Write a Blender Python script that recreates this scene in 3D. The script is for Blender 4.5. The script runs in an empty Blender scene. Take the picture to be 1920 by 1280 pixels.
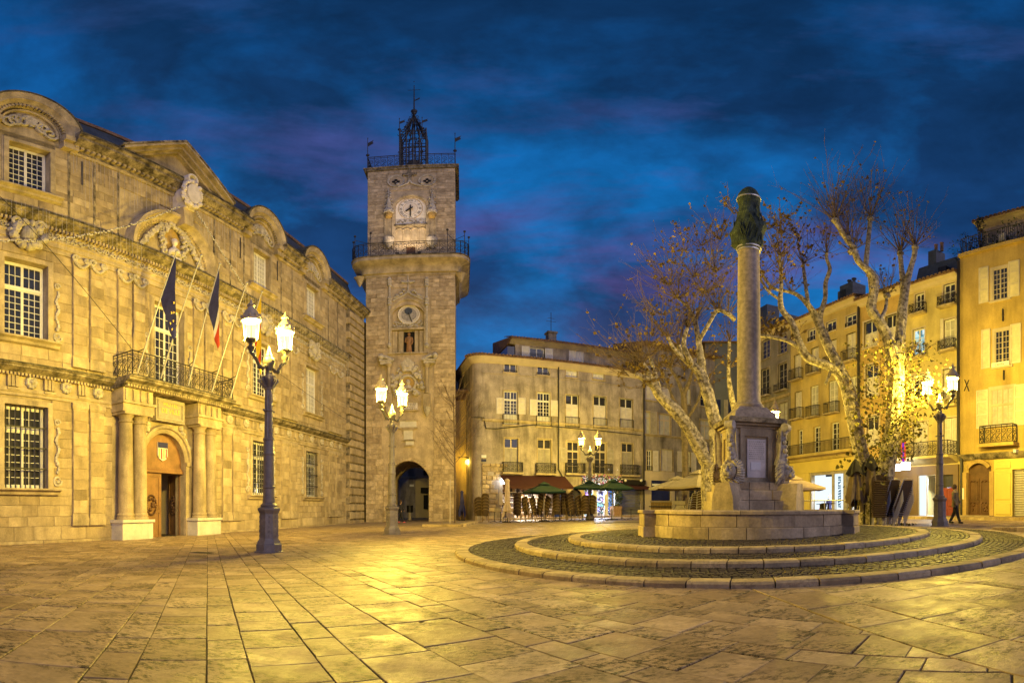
import bpy, math, random
from mathutils import Vector, Matrix, Euler
random.seed(11)
S = bpy.context.scene
COL = S.collection
PI = math.pi
sin, cos, tan, R = math.sin, math.cos, math.tan, math.radians

# ------------------------------------------------------------------ camera (a rotating-slit style panorama, as the photograph)
FPX, YH, EYE = 950.0, 950.0, 1.25
cam = bpy.data.cameras.new('camera')
camo = bpy.data.objects.new('camera', cam)
COL.objects.link(camo)
camo.location = (0, 0, EYE)
camo.rotation_euler = (PI / 2, 0, 0)
cam.type = 'PANO'
cam.panorama_type = 'EQUIRECTANGULAR'
cam.longitude_min, cam.longitude_max = -960 / FPX, 960 / FPX
cam.latitude_min, cam.latitude_max = -(1280 - YH) / FPX, YH / FPX
cam.clip_start, cam.clip_end = 0.05, 2000
S.camera = camo

# ------------------------------------------------------------------ dusk sky, exposure, last daylight
S.view_settings.view_transform = 'Standard'
S.view_settings.look = 'None'
S.view_settings.exposure = 0.22
S.view_settings.gamma = 1.0
S.view_settings.use_curve_mapping = False
S.cycles.use_denoising = True
S.cycles.sample_clamp_indirect = 4.0
S.cycles.max_bounces = 6
S.cycles.transparent_max_bounces = 12
S.cycles.use_light_tree = True
S.cycles.caustics_reflective = False
S.cycles.caustics_refractive = False

world = bpy.data.worlds.new('World')
S.world = world
world.use_nodes = True
wn, wl = world.node_tree.nodes, world.node_tree.links
wn.clear()
def WN(t, **k):
    n = wn.new(t)
    for a, b in k.items():
        setattr(n, a, b)
    return n
tc = WN('ShaderNodeTexCoord')
sep = WN('ShaderNodeSeparateXYZ')
wl.new(tc.outputs['Generated'], sep.inputs[0])
def noise(scale, detail, rough, sx, sy, sz, dist=0.0, off=0.0):
    mp = WN('ShaderNodeMapping')
    mp.inputs['Scale'].default_value = (sx, sy, sz)
    mp.inputs['Location'].default_value = (off, off * .7, off * .3)
    wl.new(tc.outputs['Generated'], mp.inputs[0])
    n = WN('ShaderNodeTexNoise')
    n.inputs['Scale'].default_value = scale
    n.inputs['Detail'].default_value = detail
    n.inputs['Roughness'].default_value = rough
    n.inputs['Distortion'].default_value = dist
    wl.new(mp.outputs[0], n.inputs['Vector'])
    return n.outputs['Fac']
def ramp(fac, stops):
    r = WN('ShaderNodeValToRGB')
    e = r.color_ramp.elements
    while len(e) < len(stops):
        e.new(0.5)
    for el, (p, c) in zip(e, stops):
        el.position = p
        el.color = (*c, 1)
    wl.new(fac, r.inputs[0])
    return r.outputs[0]
def wmix(f, a, b, mode='MIX'):
    m = WN('ShaderNodeMix', data_type='RGBA', blend_type=mode)
    if isinstance(f, float):
        m.inputs[0].default_value = f
    else:
        wl.new(f, m.inputs[0])
    wl.new(a, m.inputs[6])
    wl.new(b, m.inputs[7])
    return m.outputs[2]
clear = ramp(sep.outputs['Z'], [(0.0, (.05, .18, .44)), (.22, (.008, .115, .33)), (.5, (.003, .095, .29)), (.8, (.002, .048, .17)), (1, (.002, .045, .15))])
cloud = ramp(sep.outputs['Z'], [(0.0, (.085, .085, .21)), (.22, (.035, .045, .13)), (.45, (.004, .027, .095)), (.8, (.002, .019, .065)), (1, (.002, .018, .06))])
mask = ramp(noise(1.8, 10, .58, 1.0, 1.0, 1.8, .22, 4.3), [(.40, (0, 0, 0)), (.58, (1, 1, 1))])
base = wmix(mask, clear, cloud)
pinkm = ramp(noise(1.8, 7, .6, 1.0, 1.0, 3.6, .3, 7.7), [(.50, (0, 0, 0)), (.70, (1, 1, 1))])
pinkc = ramp(sep.outputs['Z'], [(0.0, (.20, .085, .22)), (.3, (.10, .055, .20)), (.55, (.035, .04, .15)), (.85, (.012, .04, .13))])
base = wmix(pinkm, base, pinkc)
fine = ramp(noise(6.5, 9, .62, 1.0, 1.0, 1.7, .25, 1.3), [(.32, (.72, .72, .72)), (.68, (1.26, 1.26, 1.26))])
base = wmix(1.0, base, fine, 'MULTIPLY')
skyt = WN('ShaderNodeTexSky', sky_type='NISHITA')
skyt.sun_disc = False
skyt.sun_elevation = R(1.0)
skyt.sun_rotation = math.atan2(.66, -.70)
bg1 = WN('ShaderNodeBackground')
wl.new(base, bg1.inputs[0])
bg1.inputs[1].default_value = 1.4
bg2 = WN('ShaderNodeBackground')
wl.new(skyt.outputs[0], bg2.inputs[0])
bg2.inputs[1].default_value = 0.006
addw = WN('ShaderNodeAddShader')
wo = WN('ShaderNodeOutputWorld')
wl.new(bg1.outputs[0], addw.inputs[0])
wl.new(bg2.outputs[0], addw.inputs[1])
wl.new(addw.outputs[0], wo.inputs[0])

sun = bpy.data.lights.new('sun', 'SUN')
sun.energy = 0.9
sun.angle = R(60)
sun.color = (1.0, .83, .90)
suno = bpy.data.objects.new('sun', sun)
COL.objects.link(suno)
# afterglow from behind the camera, on the right
suno.rotation_euler = Vector((-.66, .70, -.34)).to_track_quat('-Z', 'Y').to_euler()

# ------------------------------------------------------------------ helpers
def gz(x, y):
    return .2 + .018 * max(-40, min(40, x))

def ray(px, py):
    th = (px - 960) / FPX
    return sin(th), cos(th), tan((YH - py) / FPX)

def on_ground(px, py, lift=0.0):
    a, b, k = ray(px, py)
    r = (EYE - .2 - lift) / (.018 * a - k)
    return Vector((a * r, b * r, gz(a * r, 0) + lift))

def at(px, py, r):
    a, b, k = ray(px, py)
    return Vector((a * r, b * r, EYE + k * r))

def foot(px, r):
    a, b, _ = ray(px, 950)
    return Vector((a * r, b * r, gz(a * r, 0)))

class MB:
    def __init__(s):
        s.v, s.f = [], []
    def add(s, vs, fs):
        b = len(s.v)
        s.v += [tuple(v) for v in vs]
        s.f += [tuple(b + i for i in f) for f in fs]
        return s
    def box(s, x0, x1, y0, y1, z0, z1):
        return s.add([(x0, y0, z0), (x1, y0, z0), (x1, y1, z0), (x0, y1, z0), (x0, y0, z1), (x1, y0, z1), (x1, y1, z1), (x0, y1, z1)],
                     [(0, 3, 2, 1), (4, 5, 6, 7), (0, 1, 5, 4), (1, 2, 6, 5), (2, 3, 7, 6), (3, 0, 4, 7)])
    def cbox(s, x0, x1, y0, y1, z0, z1, c):
        """block with a chamfered front (y0 side)"""
        return s.add([(x0, y1, z0), (x1, y1, z0), (x1, y1, z1), (x0, y1, z1),
                      (x0, y0 + c, z0), (x1, y0 + c, z0), (x1, y0 + c, z1), (x0, y0 + c, z1),
                      (x0 + c, y0, z0 + c), (x1 - c, y0, z0 + c), (x1 - c, y0, z1 - c), (x0 + c, y0, z1 - c)],
                     [(8, 9, 10, 11), (4, 5, 9, 8), (5, 6, 10, 9), (6, 7, 11, 10), (7, 4, 8, 11), (0, 1, 5, 4), (1, 2, 6, 5), (2, 3, 7, 6), (3, 0, 4, 7)])
    def obox(s, c, ax, ay, az):
        c, ax, ay, az = Vector(c), Vector(ax), Vector(ay), Vector(az)
        vs = [c + i * ax + j * ay + k * az for k in (-1, 1) for i, j in ((-1, -1), (1, -1), (1, 1), (-1, 1))]
        return s.add(vs, [(0, 3, 2, 1), (4, 5, 6, 7), (0, 1, 5, 4), (1, 2, 6, 5), (2, 3, 7, 6), (3, 0, 4, 7)])
    def prism(s, p, y0, y1):
        n = len(p)
        return s.add([(x, y0, z) for x, z in p] + [(x, y1, z) for x, z in p],
                     [tuple(range(n)), tuple(range(2 * n - 1, n - 1, -1))] + [(i, (i + 1) % n, n + (i + 1) % n, n + i) for i in range(n)])
    def prismx(s, p, x0, x1):
        n = len(p)
        return s.add([(x0, y, z) for y, z in p] + [(x1, y, z) for y, z in p],
                     [tuple(range(n)), tuple(range(2 * n - 1, n - 1, -1))] + [(i, (i + 1) % n, n + (i + 1) % n, n + i) for i in range(n)])
    def prismz(s, p, z0, z1):
        n = len(p)
        return s.add([(x, y, z0) for x, y in p] + [(x, y, z1) for x, y in p],
                     [tuple(range(n - 1, -1, -1)), tuple(range(n, 2 * n))] + [(i, (i + 1) % n, n + (i + 1) % n, n + i) for i in range(n)])
    def lathe(s, prof, c=(0, 0, 0), n=16, sx=1.0, sy=1.0, rot=0.0):
        b = len(s.v)
        for r, z in prof:
            for i in range(n):
                a = 2 * PI * i / n + rot
                s.v.append((c[0] + r * sx * cos(a), c[1] + r * sy * sin(a), c[2] + z))
        for j in range(len(prof) - 1):
            for i in range(n):
                s.f.append((b + j * n + i, b + j * n + (i + 1) % n, b + (j + 1) * n + (i + 1) % n, b + (j + 1) * n + i))
        s.f.append(tuple(b + i for i in range(n - 1, -1, -1)))
        t = b + (len(prof) - 1) * n
        s.f.append(tuple(t + i for i in range(n)))
        return s
    def tube(s, pts, r, n=5, cap=True):
        pts = [Vector(p) for p in pts]
        rs = r if isinstance(r, (list, tuple)) else [r] * len(pts)
        b = len(s.v)
        up = None
        for i, p in enumerate(pts):
            t = (pts[min(i + 1, len(pts) - 1)] - pts[max(i - 1, 0)])
            if t.length < 1e-9:
                t = Vector((0, 0, 1))
            t.normalize()
            if up is None:
                up = t.orthogonal().normalized()
            else:
                up = up - t * up.dot(t)
                up = up.normalized() if up.length > 1e-6 else t.orthogonal().normalized()
            w = t.cross(up)
            for k in range(n):
                a = 2 * PI * k / n
                s.v.append(tuple(p + (up * cos(a) + w * sin(a)) * rs[i]))
        for i in range(len(pts) - 1):
            for k in range(n):
                s.f.append((b + i * n + k, b + i * n + (k + 1) % n, b + (i + 1) * n + (k + 1) % n, b + (i + 1) * n + k))
        if cap:
            s.f.append(tuple(b + k for k in range(n - 1, -1, -1)))
            e = b + (len(pts) - 1) * n
            s.f.append(tuple(e + k for k in range(n)))
        return s
    def ball(s, c, r, n=8, m=6, sz=1.0):
        return s.lathe([(max(.001, r * sin(PI * j / m)), -r * sz * cos(PI * j / m)) for j in range(m + 1)], c, n)
    def sweep(s, prof, sc, zc, a0, a1, n):
        """profile of (projection, radius) swept round an arc in the wall plane"""
        m = len(prof)
        b = len(s.v)
        for i in range(n + 1):
            a = a0 + (a1 - a0) * i / n
            for d, r in prof:
                s.v.append((sc + r * cos(a), -d, zc + r * sin(a)))
        for i in range(n):
            for k in range(m):
                s.f.append((b + i * m + k, b + i * m + (k + 1) % m, b + (i + 1) * m + (k + 1) % m, b + (i + 1) * m + k))
        s.f.append(tuple(b + k for k in range(m)))
        e = b + n * m
        s.f.append(tuple(e + k for k in range(m - 1, -1, -1)))
        return s
    def mesh(s, name, m, smooth=False):
        me = bpy.data.meshes.new(name)
        me.from_pydata(s.v, [], s.f)
        if smooth:
            me.shade_smooth()
            try:
                me.set_sharp_from_angle(angle=R(38))
            except Exception:
                pass
        me.materials.append(m)
        me.update()
        return me
    def build(s, name, m, parent=None, smooth=False, loc=None, **tags):
        return link(name, s.mesh(name, m, smooth), parent, loc, **tags)

def link(name, data, parent=None, loc=None, rotz=None, **tags):
    o = bpy.data.objects.new(name, data)
    COL.objects.link(o)
    if parent is not None:
        o.parent = parent
    if loc is not None:
        o.location = loc
    if rotz is not None:
        o.rotation_euler = (0, 0, rotz)
    for k, v in tags.items():
        if v:
            o[k] = v
    return o

def thing(name, label, category, loc=(0, 0, 0), rotz=0.0, group=None):
    return link(name, None, None, loc, rotz, label=label, category=category, group=group)

KIDS = {}
def kids(o):
    return [c for c in COL.objects if c.parent == o]
def dup(src, parts, loc, rotz, label, group=None):
    """copy a thing with its parts and their sub-parts; parts is a list [(part, [sub-parts])]"""
    c = src.copy()
    COL.objects.link(c)
    c.location, c.rotation_euler = loc, (src.rotation_euler[0], src.rotation_euler[1], rotz)
    if label:
        c['label'] = label
    if group:
        c['group'] = group
    for p, subs in parts:
        q = p.copy()
        COL.objects.link(q)
        q.parent = c
        for u in subs:
            w = u.copy()
            COL.objects.link(w)
            w.parent = q
    return c
def tree_of(o):
    ch = list(o.children)
    return [(p, list(p.children)) for p in ch]

# ------------------------------------------------------------------ materials
MATS = {}
def mat(name, col, var=.22, sc=1.6, rough=.85, bump=.25, fine=22.0, streak=0.0, rnd=None, rndv=.22, spec=.3, metal=0.0, tint=None, pit=0.0, rvar=0.0, emit=None, trans=0.0, sharp=.17):
    m = bpy.data.materials.new(name)
    m.use_nodes = True
    N, L = m.node_tree.nodes, m.node_tree.links
    p = N['Principled BSDF']
    p.inputs['Roughness'].default_value = rough
    p.inputs['Metallic'].default_value = metal
    p.inputs['Specular IOR Level'].default_value = spec
    geo = N.new('ShaderNodeNewGeometry')
    posn = geo.outputs['Position']
    if rnd:
        # every piece is cut from another part of the quarry: shift the pattern per piece
        rs = N.new('ShaderNodeObjectInfo').outputs['Random'] if rnd == 'object' else geo.outputs['Random Per Island']
        sh = N.new('ShaderNodeVectorMath')
        sh.operation = 'SCALE'
        sh.inputs[0].default_value = (61.0, 37.0, 83.0)
        L.new(rs, sh.inputs['Scale'])
        ad = N.new('ShaderNodeVectorMath')
        ad.operation = 'ADD'
        L.new(posn, ad.inputs[0])
        L.new(sh.outputs[0], ad.inputs[1])
        posn = ad.outputs[0]
    def tex(scale, det=5, ro=.6, stretch=None, off=0):
        t = N.new('ShaderNodeTexNoise')
        t.inputs['Scale'].default_value = scale
        t.inputs['Detail'].default_value = det
        t.inputs['Roughness'].default_value = ro
        mp = N.new('ShaderNodeMapping')
        mp.inputs['Scale'].default_value = stretch or (1, 1, 1)
        mp.inputs['Location'].default_value = (off, off, off)
        L.new(posn, mp.inputs[0])
        L.new(mp.outputs[0], t.inputs['Vector'])
        return t.outputs['Fac']
    def rmp(f, a, b, ca, cb):
        r = N.new('ShaderNodeValToRGB')
        r.color_ramp.elements[0].position, r.color_ramp.elements[1].position = a, b
        r.color_ramp.elements[0].color = (*ca, 1)
        r.color_ramp.elements[1].color = (*cb, 1)
        L.new(f, r.inputs[0])
        return r.outputs[0]
    def mul(a, b, f=1.0):
        x = N.new('ShaderNodeMix')
        x.data_type, x.blend_type = 'RGBA', 'MULTIPLY'
        if isinstance(f, float):
            x.inputs[0].default_value = f
        else:
            L.new(f, x.inputs[0])
        L.new(a, x.inputs[6])
        L.new(b, x.inputs[7])
        return x.outputs[2]
    lo = tuple(c * (1 - var) for c in col)
    hi = tuple(min(1, c * (1 + var)) for c in (tint or col))
    c = rmp(tex(sc), .51 - sharp, .51 + sharp, lo, hi)
    g = rmp(tex(fine, 4, .65, off=5), .3, .7, (1 - var * .7,) * 3, (1 + var * .5,) * 3)
    c = mul(c, g)
    if streak:
        st = rmp(tex(1.5, 6, .65, (1, 1, .16), 9), .44, .66, (1, 1, 1), (1 - streak, 1 - streak * 1.02, 1 - streak * 1.08))
        c = mul(c, st)
    if pit:
        pm = rmp(tex(13, 9, .8, (1, 1.6, 1), off=2), .485, .555, (1, 1, 1), (1 - pit,) * 3)
        pa = rmp(tex(1.5, 4, .6, off=14), .44, .56, (.10,) * 3, (1, 1, 1))
        c = mul(c, pm, pa)
    if rnd:
        if rnd == 'object':
            oi = N.new('ShaderNodeObjectInfo')
            f = oi.outputs['Random']
        else:
            f = geo.outputs['Random Per Island']
        wn_ = N.new('ShaderNodeTexWhiteNoise')
        wn_.noise_dimensions = '1D'
        L.new(f, wn_.inputs['W'])
        c = mul(c, rmp(wn_.outputs['Value'], 0, 1, (1 - rndv, 1 - rndv * 1.15, 1 - rndv * 1.4), (1 + rndv * .8,) * 3))
    L.new(c, p.inputs['Base Color'])
    if rvar:
        mr = N.new('ShaderNodeMapRange')
        mr.inputs['To Min'].default_value = max(.02, rough - rvar)
        mr.inputs['To Max'].default_value = min(1, rough + rvar)
        mr.inputs['From Min'].default_value, mr.inputs['From Max'].default_value = .3, .7
        L.new(tex(3.3, 5, .6, off=21), mr.inputs[0])
        L.new(mr.outputs[0], p.inputs['Roughness'])
    if bump:
        bp = N.new('ShaderNodeBump')
        bp.inputs['Strength'].default_value = bump
        bp.inputs['Distance'].default_value = .03
        L.new(tex(fine * .7, 6, .7, off=3), bp.inputs['Height'])
        L.new(bp.outputs[0], p.inputs['Normal'])
    if emit:
        p.inputs['Emission Color'].default_value = (*emit[0], 1)
        p.inputs['Emission Strength'].default_value = emit[1]
    if trans:
        p.inputs['Transmission Weight'].default_value = trans
    MATS[name] = m
    return m

def glow(name, col, strength):
    m = bpy.data.materials.new(name)
    m.use_nodes = True
    N, L = m.node_tree.nodes, m.node_tree.links
    N.clear()
    e = N.new('ShaderNodeEmission')
    e.inputs[0].default_value = (*col, 1)
    e.inputs[1].default_value = strength
    o = N.new('ShaderNodeOutputMaterial')
    L.new(e.outputs[0], o.inputs[0])
    return m

def glow_noise(name, cols, strength, scale):
    """emissive colour patches on a pane, standing in for a lit room behind it"""
    m = bpy.data.materials.new(name)
    m.use_nodes = True
    N, L = m.node_tree.nodes, m.node_tree.links
    N.clear()
    geo = N.new('ShaderNodeNewGeometry')
    t = N.new('ShaderNodeTexVoronoi')
    t.inputs['Scale'].default_value = scale
    L.new(geo.outputs['Position'], t.inputs['Vector'])
    sp = N.new('ShaderNodeSeparateXYZ')
    L.new(t.outputs['Color'], sp.inputs[0])
    r = N.new('ShaderNodeValToRGB')
    r.color_ramp.interpolation = 'CONSTANT'
    while len(r.color_ramp.elements) < len(cols):
        r.color_ramp.elements.new(.5)
    for i, (el, c) in enumerate(zip(r.color_ramp.elements, cols)):
        el.position = i / len(cols)
        el.color = (*c, 1)
    L.new(sp.outputs[0], r.inputs[0])
    e = N.new('ShaderNodeEmission')
    e.inputs[1].default_value = strength
    L.new(r.outputs[0], e.inputs[0])
    o = N.new('ShaderNodeOutputMaterial')
    L.new(e.outputs[0], o.inputs[0])
    return m

def lantern_glass():
    m = bpy.data.materials.new('lantern_glass')
    m.use_nodes = True
    N, L = m.node_tree.nodes, m.node_tree.links
    N.clear()
    e = N.new('ShaderNodeEmission')
    e.inputs[0].default_value = (1, .80, .32, 1)
    e.inputs[1].default_value = 3.4
    t = N.new('ShaderNodeBsdfTransparent')
    t.inputs[0].default_value = (1, 1, 1, 1)
    x = N.new('ShaderNodeMixShader')
    x.inputs[0].default_value = .35
    L.new(t.outputs[0], x.inputs[1])
    L.new(e.outputs[0], x.inputs[2])
    o = N.new('ShaderNodeOutputMaterial')
    L.new(x.outputs[0], o.inputs[0])
    return m

ST = (.415, .325, .20)
M_stone = mat('limestone', ST, .26, 1.3, .88, .3, 20, streak=.42)
M_block = mat('limestone_block', ST, .22, 1.5, .88, .4, 20, streak=.34, rnd='object', rndv=.19)
M_blocks = mat('limestone_blocks', ST, .22, 1.5, .88, .4, 20, streak=.34, rnd='island', rndv=.19)
M_trim = mat('limestone_trim', (.43, .34, .215), .26, 1.9, .85, .35, 24, streak=.36)
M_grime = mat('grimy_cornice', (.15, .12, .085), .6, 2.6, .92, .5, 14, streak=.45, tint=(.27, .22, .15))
M_moss = mat('mossy_edge', (.05, .042, .028), .6, 3.5, .95, .6, 16, tint=(.10, .085, .055))
M_white = mat('pale_plinth_stone', (.60, .55, .47), .12, 2.2, .7, .15, 18, streak=.15)
TS = (.47, .365, .235)
M_tower = mat('tower_stone', TS, .25, 1.2, .92, .4, 13, streak=.25)
M_tblock = mat('tower_block', TS, .3, 2.2, .92, .5, 13, streak=.28, rnd='object', rndv=.20)
M_tblocks = mat('tower_blocks', TS, .3, 2.2, .92, .5, 13, streak=.28, rnd='island', rndv=.20)
M_clock = mat('clock_face_paint', (.76, .68, .57), .1, 3, .7, .05)
M_darkclock = mat('astronomical_dial', (.30, .27, .25), .3, 5, .7, .1, 40)
M_gilt = mat('ochre_stone', (.40, .26, .08), .2, 4, .7, .2)
M_slate = mat('roof_slate', (.055, .065, .085), .25, 3, .55, .3, 18)
M_tile = mat('roof_tile', (.20, .12, .08), .35, 4, .9, .3, 14)
M_iron = mat('wrought_iron', (.028, .024, .022), .25, 6, .55, .15, 30, spec=.4)
M_lampiron = mat('lamp_post_iron', (.155, .13, .125), .25, 5, .48, .25, 38, spec=.5)
M_lampbright = mat('lamp_arm_paint', (.11, .095, .075), .2, 5, .5, .15, 30, spec=.5)
M_frame = mat('window_frame_paint', (.68, .65, .63), .08, 4, .55, .05)
M_pane = mat('window_glass', (.026, .027, .042), .3, 1.2, .06, .02, 2.0, spec=.6)
M_curtain = mat('net_curtain', (.42, .40, .38), .15, 3, .9, .1)
M_shut = mat('shutter_paint', (.60, .55, .56), .1, 3, .7, .1, streak=.12)
M_shutgrey = mat('weathered_shutter', (.36, .32, .30), .15, 3, .8, .1, streak=.2)
M_shutcream = mat('cream_shutter', (.60, .53, .45), .1, 3, .7, .1, streak=.12)
M_wood = mat('oak_door', (.27, .14, .055), .25, 2, .55, .2, 30, streak=.2)
M_wooddark = mat('dark_carved_door', (.115, .055, .025), .25, 2, .5, .25, 30, streak=.2)
M_reddoor = mat('red_door', (.22, .04, .02), .15, 2, .5, .1)
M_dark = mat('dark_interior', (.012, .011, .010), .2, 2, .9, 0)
M_stucco = mat('grey_stucco', (.37, .31, .26), .3, .9, .9, .25, 16, streak=.5)
M_stucco2 = mat('old_stucco', (.29, .25, .22), .3, .9, .9, .25, 16, streak=.55)
M_yellow = mat('yellow_stucco', (.50, .38, .155), .16, .7, .9, .2, 16, streak=.22)
M_ochre = mat('ochre_stucco', (.47, .32, .12), .18, .7, .9, .2, 16, streak=.25)
M_straw = mat('straw_stucco', (.52, .42, .19), .15, .7, .9, .2, 16, streak=.22)
M_orange = mat('orange_stucco', (.49, .345, .115), .16, .6, .9, .2, 14, streak=.24)
M_greywall = mat('greyish_stucco', (.27, .24, .215), .2, .7, .9, .2, 16, streak=.3)
M_bluewall = mat('slate_grey_render', (.14, .15, .18), .15, .6, .9, .1)
M_shopyellow = mat('shop_fascia_yellow', (.60, .47, .13), .06, 1, .6, .03)
M_shopbrown = mat('brown_shopfront', (.15, .10, .06), .12, 1, .6, .05)
M_plaster = mat('cream_plaster', (.52, .43, .33), .1, 1, .85, .1, streak=.12)
M_rollshut = mat('roller_shutter', (.17, .16, .155), .12, 3, .5, .05, streak=.15)
M_granite = mat('granite_column', (.33, .27, .225), .26, 9, .75, .2, 60, spec=.35, streak=.35)
M_fount = mat('fountain_stone', (.46, .36, .22), .3, 1.6, .88, .4, 16, streak=.35)
M_fblock = mat('fountain_block', (.48, .37, .23), .3, 1.6, .88, .4, 16, streak=.3, rnd='object', rndv=.18)
M_marble = mat('veined_marble', (.64, .57, .53), .12, 4, .45, .05, 30)
M_carved = mat('carved_stone', (.48, .42, .34), .25, 6, .85, .4, 24, streak=.3)
M_kerb = mat('kerb_stone', (.42, .32, .19), .28, 2.5, .8, .35, 18, rnd='object', rndv=.22, pit=.35)
M_sett = mat('cobble_sett', (.056, .040, .030), .3, 8, .6, .4, 30, rnd='island', rndv=.4, spec=.4)
M_joint = mat('paving_bed', (.055, .042, .03), .3, 3, .9, .4, 30)
M_slab = mat('paving_slab', (.375, .27, .175), .28, 1.9, .54, .3, 18, rnd='object', rndv=.24, spec=.2, pit=.88, rvar=.16)
M_far = mat('far_paving', (.31, .225, .145), .2, .9, .5, .2, 14, spec=.28, pit=.5, rvar=.14)
M_slabs = mat('paving_slabs', (.36, .26, .17), .26, 1.7, .56, .25, 16, rnd='island', rndv=.24, spec=.2, pit=.85, rvar=.14)
M_bark = mat('plane_bark', (.27, .22, .145), .62, 6.5, .85, .5, 16, tint=(.36, .31, .22), sharp=.15)
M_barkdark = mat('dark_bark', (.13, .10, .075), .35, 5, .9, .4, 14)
M_twig = mat('twig_bark', (.15, .105, .07), .25, 6, .9, .2)
M_leaf = mat('autumn_leaf', (.14, .088, .03), .4, 2.5, .7, .1, 30, rnd='island', rndv=.45, tint=(.24, .17, .04))
M_leafgreen = mat('yellow_green_leaf', (.15, .135, .025), .4, 2.5, .7, .1, 30, rnd='island', rndv=.45)
M_green = mat('shrub_leaf', (.035, .06, .015), .3, 4, .6, .1, 30, rnd='island', rndv=.4)
M_wicker = mat('brown_wicker', (.075, .045, .018), .3, 30, .6, .3, 60)
M_cane = mat('cane_rim', (.24, .16, .06), .2, 10, .6, .1)
M_alu = mat('aluminium', (.46, .43, .42), .1, 8, .38, .05, metal=.25)
M_black = mat('black_plastic', (.014, .012, .012), .2, 8, .5, .1)
M_awning = mat('red_awning', (.045, .012, .010), .12, 3, .8, .1)
M_canopy = mat('green_canopy', (.006, .03, .02), .15, 3, .8, .1)
M_beige = mat('beige_canopy', (.27, .225, .175), .1, 3, .85, .1)
M_brownc = mat('brown_canvas', (.17, .125, .075), .2, 5, .9, .2, 20)
M_blackc = mat('black_canvas', (.016, .013, .011), .2, 5, .9, .2)
M_cream = mat('cream_canvas', (.48, .37, .29), .12, 5, .9, .2)
M_net = mat('dark_green_netting', (.026, .045, .034), .5, 5, .75, .6, 40, tint=(.04, .055, .04))
M_strap = mat('steel_strap', (.5, .48, .45), .1, 10, .4, .05, metal=.6)
M_sign = mat('white_plate', (.72, .70, .70), .05, 5, .6, .02)
M_signblue = mat('blue_plate', (.02, .025, .09), .1, 5, .5, .02)
M_blueboard = mat('blue_board', (.012, .018, .11), .15, 3, .6, .05)
M_letter = mat('black_letter', (.02, .018, .016), .1, 5, .7, 0)
M_gold = mat('gold_paint', (.62, .45, .07), .1, 8, .5, .05)
M_navy = mat('navy_flag', (.035, .035, .115), .2, 4, .85, .15, 12)
M_flagwhite = mat('white_flag', (.62, .58, .55), .08, 4, .85, .1, 12)
M_flagred = mat('red_flag', (.42, .045, .015), .1, 4, .85, .1, 12)
M_flagyel = mat('yellow_flag', (.62, .42, .02), .1, 4, .85, .1, 12)
M_pole = mat('grey_pole', (.36, .34, .34), .08, 8, .45, .03, metal=.3)
M_cable = mat('cable', (.03, .028, .025), .1, 5, .8, 0)
M_garl = mat('garland_bulbs', (.50, .46, .42), .2, 20, .6, .2)
M_skin = mat('skin', (.35, .20, .14), .08, 8, .6, .05)
M_coat = mat('dark_coat', (.022, .020, .024), .2, 8, .9, .1)
M_coat2 = mat('olive_coat', (.15, .12, .07), .2, 8, .9, .1)
M_pink = mat('pink_shoe', (.55, .10, .14), .1, 8, .6, .05)
M_hair = mat('brown_hair', (.04, .022, .012), .2, 20, .7, .2)
M_pinkcloth = mat('magenta_cloth', (.55, .02, .22), .1, 8, .9, .1)
M_terra = mat('planter_wood', (.30, .18, .10), .2, 5, .8, .2)
M_shopglass = bpy.data.materials.new('clear_shop_glass')
M_shopglass.use_nodes = True
def _glass():
    N, L = M_shopglass.node_tree.nodes, M_shopglass.node_tree.links
    N.clear()
    t, g_, x, o = N.new('ShaderNodeBsdfTransparent'), N.new('ShaderNodeBsdfGlossy'), N.new('ShaderNodeMixShader'), N.new('ShaderNodeOutputMaterial')
    g_.inputs['Roughness'].default_value = .05
    x.inputs[0].default_value = .10
    L.new(t.outputs[0], x.inputs[1])
    L.new(g_.outputs[0], x.inputs[2])
    L.new(x.outputs[0], o.inputs[0])
_glass()
M_lglass = lantern_glass()
M_lamp2 = glow('white_lamp_glow', (.86, .92, 1.0), 14)
M_shopwhite = glow('shop_white_glow', (.80, .93, 1.0), 1.0)  # emission in the surface stands in for lamp light on shop walls and ceiling
M_litwin = glow_noise('window_pane_glow', [(.6, .85, .85), (.35, .6, .62), (.75, .9, .9), (.15, .3, .34), (.5, .7, .6)], .9, 3.0)  # the pane itself glows in patches, in place of a lit room
M_shopmix = mat('shop_wall_paint', (.66, .68, .78), .1, 2, .7, .05)
M_cafe = mat('cafe_wall_paint', (.45, .34, .22), .25, 1.5, .7, .1)
M_pharm = mat('glass_shop_wall', (.60, .72, .75), .1, 1.5, .6, .05)
M_tealite = glow('teal_letters', (.01, .10, .16), .8)
M_fairy = glow('fairy_light', (.85, .95, 1.0), 3.5)
M_blossom = mat('pale_blossom', (.62, .60, .66), .15, 9, .8, .1, rnd='island', rndv=.4)
M_blossompink = mat('pink_blossom', (.55, .16, .36), .2, 9, .8, .1, rnd='island', rndv=.4)
GOODS = [mat(n_, c_, .15, 6, .6, .1, rnd='island', rndv=.35) for n_, c_ in (('blue_goods', (.05, .06, .36)), ('white_goods', (.66, .66, .72)), ('dark_goods', (.05, .045, .06)), ('violet_goods', (.22, .10, .42)), ('pink_goods', (.55, .12, .28)), ('tan_goods', (.36, .24, .12)), ('teal_goods', (.10, .30, .34)))]
M_neon = glow('violet_neon', (.30, .03, .60), .8)

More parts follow.
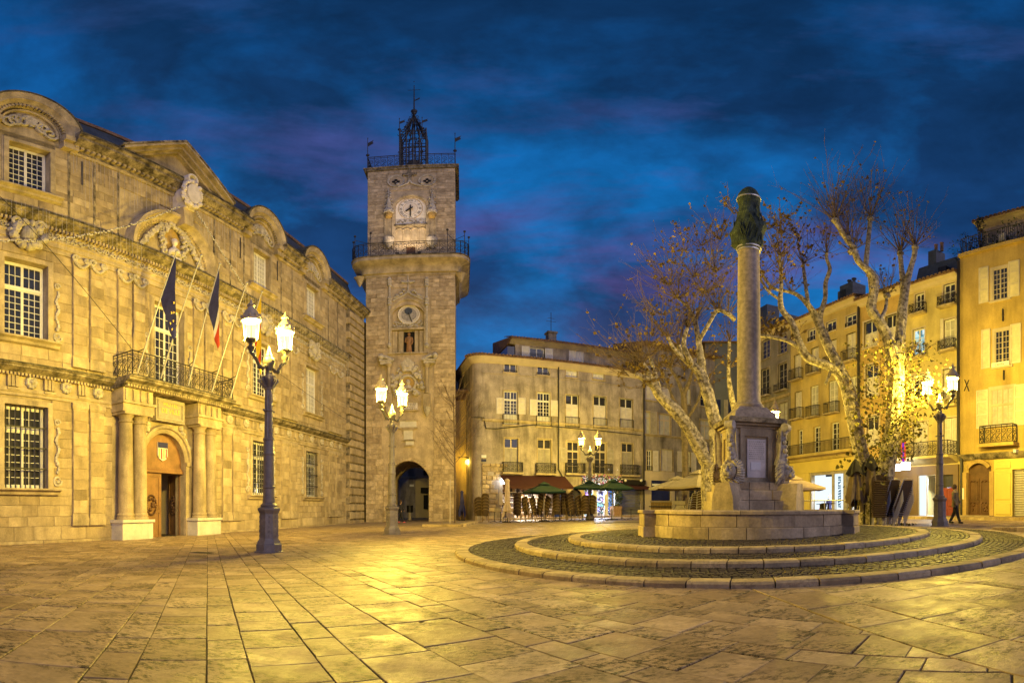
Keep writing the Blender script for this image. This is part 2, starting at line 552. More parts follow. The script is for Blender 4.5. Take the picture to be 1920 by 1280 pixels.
# ------------------------------------------------------------------ facades
class Wall:
    """a vertical facade plane: x0 = picture column of the foot of the perpendicular from the eye, D = its distance"""
    def __init__(s, x0, D):
        s.x0, s.D = x0, D
        s.th = (x0 - 960) / FPX
        s.N = Vector((D * sin(s.th), D * cos(s.th), 0))
    def s(s, px, d=0.0):
        return (s.D - d) * tan((px - s.x0) / FPX)
    def r(s, px, d=0.0):
        return (s.D - d) / cos((px - s.x0) / FPX)
    def z(s, px, py, d=0.0):
        return EYE + tan((YH - py) / FPX) * s.r(px, d)
    def world(s, sx, d, z):
        c, n = cos(s.th), sin(s.th)
        return Vector((s.N.x + sx * c - d * n, s.N.y - sx * n - d * c, z))
    def rect(s, x0, x1, yt, yb, d=0.0):
        xm = (x0 + x1) / 2
        return s.s(x0, d), s.s(x1, d), s.z(xm, yb, d), s.z(xm, yt, d)
    def root(s, name, label, cat, group=None):
        return thing(name, label, cat, (s.N.x, s.N.y, 0), -s.th, group)

def solid_wall(mb, s0, s1, z0, z1, ops, y0, y1):
    xs = sorted({s0, s1, *[v for o in ops for v in o[:2] if s0 < v < s1]})
    zs = sorted({z0, z1, *[v for o in ops for v in o[2:4] if z0 < v < z1]})
    for a, b in zip(zs, zs[1:]):
        zm = (a + b) / 2
        run = None
        for c, d in zip(xs, xs[1:]):
            xm = (c + d) / 2
            hole = any(o[0] < xm < o[1] and o[2] < zm < o[3] for o in ops)
            if hole:
                if run is not None:
                    mb.box(run, c, y0, y1, a, b)
                    run = None
            elif run is None:
                run = c
        if run is not None:
            mb.box(run, s1, y0, y1, a, b)

def arch_pts(sc, h, zs, rise, n=10, pointed=False):
    if not pointed:
        return [(sc - h * cos(PI * i / n), zs + rise * sin(PI * i / n)) for i in range(n + 1)]
    L_ = []
    for i in range(n + 1):
        t = i / n * 2
        if t <= 1:
            L_.append((sc - h * (1 - t) ** 1.0 * (1 + .28 * t), zs + rise * (1 - (1 - t) ** 1.9)))
        else:
            u = 2 - t
            L_.append((sc + h * (1 - u) * (1 + .28 * u), zs + rise * (1 - (1 - u) ** 1.9)))
    return L_

def arch_fill(mb, sc, h, zs, rise, ztop, y0, y1, pointed=False):
    p = arch_pts(sc, h, zs, rise, 12, pointed)
    m = len(p) // 2
    for a, b in zip(p, p[1:]):
        mb.prism([a, b, (b[0], ztop), (a[0], ztop)], y0, y1)

class Blocks:
    """ashlar facing stones; the largest in the picture become parts, the others one joined part"""
    def __init__(s, W, root, mo, ms, front=-.035, joint=.012, cap=300):
        s.W, s.root, s.mo, s.ms, s.front, s.j, s.cap = W, root, mo, ms, front, joint, cap
        s.L = []
    def area(s, s0, s1, z0, z1, ops, h, w, hv=.12, wv=.35):
        z = z0
        while z < z1 - .04:
            hh = min(h * (1 + random.uniform(-hv, hv)), z1 - z)
            if z1 - (z + hh) < h * .4:
                hh = z1 - z
            spans = [(s0, s1)]
            for o in ops:
                if o[2] < z + hh - .01 and o[3] > z + .01:
                    nxt = []
                    for a, b in spans:
                        if o[1] <= a or o[0] >= b:
                            nxt.append((a, b))
                            continue
                        if o[0] > a:
                            nxt.append((a, o[0]))
                        if o[1] < b:
                            nxt.append((o[1], b))
                    spans = nxt
            for a, b in spans:
                x = a
                while x < b - .03:
                    ww = w * (1 + random.uniform(-wv, wv))
                    if b - (x + ww) < w * .45:
                        ww = b - x
                    s.L.append((x, x + ww, z, z + hh))
                    x += ww
            z += hh
    def done(s, name='stone_block'):
        W = s.W
        def size(b):
            r = math.hypot(W.D, (b[0] + b[1]) / 2)
            return (b[1] - b[0]) * (b[3] - b[2]) * W.D / r ** 3
        vis = sorted(s.L, key=size, reverse=True)
        unit = MB().cbox(-.5, .5, 0, 1, -.5, .5, .06).mesh(name, s.mo)
        unit2 = MB().cbox(-.5, .5, 0, 1, -.5, .5, .035).mesh(name, s.mo)
        rest = MB()
        for i, (a, b, c, d) in enumerate(vis):
            pr = s.front + random.uniform(-.010, .006)
            if i < s.cap:
                o = link(name, unit2 if i % 2 else unit, s.root, ((a + b) / 2, pr, (c + d) / 2))
                o.scale = (b - a - s.j, .055, d - c - s.j)
            else:
                rest.cbox(a + s.j / 2, b - s.j / 2, pr, pr + .05, c + s.j / 2, d - s.j / 2, .006)
        if rest.v:
            rest.build(name + '_courses', s.ms, s.root, kind='stuff')

def window(root, s0, s1, z0, z1, y=.18, cols=2, rows=4, leaves=2, trans=0.0, frame=M_frame, pane=M_pane, fw=.07, mw=.022, kick=0.0, name='window', depth=.07, arch=0.0, trows=2):
    """one casement window: frame mesh with glazing bars, glass sub-parts per leaf and transom"""
    w, h = s1 - s0, z1 - z0
    cx = (s0 + s1) / 2
    mb = MB()
    def ring(a, b, c, d, t, y0, y1):
        mb.box(a, a + t, y0, y1, c, d)
        mb.box(b - t, b, y0, y1, c, d)
        mb.box(a + t, b - t, y0, y1, c, c + t)
        mb.box(a + t, b - t, y0, y1, d - t, d)
    ring(-w / 2, w / 2, 0, h, fw * .8, -depth, 0)
    zt = h - trans if trans else h
    if trans:
        mb.box(-w / 2 + fw * .8, w / 2 - fw * .8, -depth - .01, 0, zt - fw * .6, zt + fw * .6)
    inner = w - 1.6 * fw
    lw = inner / leaves
    panes = []
    for zone, (za, zb, nr) in enumerate([(fw * .8, zt - (fw * .6 if trans else fw * .8), rows)] + ([(zt + fw * .6, h - fw * .8, trows)] if trans else [])):
        for k in range(leaves):
            a = -inner / 2 + k * lw
            b = a + lw
            ring(a + .004, b - .004, za + .004, zb - .004, fw * .62, -depth + .015, -.012)
            ia, ib, ic, id_ = a + fw * .6, b - fw * .6, za + fw * .6, zb - fw * .6
            if kick and zone == 0:
                mb.box(ia, ib, -depth + .025, -.015, ic, ic + kick)
                ic += kick
            for i in range(1, cols):
                x = ia + (ib - ia) * i / cols
                mb.box(x - mw / 2, x + mw / 2, -depth + .02, -.014, ic, id_)
            for j in range(1, nr):
                z = ic + (id_ - ic) * j / nr
                mb.box(ia, ib, -depth + .022, -.016, z - mw / 2, z + mw / 2)
            panes.append((ia - .005, ib + .005, ic - .005, id_ + .005))
    f = mb.build(name, frame, root, loc=(cx, y, z0))
    for a, b, c, d in panes:
        p = MB().box(a, b, -.028, -.020, c, d)
        p.build('pane', pane, f)
    return f

def shutter(parent, x0, x1, y, z0, z1, m=M_shut, slats=True, panels=3, name='shutter', t=.045):
    w, h = x1 - x0, z1 - z0
    mb = MB()
    e = min(.08, w * .16)
    mb.box(0, e, -t, 0, 0, h)
    mb.box(w - e, w, -t, 0, 0, h)
    rails = [0] + [h * i / panels for i in range(1, panels)] + [h - e]
    for i, z in enumerate(rails):
        mb.box(e, w - e, -t, 0, z, z + e)
    if slats:
        sl = MB()
        z = e
        while z < h - e:
            sl.obox((w / 2, -t / 2, z + .03), (w / 2 - e, 0, 0), (0, .016, -.024), (0, .003, .002))
            z += .075
        mb.v, mb.f = mb.v, mb.f
        b = len(mb.v)
        mb.v += sl.v
        mb.f += [tuple(b + i for i in f) for f in sl.f]
        mb.box(e, w - e, -.010, -.004, e, h - e)
    else:
        mb.box(e, w - e, -t * .6, -.005, e, h - e)
    return mb.build(name, m, parent, loc=(x0, y, z0))

def scroll(mb, c, ux, R0, turns=1.4, start=0.0, sgn=1, r=.011, n=16):
    """a flat spiral in the vertical plane that contains ux"""
    pts = []
    for i in range(n + 1):
        t = i / n
        a = start + sgn * 2 * PI * turns * t
        q = R0 * (1 - .78 * t)
        pts.append(Vector(c) + Vector((ux[0] * q * cos(a), ux[1] * q * cos(a), q * sin(a))))
    mb.tube(pts, r, 4, False)

def railing(parent, pts, z0, z1, style='bars', gap=.12, m=M_iron, r=.012, name='railing', **tags):
    """iron railing along the polyline pts (x, y) in the parent's frame"""
    mb = MB()
    h = z1 - z0
    for (ax, ay), (bx, by) in zip(pts, pts[1:]):
        L_ = math.hypot(bx - ax, by - ay)
        u = ((bx - ax) / L_, (by - ay) / L_)
        mb.tube([(ax, ay, z1), (bx, by, z1)], r * 1.8, 5)
        mb.tube([(ax, ay, z0 + .05), (bx, by, z0 + .05)], r * 1.3, 4)
        for q in ((ax, ay), (bx, by)):
            mb.tube([(q[0], q[1], z0), (q[0], q[1], z1 + .02)], r * 1.7, 5)
        n = max(2, round(L_ / gap))
        if style == 'bars':
            for i in range(1, n):
                x, y = ax + u[0] * L_ * i / n, ay + u[1] * L_ * i / n
                mb.tube([(x, y, z0 + .05), (x, y, z1)], r, 4, False)
        elif style == 'scroll':
            mb.tube([(ax, ay, z1 - h * .12), (bx, by, z1 - h * .12)], r, 4)
            n = max(1, round(L_ / gap))
            for i in range(n + 1):
                x, y = ax + u[0] * L_ * i / n, ay + u[1] * L_ * i / n
                mb.tube([(x, y, z0 + .05), (x, y, z1)], r, 4, False)
                if i < n:
                    xc, yc = ax + u[0] * L_ * (i + .5) / n, ay + u[1] * L_ * (i + .5) / n
                    q = min(L_ / n * .42, h * .2)
                    scroll(mb, (xc, yc, z0 + .05 + h * .20), u, q, 1.3, PI / 2, 1, r)
                    scroll(mb, (xc, yc, z0 + .05 + h * .62), u, q, 1.3, -PI / 2, -1, r)
                    mb.tube([(xc - u[0] * q * .8, yc - u[1] * q * .8, z0 + h * .3), (xc, yc, z0 + h * .43), (xc + u[0] * q * .8, yc + u[1] * q * .8, z0 + h * .55)], r, 4, False)
    return mb.build(name, m, parent, **tags)

def cornice(parent, s0, s1, z0, z1, d, m, name='cornice', back=.0, steps=4):
    """projecting moulding, stepped and curved out towards the top"""
    h = z1 - z0
    p = [(back, z0), (-d * .22, z0), (-d * .22, z0 + h * .2), (-d * .40, z0 + h * .32), (-d * .52, z0 + h * .36), (-d * .86, z0 + h * .58), (-d * .86, z0 + h * .74), (-d, z0 + h * .82), (-d, z1 - .02), (-d * .9, z1), (back, z1)]
    o = MB().prismx(p, s0, s1).build(name, m, parent)
    MB().prismx([(-d - .02, z1 - .13 * min(1, h)), (-d - .02, z1 + .01), (back, z1 + .045), (back, z1 + .002), (-d * .9, z1 + .001), (-d - .001, z1 - .02)], s0, s1).build('mossy_capping', M_moss, o)
    return o
# ================================================================== TOWN HALL
HV = Wall(-450, 15.5)
th_ = HV.root('town_hall', 'long yellow lit classical stone town hall with flags, balcony and arched door', 'town hall')
GW = [(8.07, 9.85), (22.6, 24.38), (28.7, 30.55)]
Z0 = -.5
DOOR = (14.6, 17.2, -.5, 4.5)
ops = [(a, b, 1.9, 4.87) for a, b in GW] + [DOOR] + [(a, b, 7.4, 10.65) for a, b in GW] + [(15.2, 17.1, 6.3, 10.6)] + [(a, b, 14.1, 16.7) for a, b in [(8.25, 9.95), (22.7, 24.4), (28.75, 30.5)]]
mb = MB()
solid_wall(mb, -6, 38.2, Z0, 17.3, ops, 0, .55)
arch_fill(mb, 15.9, 1.3, 3.2, 1.3, 4.5, 0, .55)
mb.build('wall', M_stone, th_)
# facing stones: clear of pilasters, openings and mouldings
pil_g = [(10.95, 11.62), (11.76, 12.43), (19.95, 20.68), (20.82, 21.5), (25.7, 26.5), (26.68, 27.5), (32.15, 33.1), (33.3, 34.3), (3.2, 3.9), (4.1, 4.8)]
pil_u = pil_g + [(13.15, 13.87), (13.98, 14.65), (17.75, 18.45), (18.58, 19.25)]
frames = [(a - .22, b + .22, z0, z1 + .25) for a, b, z0, z1 in ops if z0 > 0]
bl = Blocks(HV, th_, M_block, M_blocks)
bg = frames + [(a, b, 0, 5.4) for a, b in pil_g] + [(12.9, 19.4, Z0, 6.4)]
bl.area(4.5, 35.1, -.45, .55, [(12.9, 19.4, Z0, 6.4)], .5, 1.2)
bl.area(4.5, 35.1, .55, 5.2, bg, .37, .85)
bl.area(4.5, 35.1, 6.35, 11.35, frames + [(a, b, 6, 11.4) for a, b in pil_u], .40, .85)
bl.area(4.5, 35.1, 12.95, 17.15, frames + [(13.3, 19.3, 12.9, 16.1)], .40, .9)
bl.done()
# plinth course and mouldings
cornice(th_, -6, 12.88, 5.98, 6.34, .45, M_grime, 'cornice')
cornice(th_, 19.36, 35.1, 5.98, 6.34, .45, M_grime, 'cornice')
for a, b in ((-6, 12.9), (19.34, 35.1)):
    MB().prismx([(0, 5.2), (-.08, 5.2), (-.08, 5.33), (-.12, 5.33), (-.12, 5.46), (0, 5.46)], a, b).build('architrave', M_trim, th_)
def frieze(a, b, z0, z1):
    """triglyph blocks and rosettes between them"""
    x = a
    i = 0
    while x < b - .5:
        mb = MB()
        for k in range(3):
            mb.prism([(x + k * .155, z0), (x + k * .155 + .12, z0), (x + k * .155 + .12, z1 - .05), (x + k * .155, z1 - .05)], -.10, 0)
        mb.box(x - .03, x + .47, -.12, 0, z1 - .05, z1)
        mb.box(x - .03, x + .47, -.155, 0, z0 - .14, z0 - .06)
        mb.build('triglyph', M_trim, th_)
        c = x + .98
        if c < b - .3:
            ro = MB()
            ro.ball((c, -.08, (z0 + z1) / 2), .11, 8, 6)
            for q, rr in enumerate((.24, .165, .08)):
                n = 9 - q * 2
                for t in range(n):
                    aa = 2 * PI * t / n + q
                    ro.ball((c + rr * .72 * cos(aa), -.04 - q * .022, (z0 + z1) / 2 + rr * .72 * sin(aa)), rr * .40, 6, 4)
            ro.build('rosette', M_carved, th_, True)
        x += 1.5
        i += 1
for a, b in ((5.2, 12.7), (19.6, 34.9)):
    frieze(a, b, 5.52, 5.98)
dn = MB()
def dentils(a, b, z0, z1, d, step, w):
    x = a
    while x < b:
        dn.box(x, x + w, -d, 0, z0, z1)
        x += step
dentils(4.8, 12.85, 5.93, 6.03, .19, .15, .08)
dentils(19.4, 35, 5.93, 6.03, .19, .15, .08)
# first floor entablature
MB().prismx([(0, 11.36), (-.07, 11.36), (-.07, 11.6), (-.11, 11.6), (-.11, 11.82), (-.16, 11.86), (-.16, 11.95), (0, 11.95)], -6, 35.1).build('architrave', M_trim, th_)
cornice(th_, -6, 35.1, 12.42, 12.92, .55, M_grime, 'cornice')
dentils(4.8, 35, 12.36, 12.50, .22, .17, .09)
sc_ = MB()
x = 5.0
while x < 35:
    scroll(sc_, (x, -.05, 12.16), (1, 0), .15, 1.3, random.uniform(0, 6), random.choice((1, -1)), .035, 12)
    sc_.ball((x + .2, -.04, 12.14 + random.uniform(-.06, .06)), .07, 6, 4)
    x += .38
sc_.build('carved_scroll_frieze', M_carved, th_, True, kind='stuff')
# eaves
def eave(a, b):
    cornice(th_, a, b, 17.15, 18.0, .75, M_grime, 'eave_cornice', .54)
    MB().prismx([(0, 17.05), (-.10, 17.05), (-.16, 17.16), (-.16, 17.3), (0, 17.3)], a, b).build('eave_moulding', M_trim, th_)
AT = [(8.25, 9.95), (22.7, 24.4), (28.75, 30.5)]
edges = [-6]
for a, b in AT:
    edges += [(a + b) / 2 - 1.72, (a + b) / 2 + 1.72]
edges += [38.5]
for a, b in zip(edges[::2], edges[1::2]):
    eave(a, b)
for a, b in ((4.8, 7.3), (10.9, 21.8), (25.3, 27.85), (31.4, 38)):
    dentils(a, b, 17.30, 17.48, .34, .26, .14)
for k in range(3):
    cx = sum(AT[k]) / 2
    prof = [(0, 1.28), (.08, 1.28), (.12, 1.36), (.20, 1.42), (.24, 1.50), (.42, 1.62), (.42, 1.78), (.52, 1.92), (.52, 2.0), (.0, 2.0)]
    MB().sweep(prof, cx, 17.8, PI, 0, 22).build('arched_pediment', M_trim, th_, True)
    for sg in (-1, 1):
        xa, xb = sorted((cx + sg * 1.30, cx + sg * 1.99))
        MB().box(xa, xb, -.30, .1, 17.14, 17.5).box(xa - .02, xb + .02, -.46, .1, 17.5, 17.8).build('pediment_return', M_trim, th_)
    MB().sweep([(-.4, 1.9), (.54, 1.96), (.54, 2.06), (-.4, 2.06)], cx, 17.8, PI, 0, 22).build('arched_pediment_capping', M_moss, th_)
    t = MB().prism([(cx - 1.7, 17.0)] + arch_pts(cx, 1.7, 17.8, 1.7, 16) + [(cx + 1.7, 17.0)], 0, .5)
    t.build('tympanum', M_stone, th_)
    for i in range(25):
        a = PI * (i + .5) / 25
        c, s_ = cos(a), sin(a)
        dn.obox((cx + 1.34 * c, -.21, 17.8 + 1.34 * s_), (.055 * s_, 0, -.055 * c), (0, .07, 0), (.05 * c, 0, .05 * s_))
    ca = MB()
    for i in range(7):
        scroll(ca, (cx - .84 + i * .28, -.07, 17.75 + .5 * sin(PI * (i + .5) / 7)), (1, 0), .36, 1.3, i, 1 if i < 3 else -1, .075, 12)
    ca.box(cx - .2, cx + .25, -.13, 0, 18.05, 18.5)
    ca.build('carved_relief', M_carved, th_, True)
    MB().sweep([(0, 1.12), (.1, 1.12), (.14, 1.2), (0, 1.24)], cx, 17.75, PI, 0, 20).build('relief_border', M_trim, th_)
# roof
MB().prismx([(.52, 18.0), (.58, 18.4), (1.5, 21.2), (1.7, 21.35), (9, 21.8), (9, 17.4), (.52, 17.4)], -6, 39.0).build('roof', M_slate, th_)
MB().prismx([(1.42, 21.15), (1.40, 21.35), (1.75, 21.5), (1.75, 21.2)], -6, 39.0).build('roof_ridge', M_tile, th_)
# triangular pediment
P0, P1, PA, PZ0, PZ1 = 12.9, 19.95, 16.45, 17.95, 20.6
MB().prism([(P0 + .5, 17.3), (P1 - .5, 17.3), (P1 - .5, PZ0 + .3), (PA, PZ1 - .3), (P0 + .5, PZ0 + .3)], -.05, .45).build('pediment_field', M_stone, th_)
pd = MB()
for (xa, xb) in ((P0, PA), (P1, PA)):
    sgn = 1 if xb > xa else -1
    for (q0, q1, dd) in ((-.55, -.38, .30), (-.38, -.16, .55), (-.16, 0.0, .80)):
        pd.prism([(xa, PZ0 + q0 + .25), (xb, PZ1 + q0), (xb, PZ1 + q1), (xa, PZ0 + q1 + .25)][::sgn], -dd, .4)
pd.build('pediment', M_trim, th_)
MB().prism([(P0 - .1, PZ0 + .22), (PA, PZ1 - .02), (P1 + .1, PZ0 + .22), (P1 + .1, PZ0 + .34), (PA, PZ1 + .12), (P0 - .1, PZ0 + .34)], -.84, 1.2).build('pediment_capping', M_grime, th_)
# big arched niche with bust over the middle bay
NC, NZ, NR = 16.3, 12.95, 2.62
MB().prism([(NC - NR, NZ)] + arch_pts(NC, NR, NZ, NR + .15, 24) + [(NC + NR, NZ)], -.02, .02).build('niche_field', M_stone, th_)
MB().sweep([(0, 2.15), (.12, 2.15), (.18, 2.25), (.30, 2.33), (.36, 2.45), (.55, 2.55), (.55, 2.72), (0, 2.78)], NC, NZ, PI, 0, 32).build('niche_arch', M_trim, th_, True)
for i in range(37):
    a = PI * (i + .5) / 37
    c, s_ = cos(a), sin(a)
    dn.obox((NC + 2.24 * c, -.2, NZ + 2.24 * s_), (.05 * s_, 0, -.05 * c), (0, .06, 0), (.045 * c, 0, .045 * s_))
dn.build('dentil_rows', M_trim, th_, kind='stuff')
wr = MB()
for i in range(70):
    a = 2 * PI * i / 70
    for j in range(2):
        q = random.uniform(-.13, .13)
        wr.ball((NC + (.72 + q) * cos(a), -.12 - random.uniform(0, .14), NZ + 1.12 + (1.02 + q) * sin(a)), random.uniform(.07, .12), 5, 4)
wr.build('laurel_wreath', M_carved, th_, True)
for sg in (-1, 1):
    gl = MB()
    for i in range(46):
        t = i / 45
        for j in range(2):
            gl.ball((NC + sg * (.55 + 1.45 * t) + random.uniform(-.1, .1), -.1 - random.uniform(0, .1), NZ + 1.95 - 1.75 * t ** 1.3 + random.uniform(-.12, .12)), random.uniform(.07, .12), 5, 4)
    gl.build('carved_garland', M_carved, th_, True)
MB().prism([(NC + .58 * cos(2 * PI * i / 24), NZ + 1.12 + .86 * sin(2 * PI * i / 24)) for i in range(24)], -.06, -.03).build('medallion', M_gilt, th_)
bu = MB()
bu.lathe([(.02, 0), (.34, .02), (.36, .14), (.26, .30), (.12, .40), (.095, .48), (.10, .54)], (NC, -.22, NZ + .42), 12, 1.0, .7)
bu.ball((NC, -.25, NZ + 1.12), .155, 10, 8, 1.3)
bu.ball((NC, -.22, NZ + 1.24), .15, 8, 6, .8)
bu.ball((NC, -.42, NZ + 1.10), .035, 6, 4, 1.4)
bu.prismx([(-.2, 12.95), (-.42, 12.95), (-.36, 13.2), (-.2, 13.3)], NC - .25, NC + .25)
bu.build('bust', M_marble, th_, True)
ky = MB().prism([(NC + .15, NZ + 2.15), (NC + .65, NZ + 2.15), (NC + .75, NZ + 3.15), (NC + .05, NZ + 3.15)], -.72, 0)
ky.build('keystone', M_trim, th_)
sh = MB()
KC, KZ = NC + .4, NZ + 4.0
sh.prism([(KC + .42 * cos(2 * PI * i / 20), KZ + .62 * sin(2 * PI * i / 20)) for i in range(20)], -1.05, -.3)
for i in range(40):
    a = 2 * PI * i / 40
    sh.ball((KC + .55 * cos(a), -.85 - random.uniform(0, .15), KZ + .78 * sin(a)), random.uniform(.09, .16), 6, 4)
sh.sweep([(.6, .22), (1.0, .24), (1.0, .34), (.6, .36)], KC, KZ + 1.0, 2 * PI - .3, -.6, 14)
sh.box(KC - .3, KC + .3, -.8, 0, KZ - .9, KZ + .3)
sh.build('coat_of_arms', M_marble, th_, True)
# pilasters
def pilaster(a, b, z0, z1, cap, base=True):
    mb = MB().box(a, b, -.10, 0, z0 + .42, z1 - .25)
    mb.box(a - .05, b + .05, -.16, 0, z0, z0 + .30)
    mb.box(a - .03, b + .03, -.13, 0, z0 + .30, z0 + .42)
    mb.box(a - .03, b + .03, -.13, 0, z1 - .25, z1 - .19)
    mb.box(a - .05, b + .05, -.15, 0, z1 - .19, z1)
    o = mb.build('pilaster', M_trim, th_)
    # course stones of the shaft
    z = z0 + .46
    while z < z1 - .6:
        h = random.uniform(.35, .55)
        MB().cbox(a + .015, b - .015, -.118 - random.uniform(0, .008), -.095, z, min(z + h - .012, z1 - .3), .008).build('stone_block', M_block, o)
        z += h
    if cap:
        cp = MB()
        w = (b - a)
        for sx in (a + .06, b - .06):
            scroll(cp, (sx, -.17, z1 - .02), (1, 0), .15, 1.4, 0, 1 if sx < (a + b) / 2 else -1, .07, 12)
        for i in range(13):
            t = i / 12
            cp.ball((a + w * t, -.17, z1 - .12 - .28 * sin(PI * t)), .075, 6, 4)
        cp.build('capital', M_carved, o, True)
for a, b in pil_g:
    pilaster(a, b, .55, 5.2, False)
for a, b in pil_u:
    pilaster(a, b, 6.6, 11.35, True)
# thin lesenes of the attic
for s_ in (10.75, 11.95, 13.15, 19.3, 20.6, 21.8, 25.6, 26.9, 32.0, 33.6):
    MB().box(s_, s_ + .10, -.055, 0, 12.95, 17.05).build('attic_strip', M_grime, th_)
for s_ in (11.4, 21.5, 25.2):
    MB().box(s_ - .03, s_ + .03, -.08, -.03, 15.4, 16.8).build('wall_anchor', M_iron, th_)
# windows with mouldings, sills, bars
def hv_window(a, b, z0, z1, rows, trans, sill=True, side=True, bars=False, pane=M_pane):
    w = window(th_, a + .02, b - .02, z0 + .02, z1 - .02, .30, 3, rows, 2, trans, fw=.08, mw=.022, trows=2, pane=pane)
    f = MB()
    f.box(a - .20, a, -.10, .02, z0, z1 + .2)
    f.box(b, b + .20, -.10, .02, z0, z1 + .2)
    f.box(a, b, -.10, .02, z1, z1 + .2)
    f.box(a - .26, a - .2, -.06, .0, z0, z1 + .26)
    f.box(b + .2, b + .26, -.06, .0, z0, z1 + .26)
    f.build('window_moulding', M_trim, th_)
    if sill:
        MB().prismx([(0, z0 - .26), (-.16, z0 - .22), (-.2, z0 - .12), (-.34, z0 - .06), (-.34, z0), (0.28, z0 + .01)], a - .45, b + .45).build('window_sill', M_trim, th_)
    if side:
        for x, sg in ((a - .42, 1), (b + .42, -1)):
            v = MB()
            scroll(v, (x, -.06, z0 + .30), (1, 0), .20, 1.5, 0, sg, .05, 14)
            scroll(v, (x, -.06, z0 + 2.45), (1, 0), .14, 1.4, 0, -sg, .04, 12)
            for i in range(16):
                v.ball((x + .06 * sin(i), -.06, z0 + .6 + 1.6 * i / 15), random.uniform(.06, .1), 5, 4)
            v.build('carved_volute', M_carved, th_, True)
    if bars:
        g = MB()
        n = 9
        for i in range(n):
            x = a + (b - a) * (i + .5) / n
            g.tube([(x, .03, z0), (x, .03, z1)], .022, 5, False)
        for t in (.24, .49, .74):
            g.box(a, b, .0, .05, z0 + (z1 - z0) * t - .02, z0 + (z1 - z0) * t + .02)
        g.build('window_bars', M_iron, th_)
    return w
for a, b in GW:
    hv_window(a, b, 1.9, 4.87, 7, .85, bars=True)
    hv_window(a, b, 7.4, 10.65, 7, 1.1, pane=M_pane if a < 27 else M_curtain)
for a, b in AT:
    hv_window(a, b, 14.1, 16.7, 8, 0, side=False, pane=M_pane if a < 10 else M_curtain)
hv_window(15.2, 17.1, 6.35, 10.6, 7, 1.2, sill=False)
# cartouches over the first floor windows
for cx in (8.96, 23.5, 29.6):
    c = MB()
    for i in range(26):
        a = 2 * PI * i / 26
        c.ball((cx + .62 * cos(a) + random.uniform(-.1, .1), -.16 - random.uniform(0, .12), 11.8 + .5 * sin(a) + random.uniform(-.1, .1)), random.uniform(.12, .2), 6, 5)
    c.ball((cx, -.16, 11.8), .34, 10, 6, 1.3)
    for sg in (-1, 1):
        scroll(c, (cx + sg * .45, -.25, 12.3), (1, 0), .26, 1.4, 0, sg, .08, 14)
    c.build('cartouche', M_carved, th_, True)
# quoined corner
z = -.3
i = 0
while z < 16.9:
    h = .62
    a, b = (35.2, 38.2) if i % 2 == 0 else (35.45, 38.2)
    MB().cbox(a, b, -.34, .1, z, z + h - .11, .05).build('quoin_stone', M_block, th_)
    z += h
    i += 1
MB().box(35.3, 38.2, -.22, .02, -.5, 17.1).build('quoin_backing', M_grime, th_)
MB().box(38.2, 40.6, .3, 1.0, -.5, 17.6).build('return_wall', M_stone, th_)
# portal: plinths, paired columns, entablature, balcony
for k, (xs, pa, pb) in enumerate((((13.28, 14.03), 12.86, 14.5), ((17.78, 18.55), 17.3, 19.0))):
    MB().prismz([(pa, -.72), (pb, -.72), (pb, .0), (pa, .0)], -.4, .62).build('plinth', M_white, th_)
    MB().cbox(pa - .06, pb + .06, -.80, .0, .62, .74, .02).build('plinth_cap', M_white, th_)
    for x in xs:
        c = MB().lathe([(.37, .74), (.37, .82), (.33, .85), (.35, .9), (.35, .95), (.31, 1.0), (.315, 1.05), (.30, 2.6), (.265, 4.52), (.265, 4.6), (.31, 4.62), (.31, 4.67), (.27, 4.69), (.27, 4.80), (.36, 4.92)], (x, -.42, 0), 20)
        o = c.build('column', M_stone, th_, True)
        MB().box(x - .38, x + .38, -.80, -.04, 4.92, 5.02).build('abacus', M_trim, o)
    e = MB().box(pa - .02, pb + .02, -.78, 0, 5.02, 5.34)
    e.box(pa - .08, pb + .08, -.86, 0, 5.34, 5.44)
    e.build('architrave', M_trim, th_)
    e = MB().box(pa + .02, pb - .02, -.74, 0, 5.44, 5.98)
    for q in range(4):
        x = pa + .1 + q * (pb - pa - .2) / 3.6
        e.box(x, x + .12, -.80, -.7, 5.48, 5.95)
    e.build('frieze_block', M_trim, th_)
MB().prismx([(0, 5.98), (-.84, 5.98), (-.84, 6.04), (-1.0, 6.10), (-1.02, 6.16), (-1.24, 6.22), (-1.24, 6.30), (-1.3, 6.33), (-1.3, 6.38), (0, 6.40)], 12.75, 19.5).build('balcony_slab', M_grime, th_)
dd = MB()
x = 12.9
while x < 19.4:
    dd.box(x, x + .08, -.98, -.8, 5.99, 6.09)
    x += .15
dd.build('balcony_dentils', M_trim, th_, kind='stuff')
rl = railing(th_, [(12.95, -.02), (12.95, -1.17), (19.32, -1.17), (19.32, -.02)], 6.4, 7.42, 'scroll', .30, r=.014, name='balcony_railing')
# door
MB().sweep([(.0, 1.28), (.06, 1.28), (.12, 1.36), (.12, 1.46), (.2, 1.5), (.2, 1.62), (0, 1.66)], 15.9, 3.2, PI, 0, 24).build('door_arch', M_trim, th_, True)
MB().box(14.3, 14.62, -.12, .02, -.4, 3.2).box(14.24, 14.625, -.18, .02, 3.1, 3.28).build('door_jamb', M_trim, th_)
MB().box(17.18, 17.5, -.12, .02, -.4, 3.2).box(17.175, 17.56, -.18, .02, 3.1, 3.28).build('door_jamb', M_trim, th_)
tym = MB().prism([(14.6, 2.95)] + arch_pts(15.9, 1.3, 3.2, 1.3, 18) + [(17.2, 2.95)], .20, .28)
tym.box(14.6, 17.2, .12, .28, 2.75, 2.98)
dt = tym.build('door_tympanum', M_wood, th_)
MB().prismx([(.28, 2.72), (.05, 2.74), (.05, 2.82), (.10, 2.9), (.28, 2.95)], 14.6, 17.2).build('door_lintel', M_wood, th_)
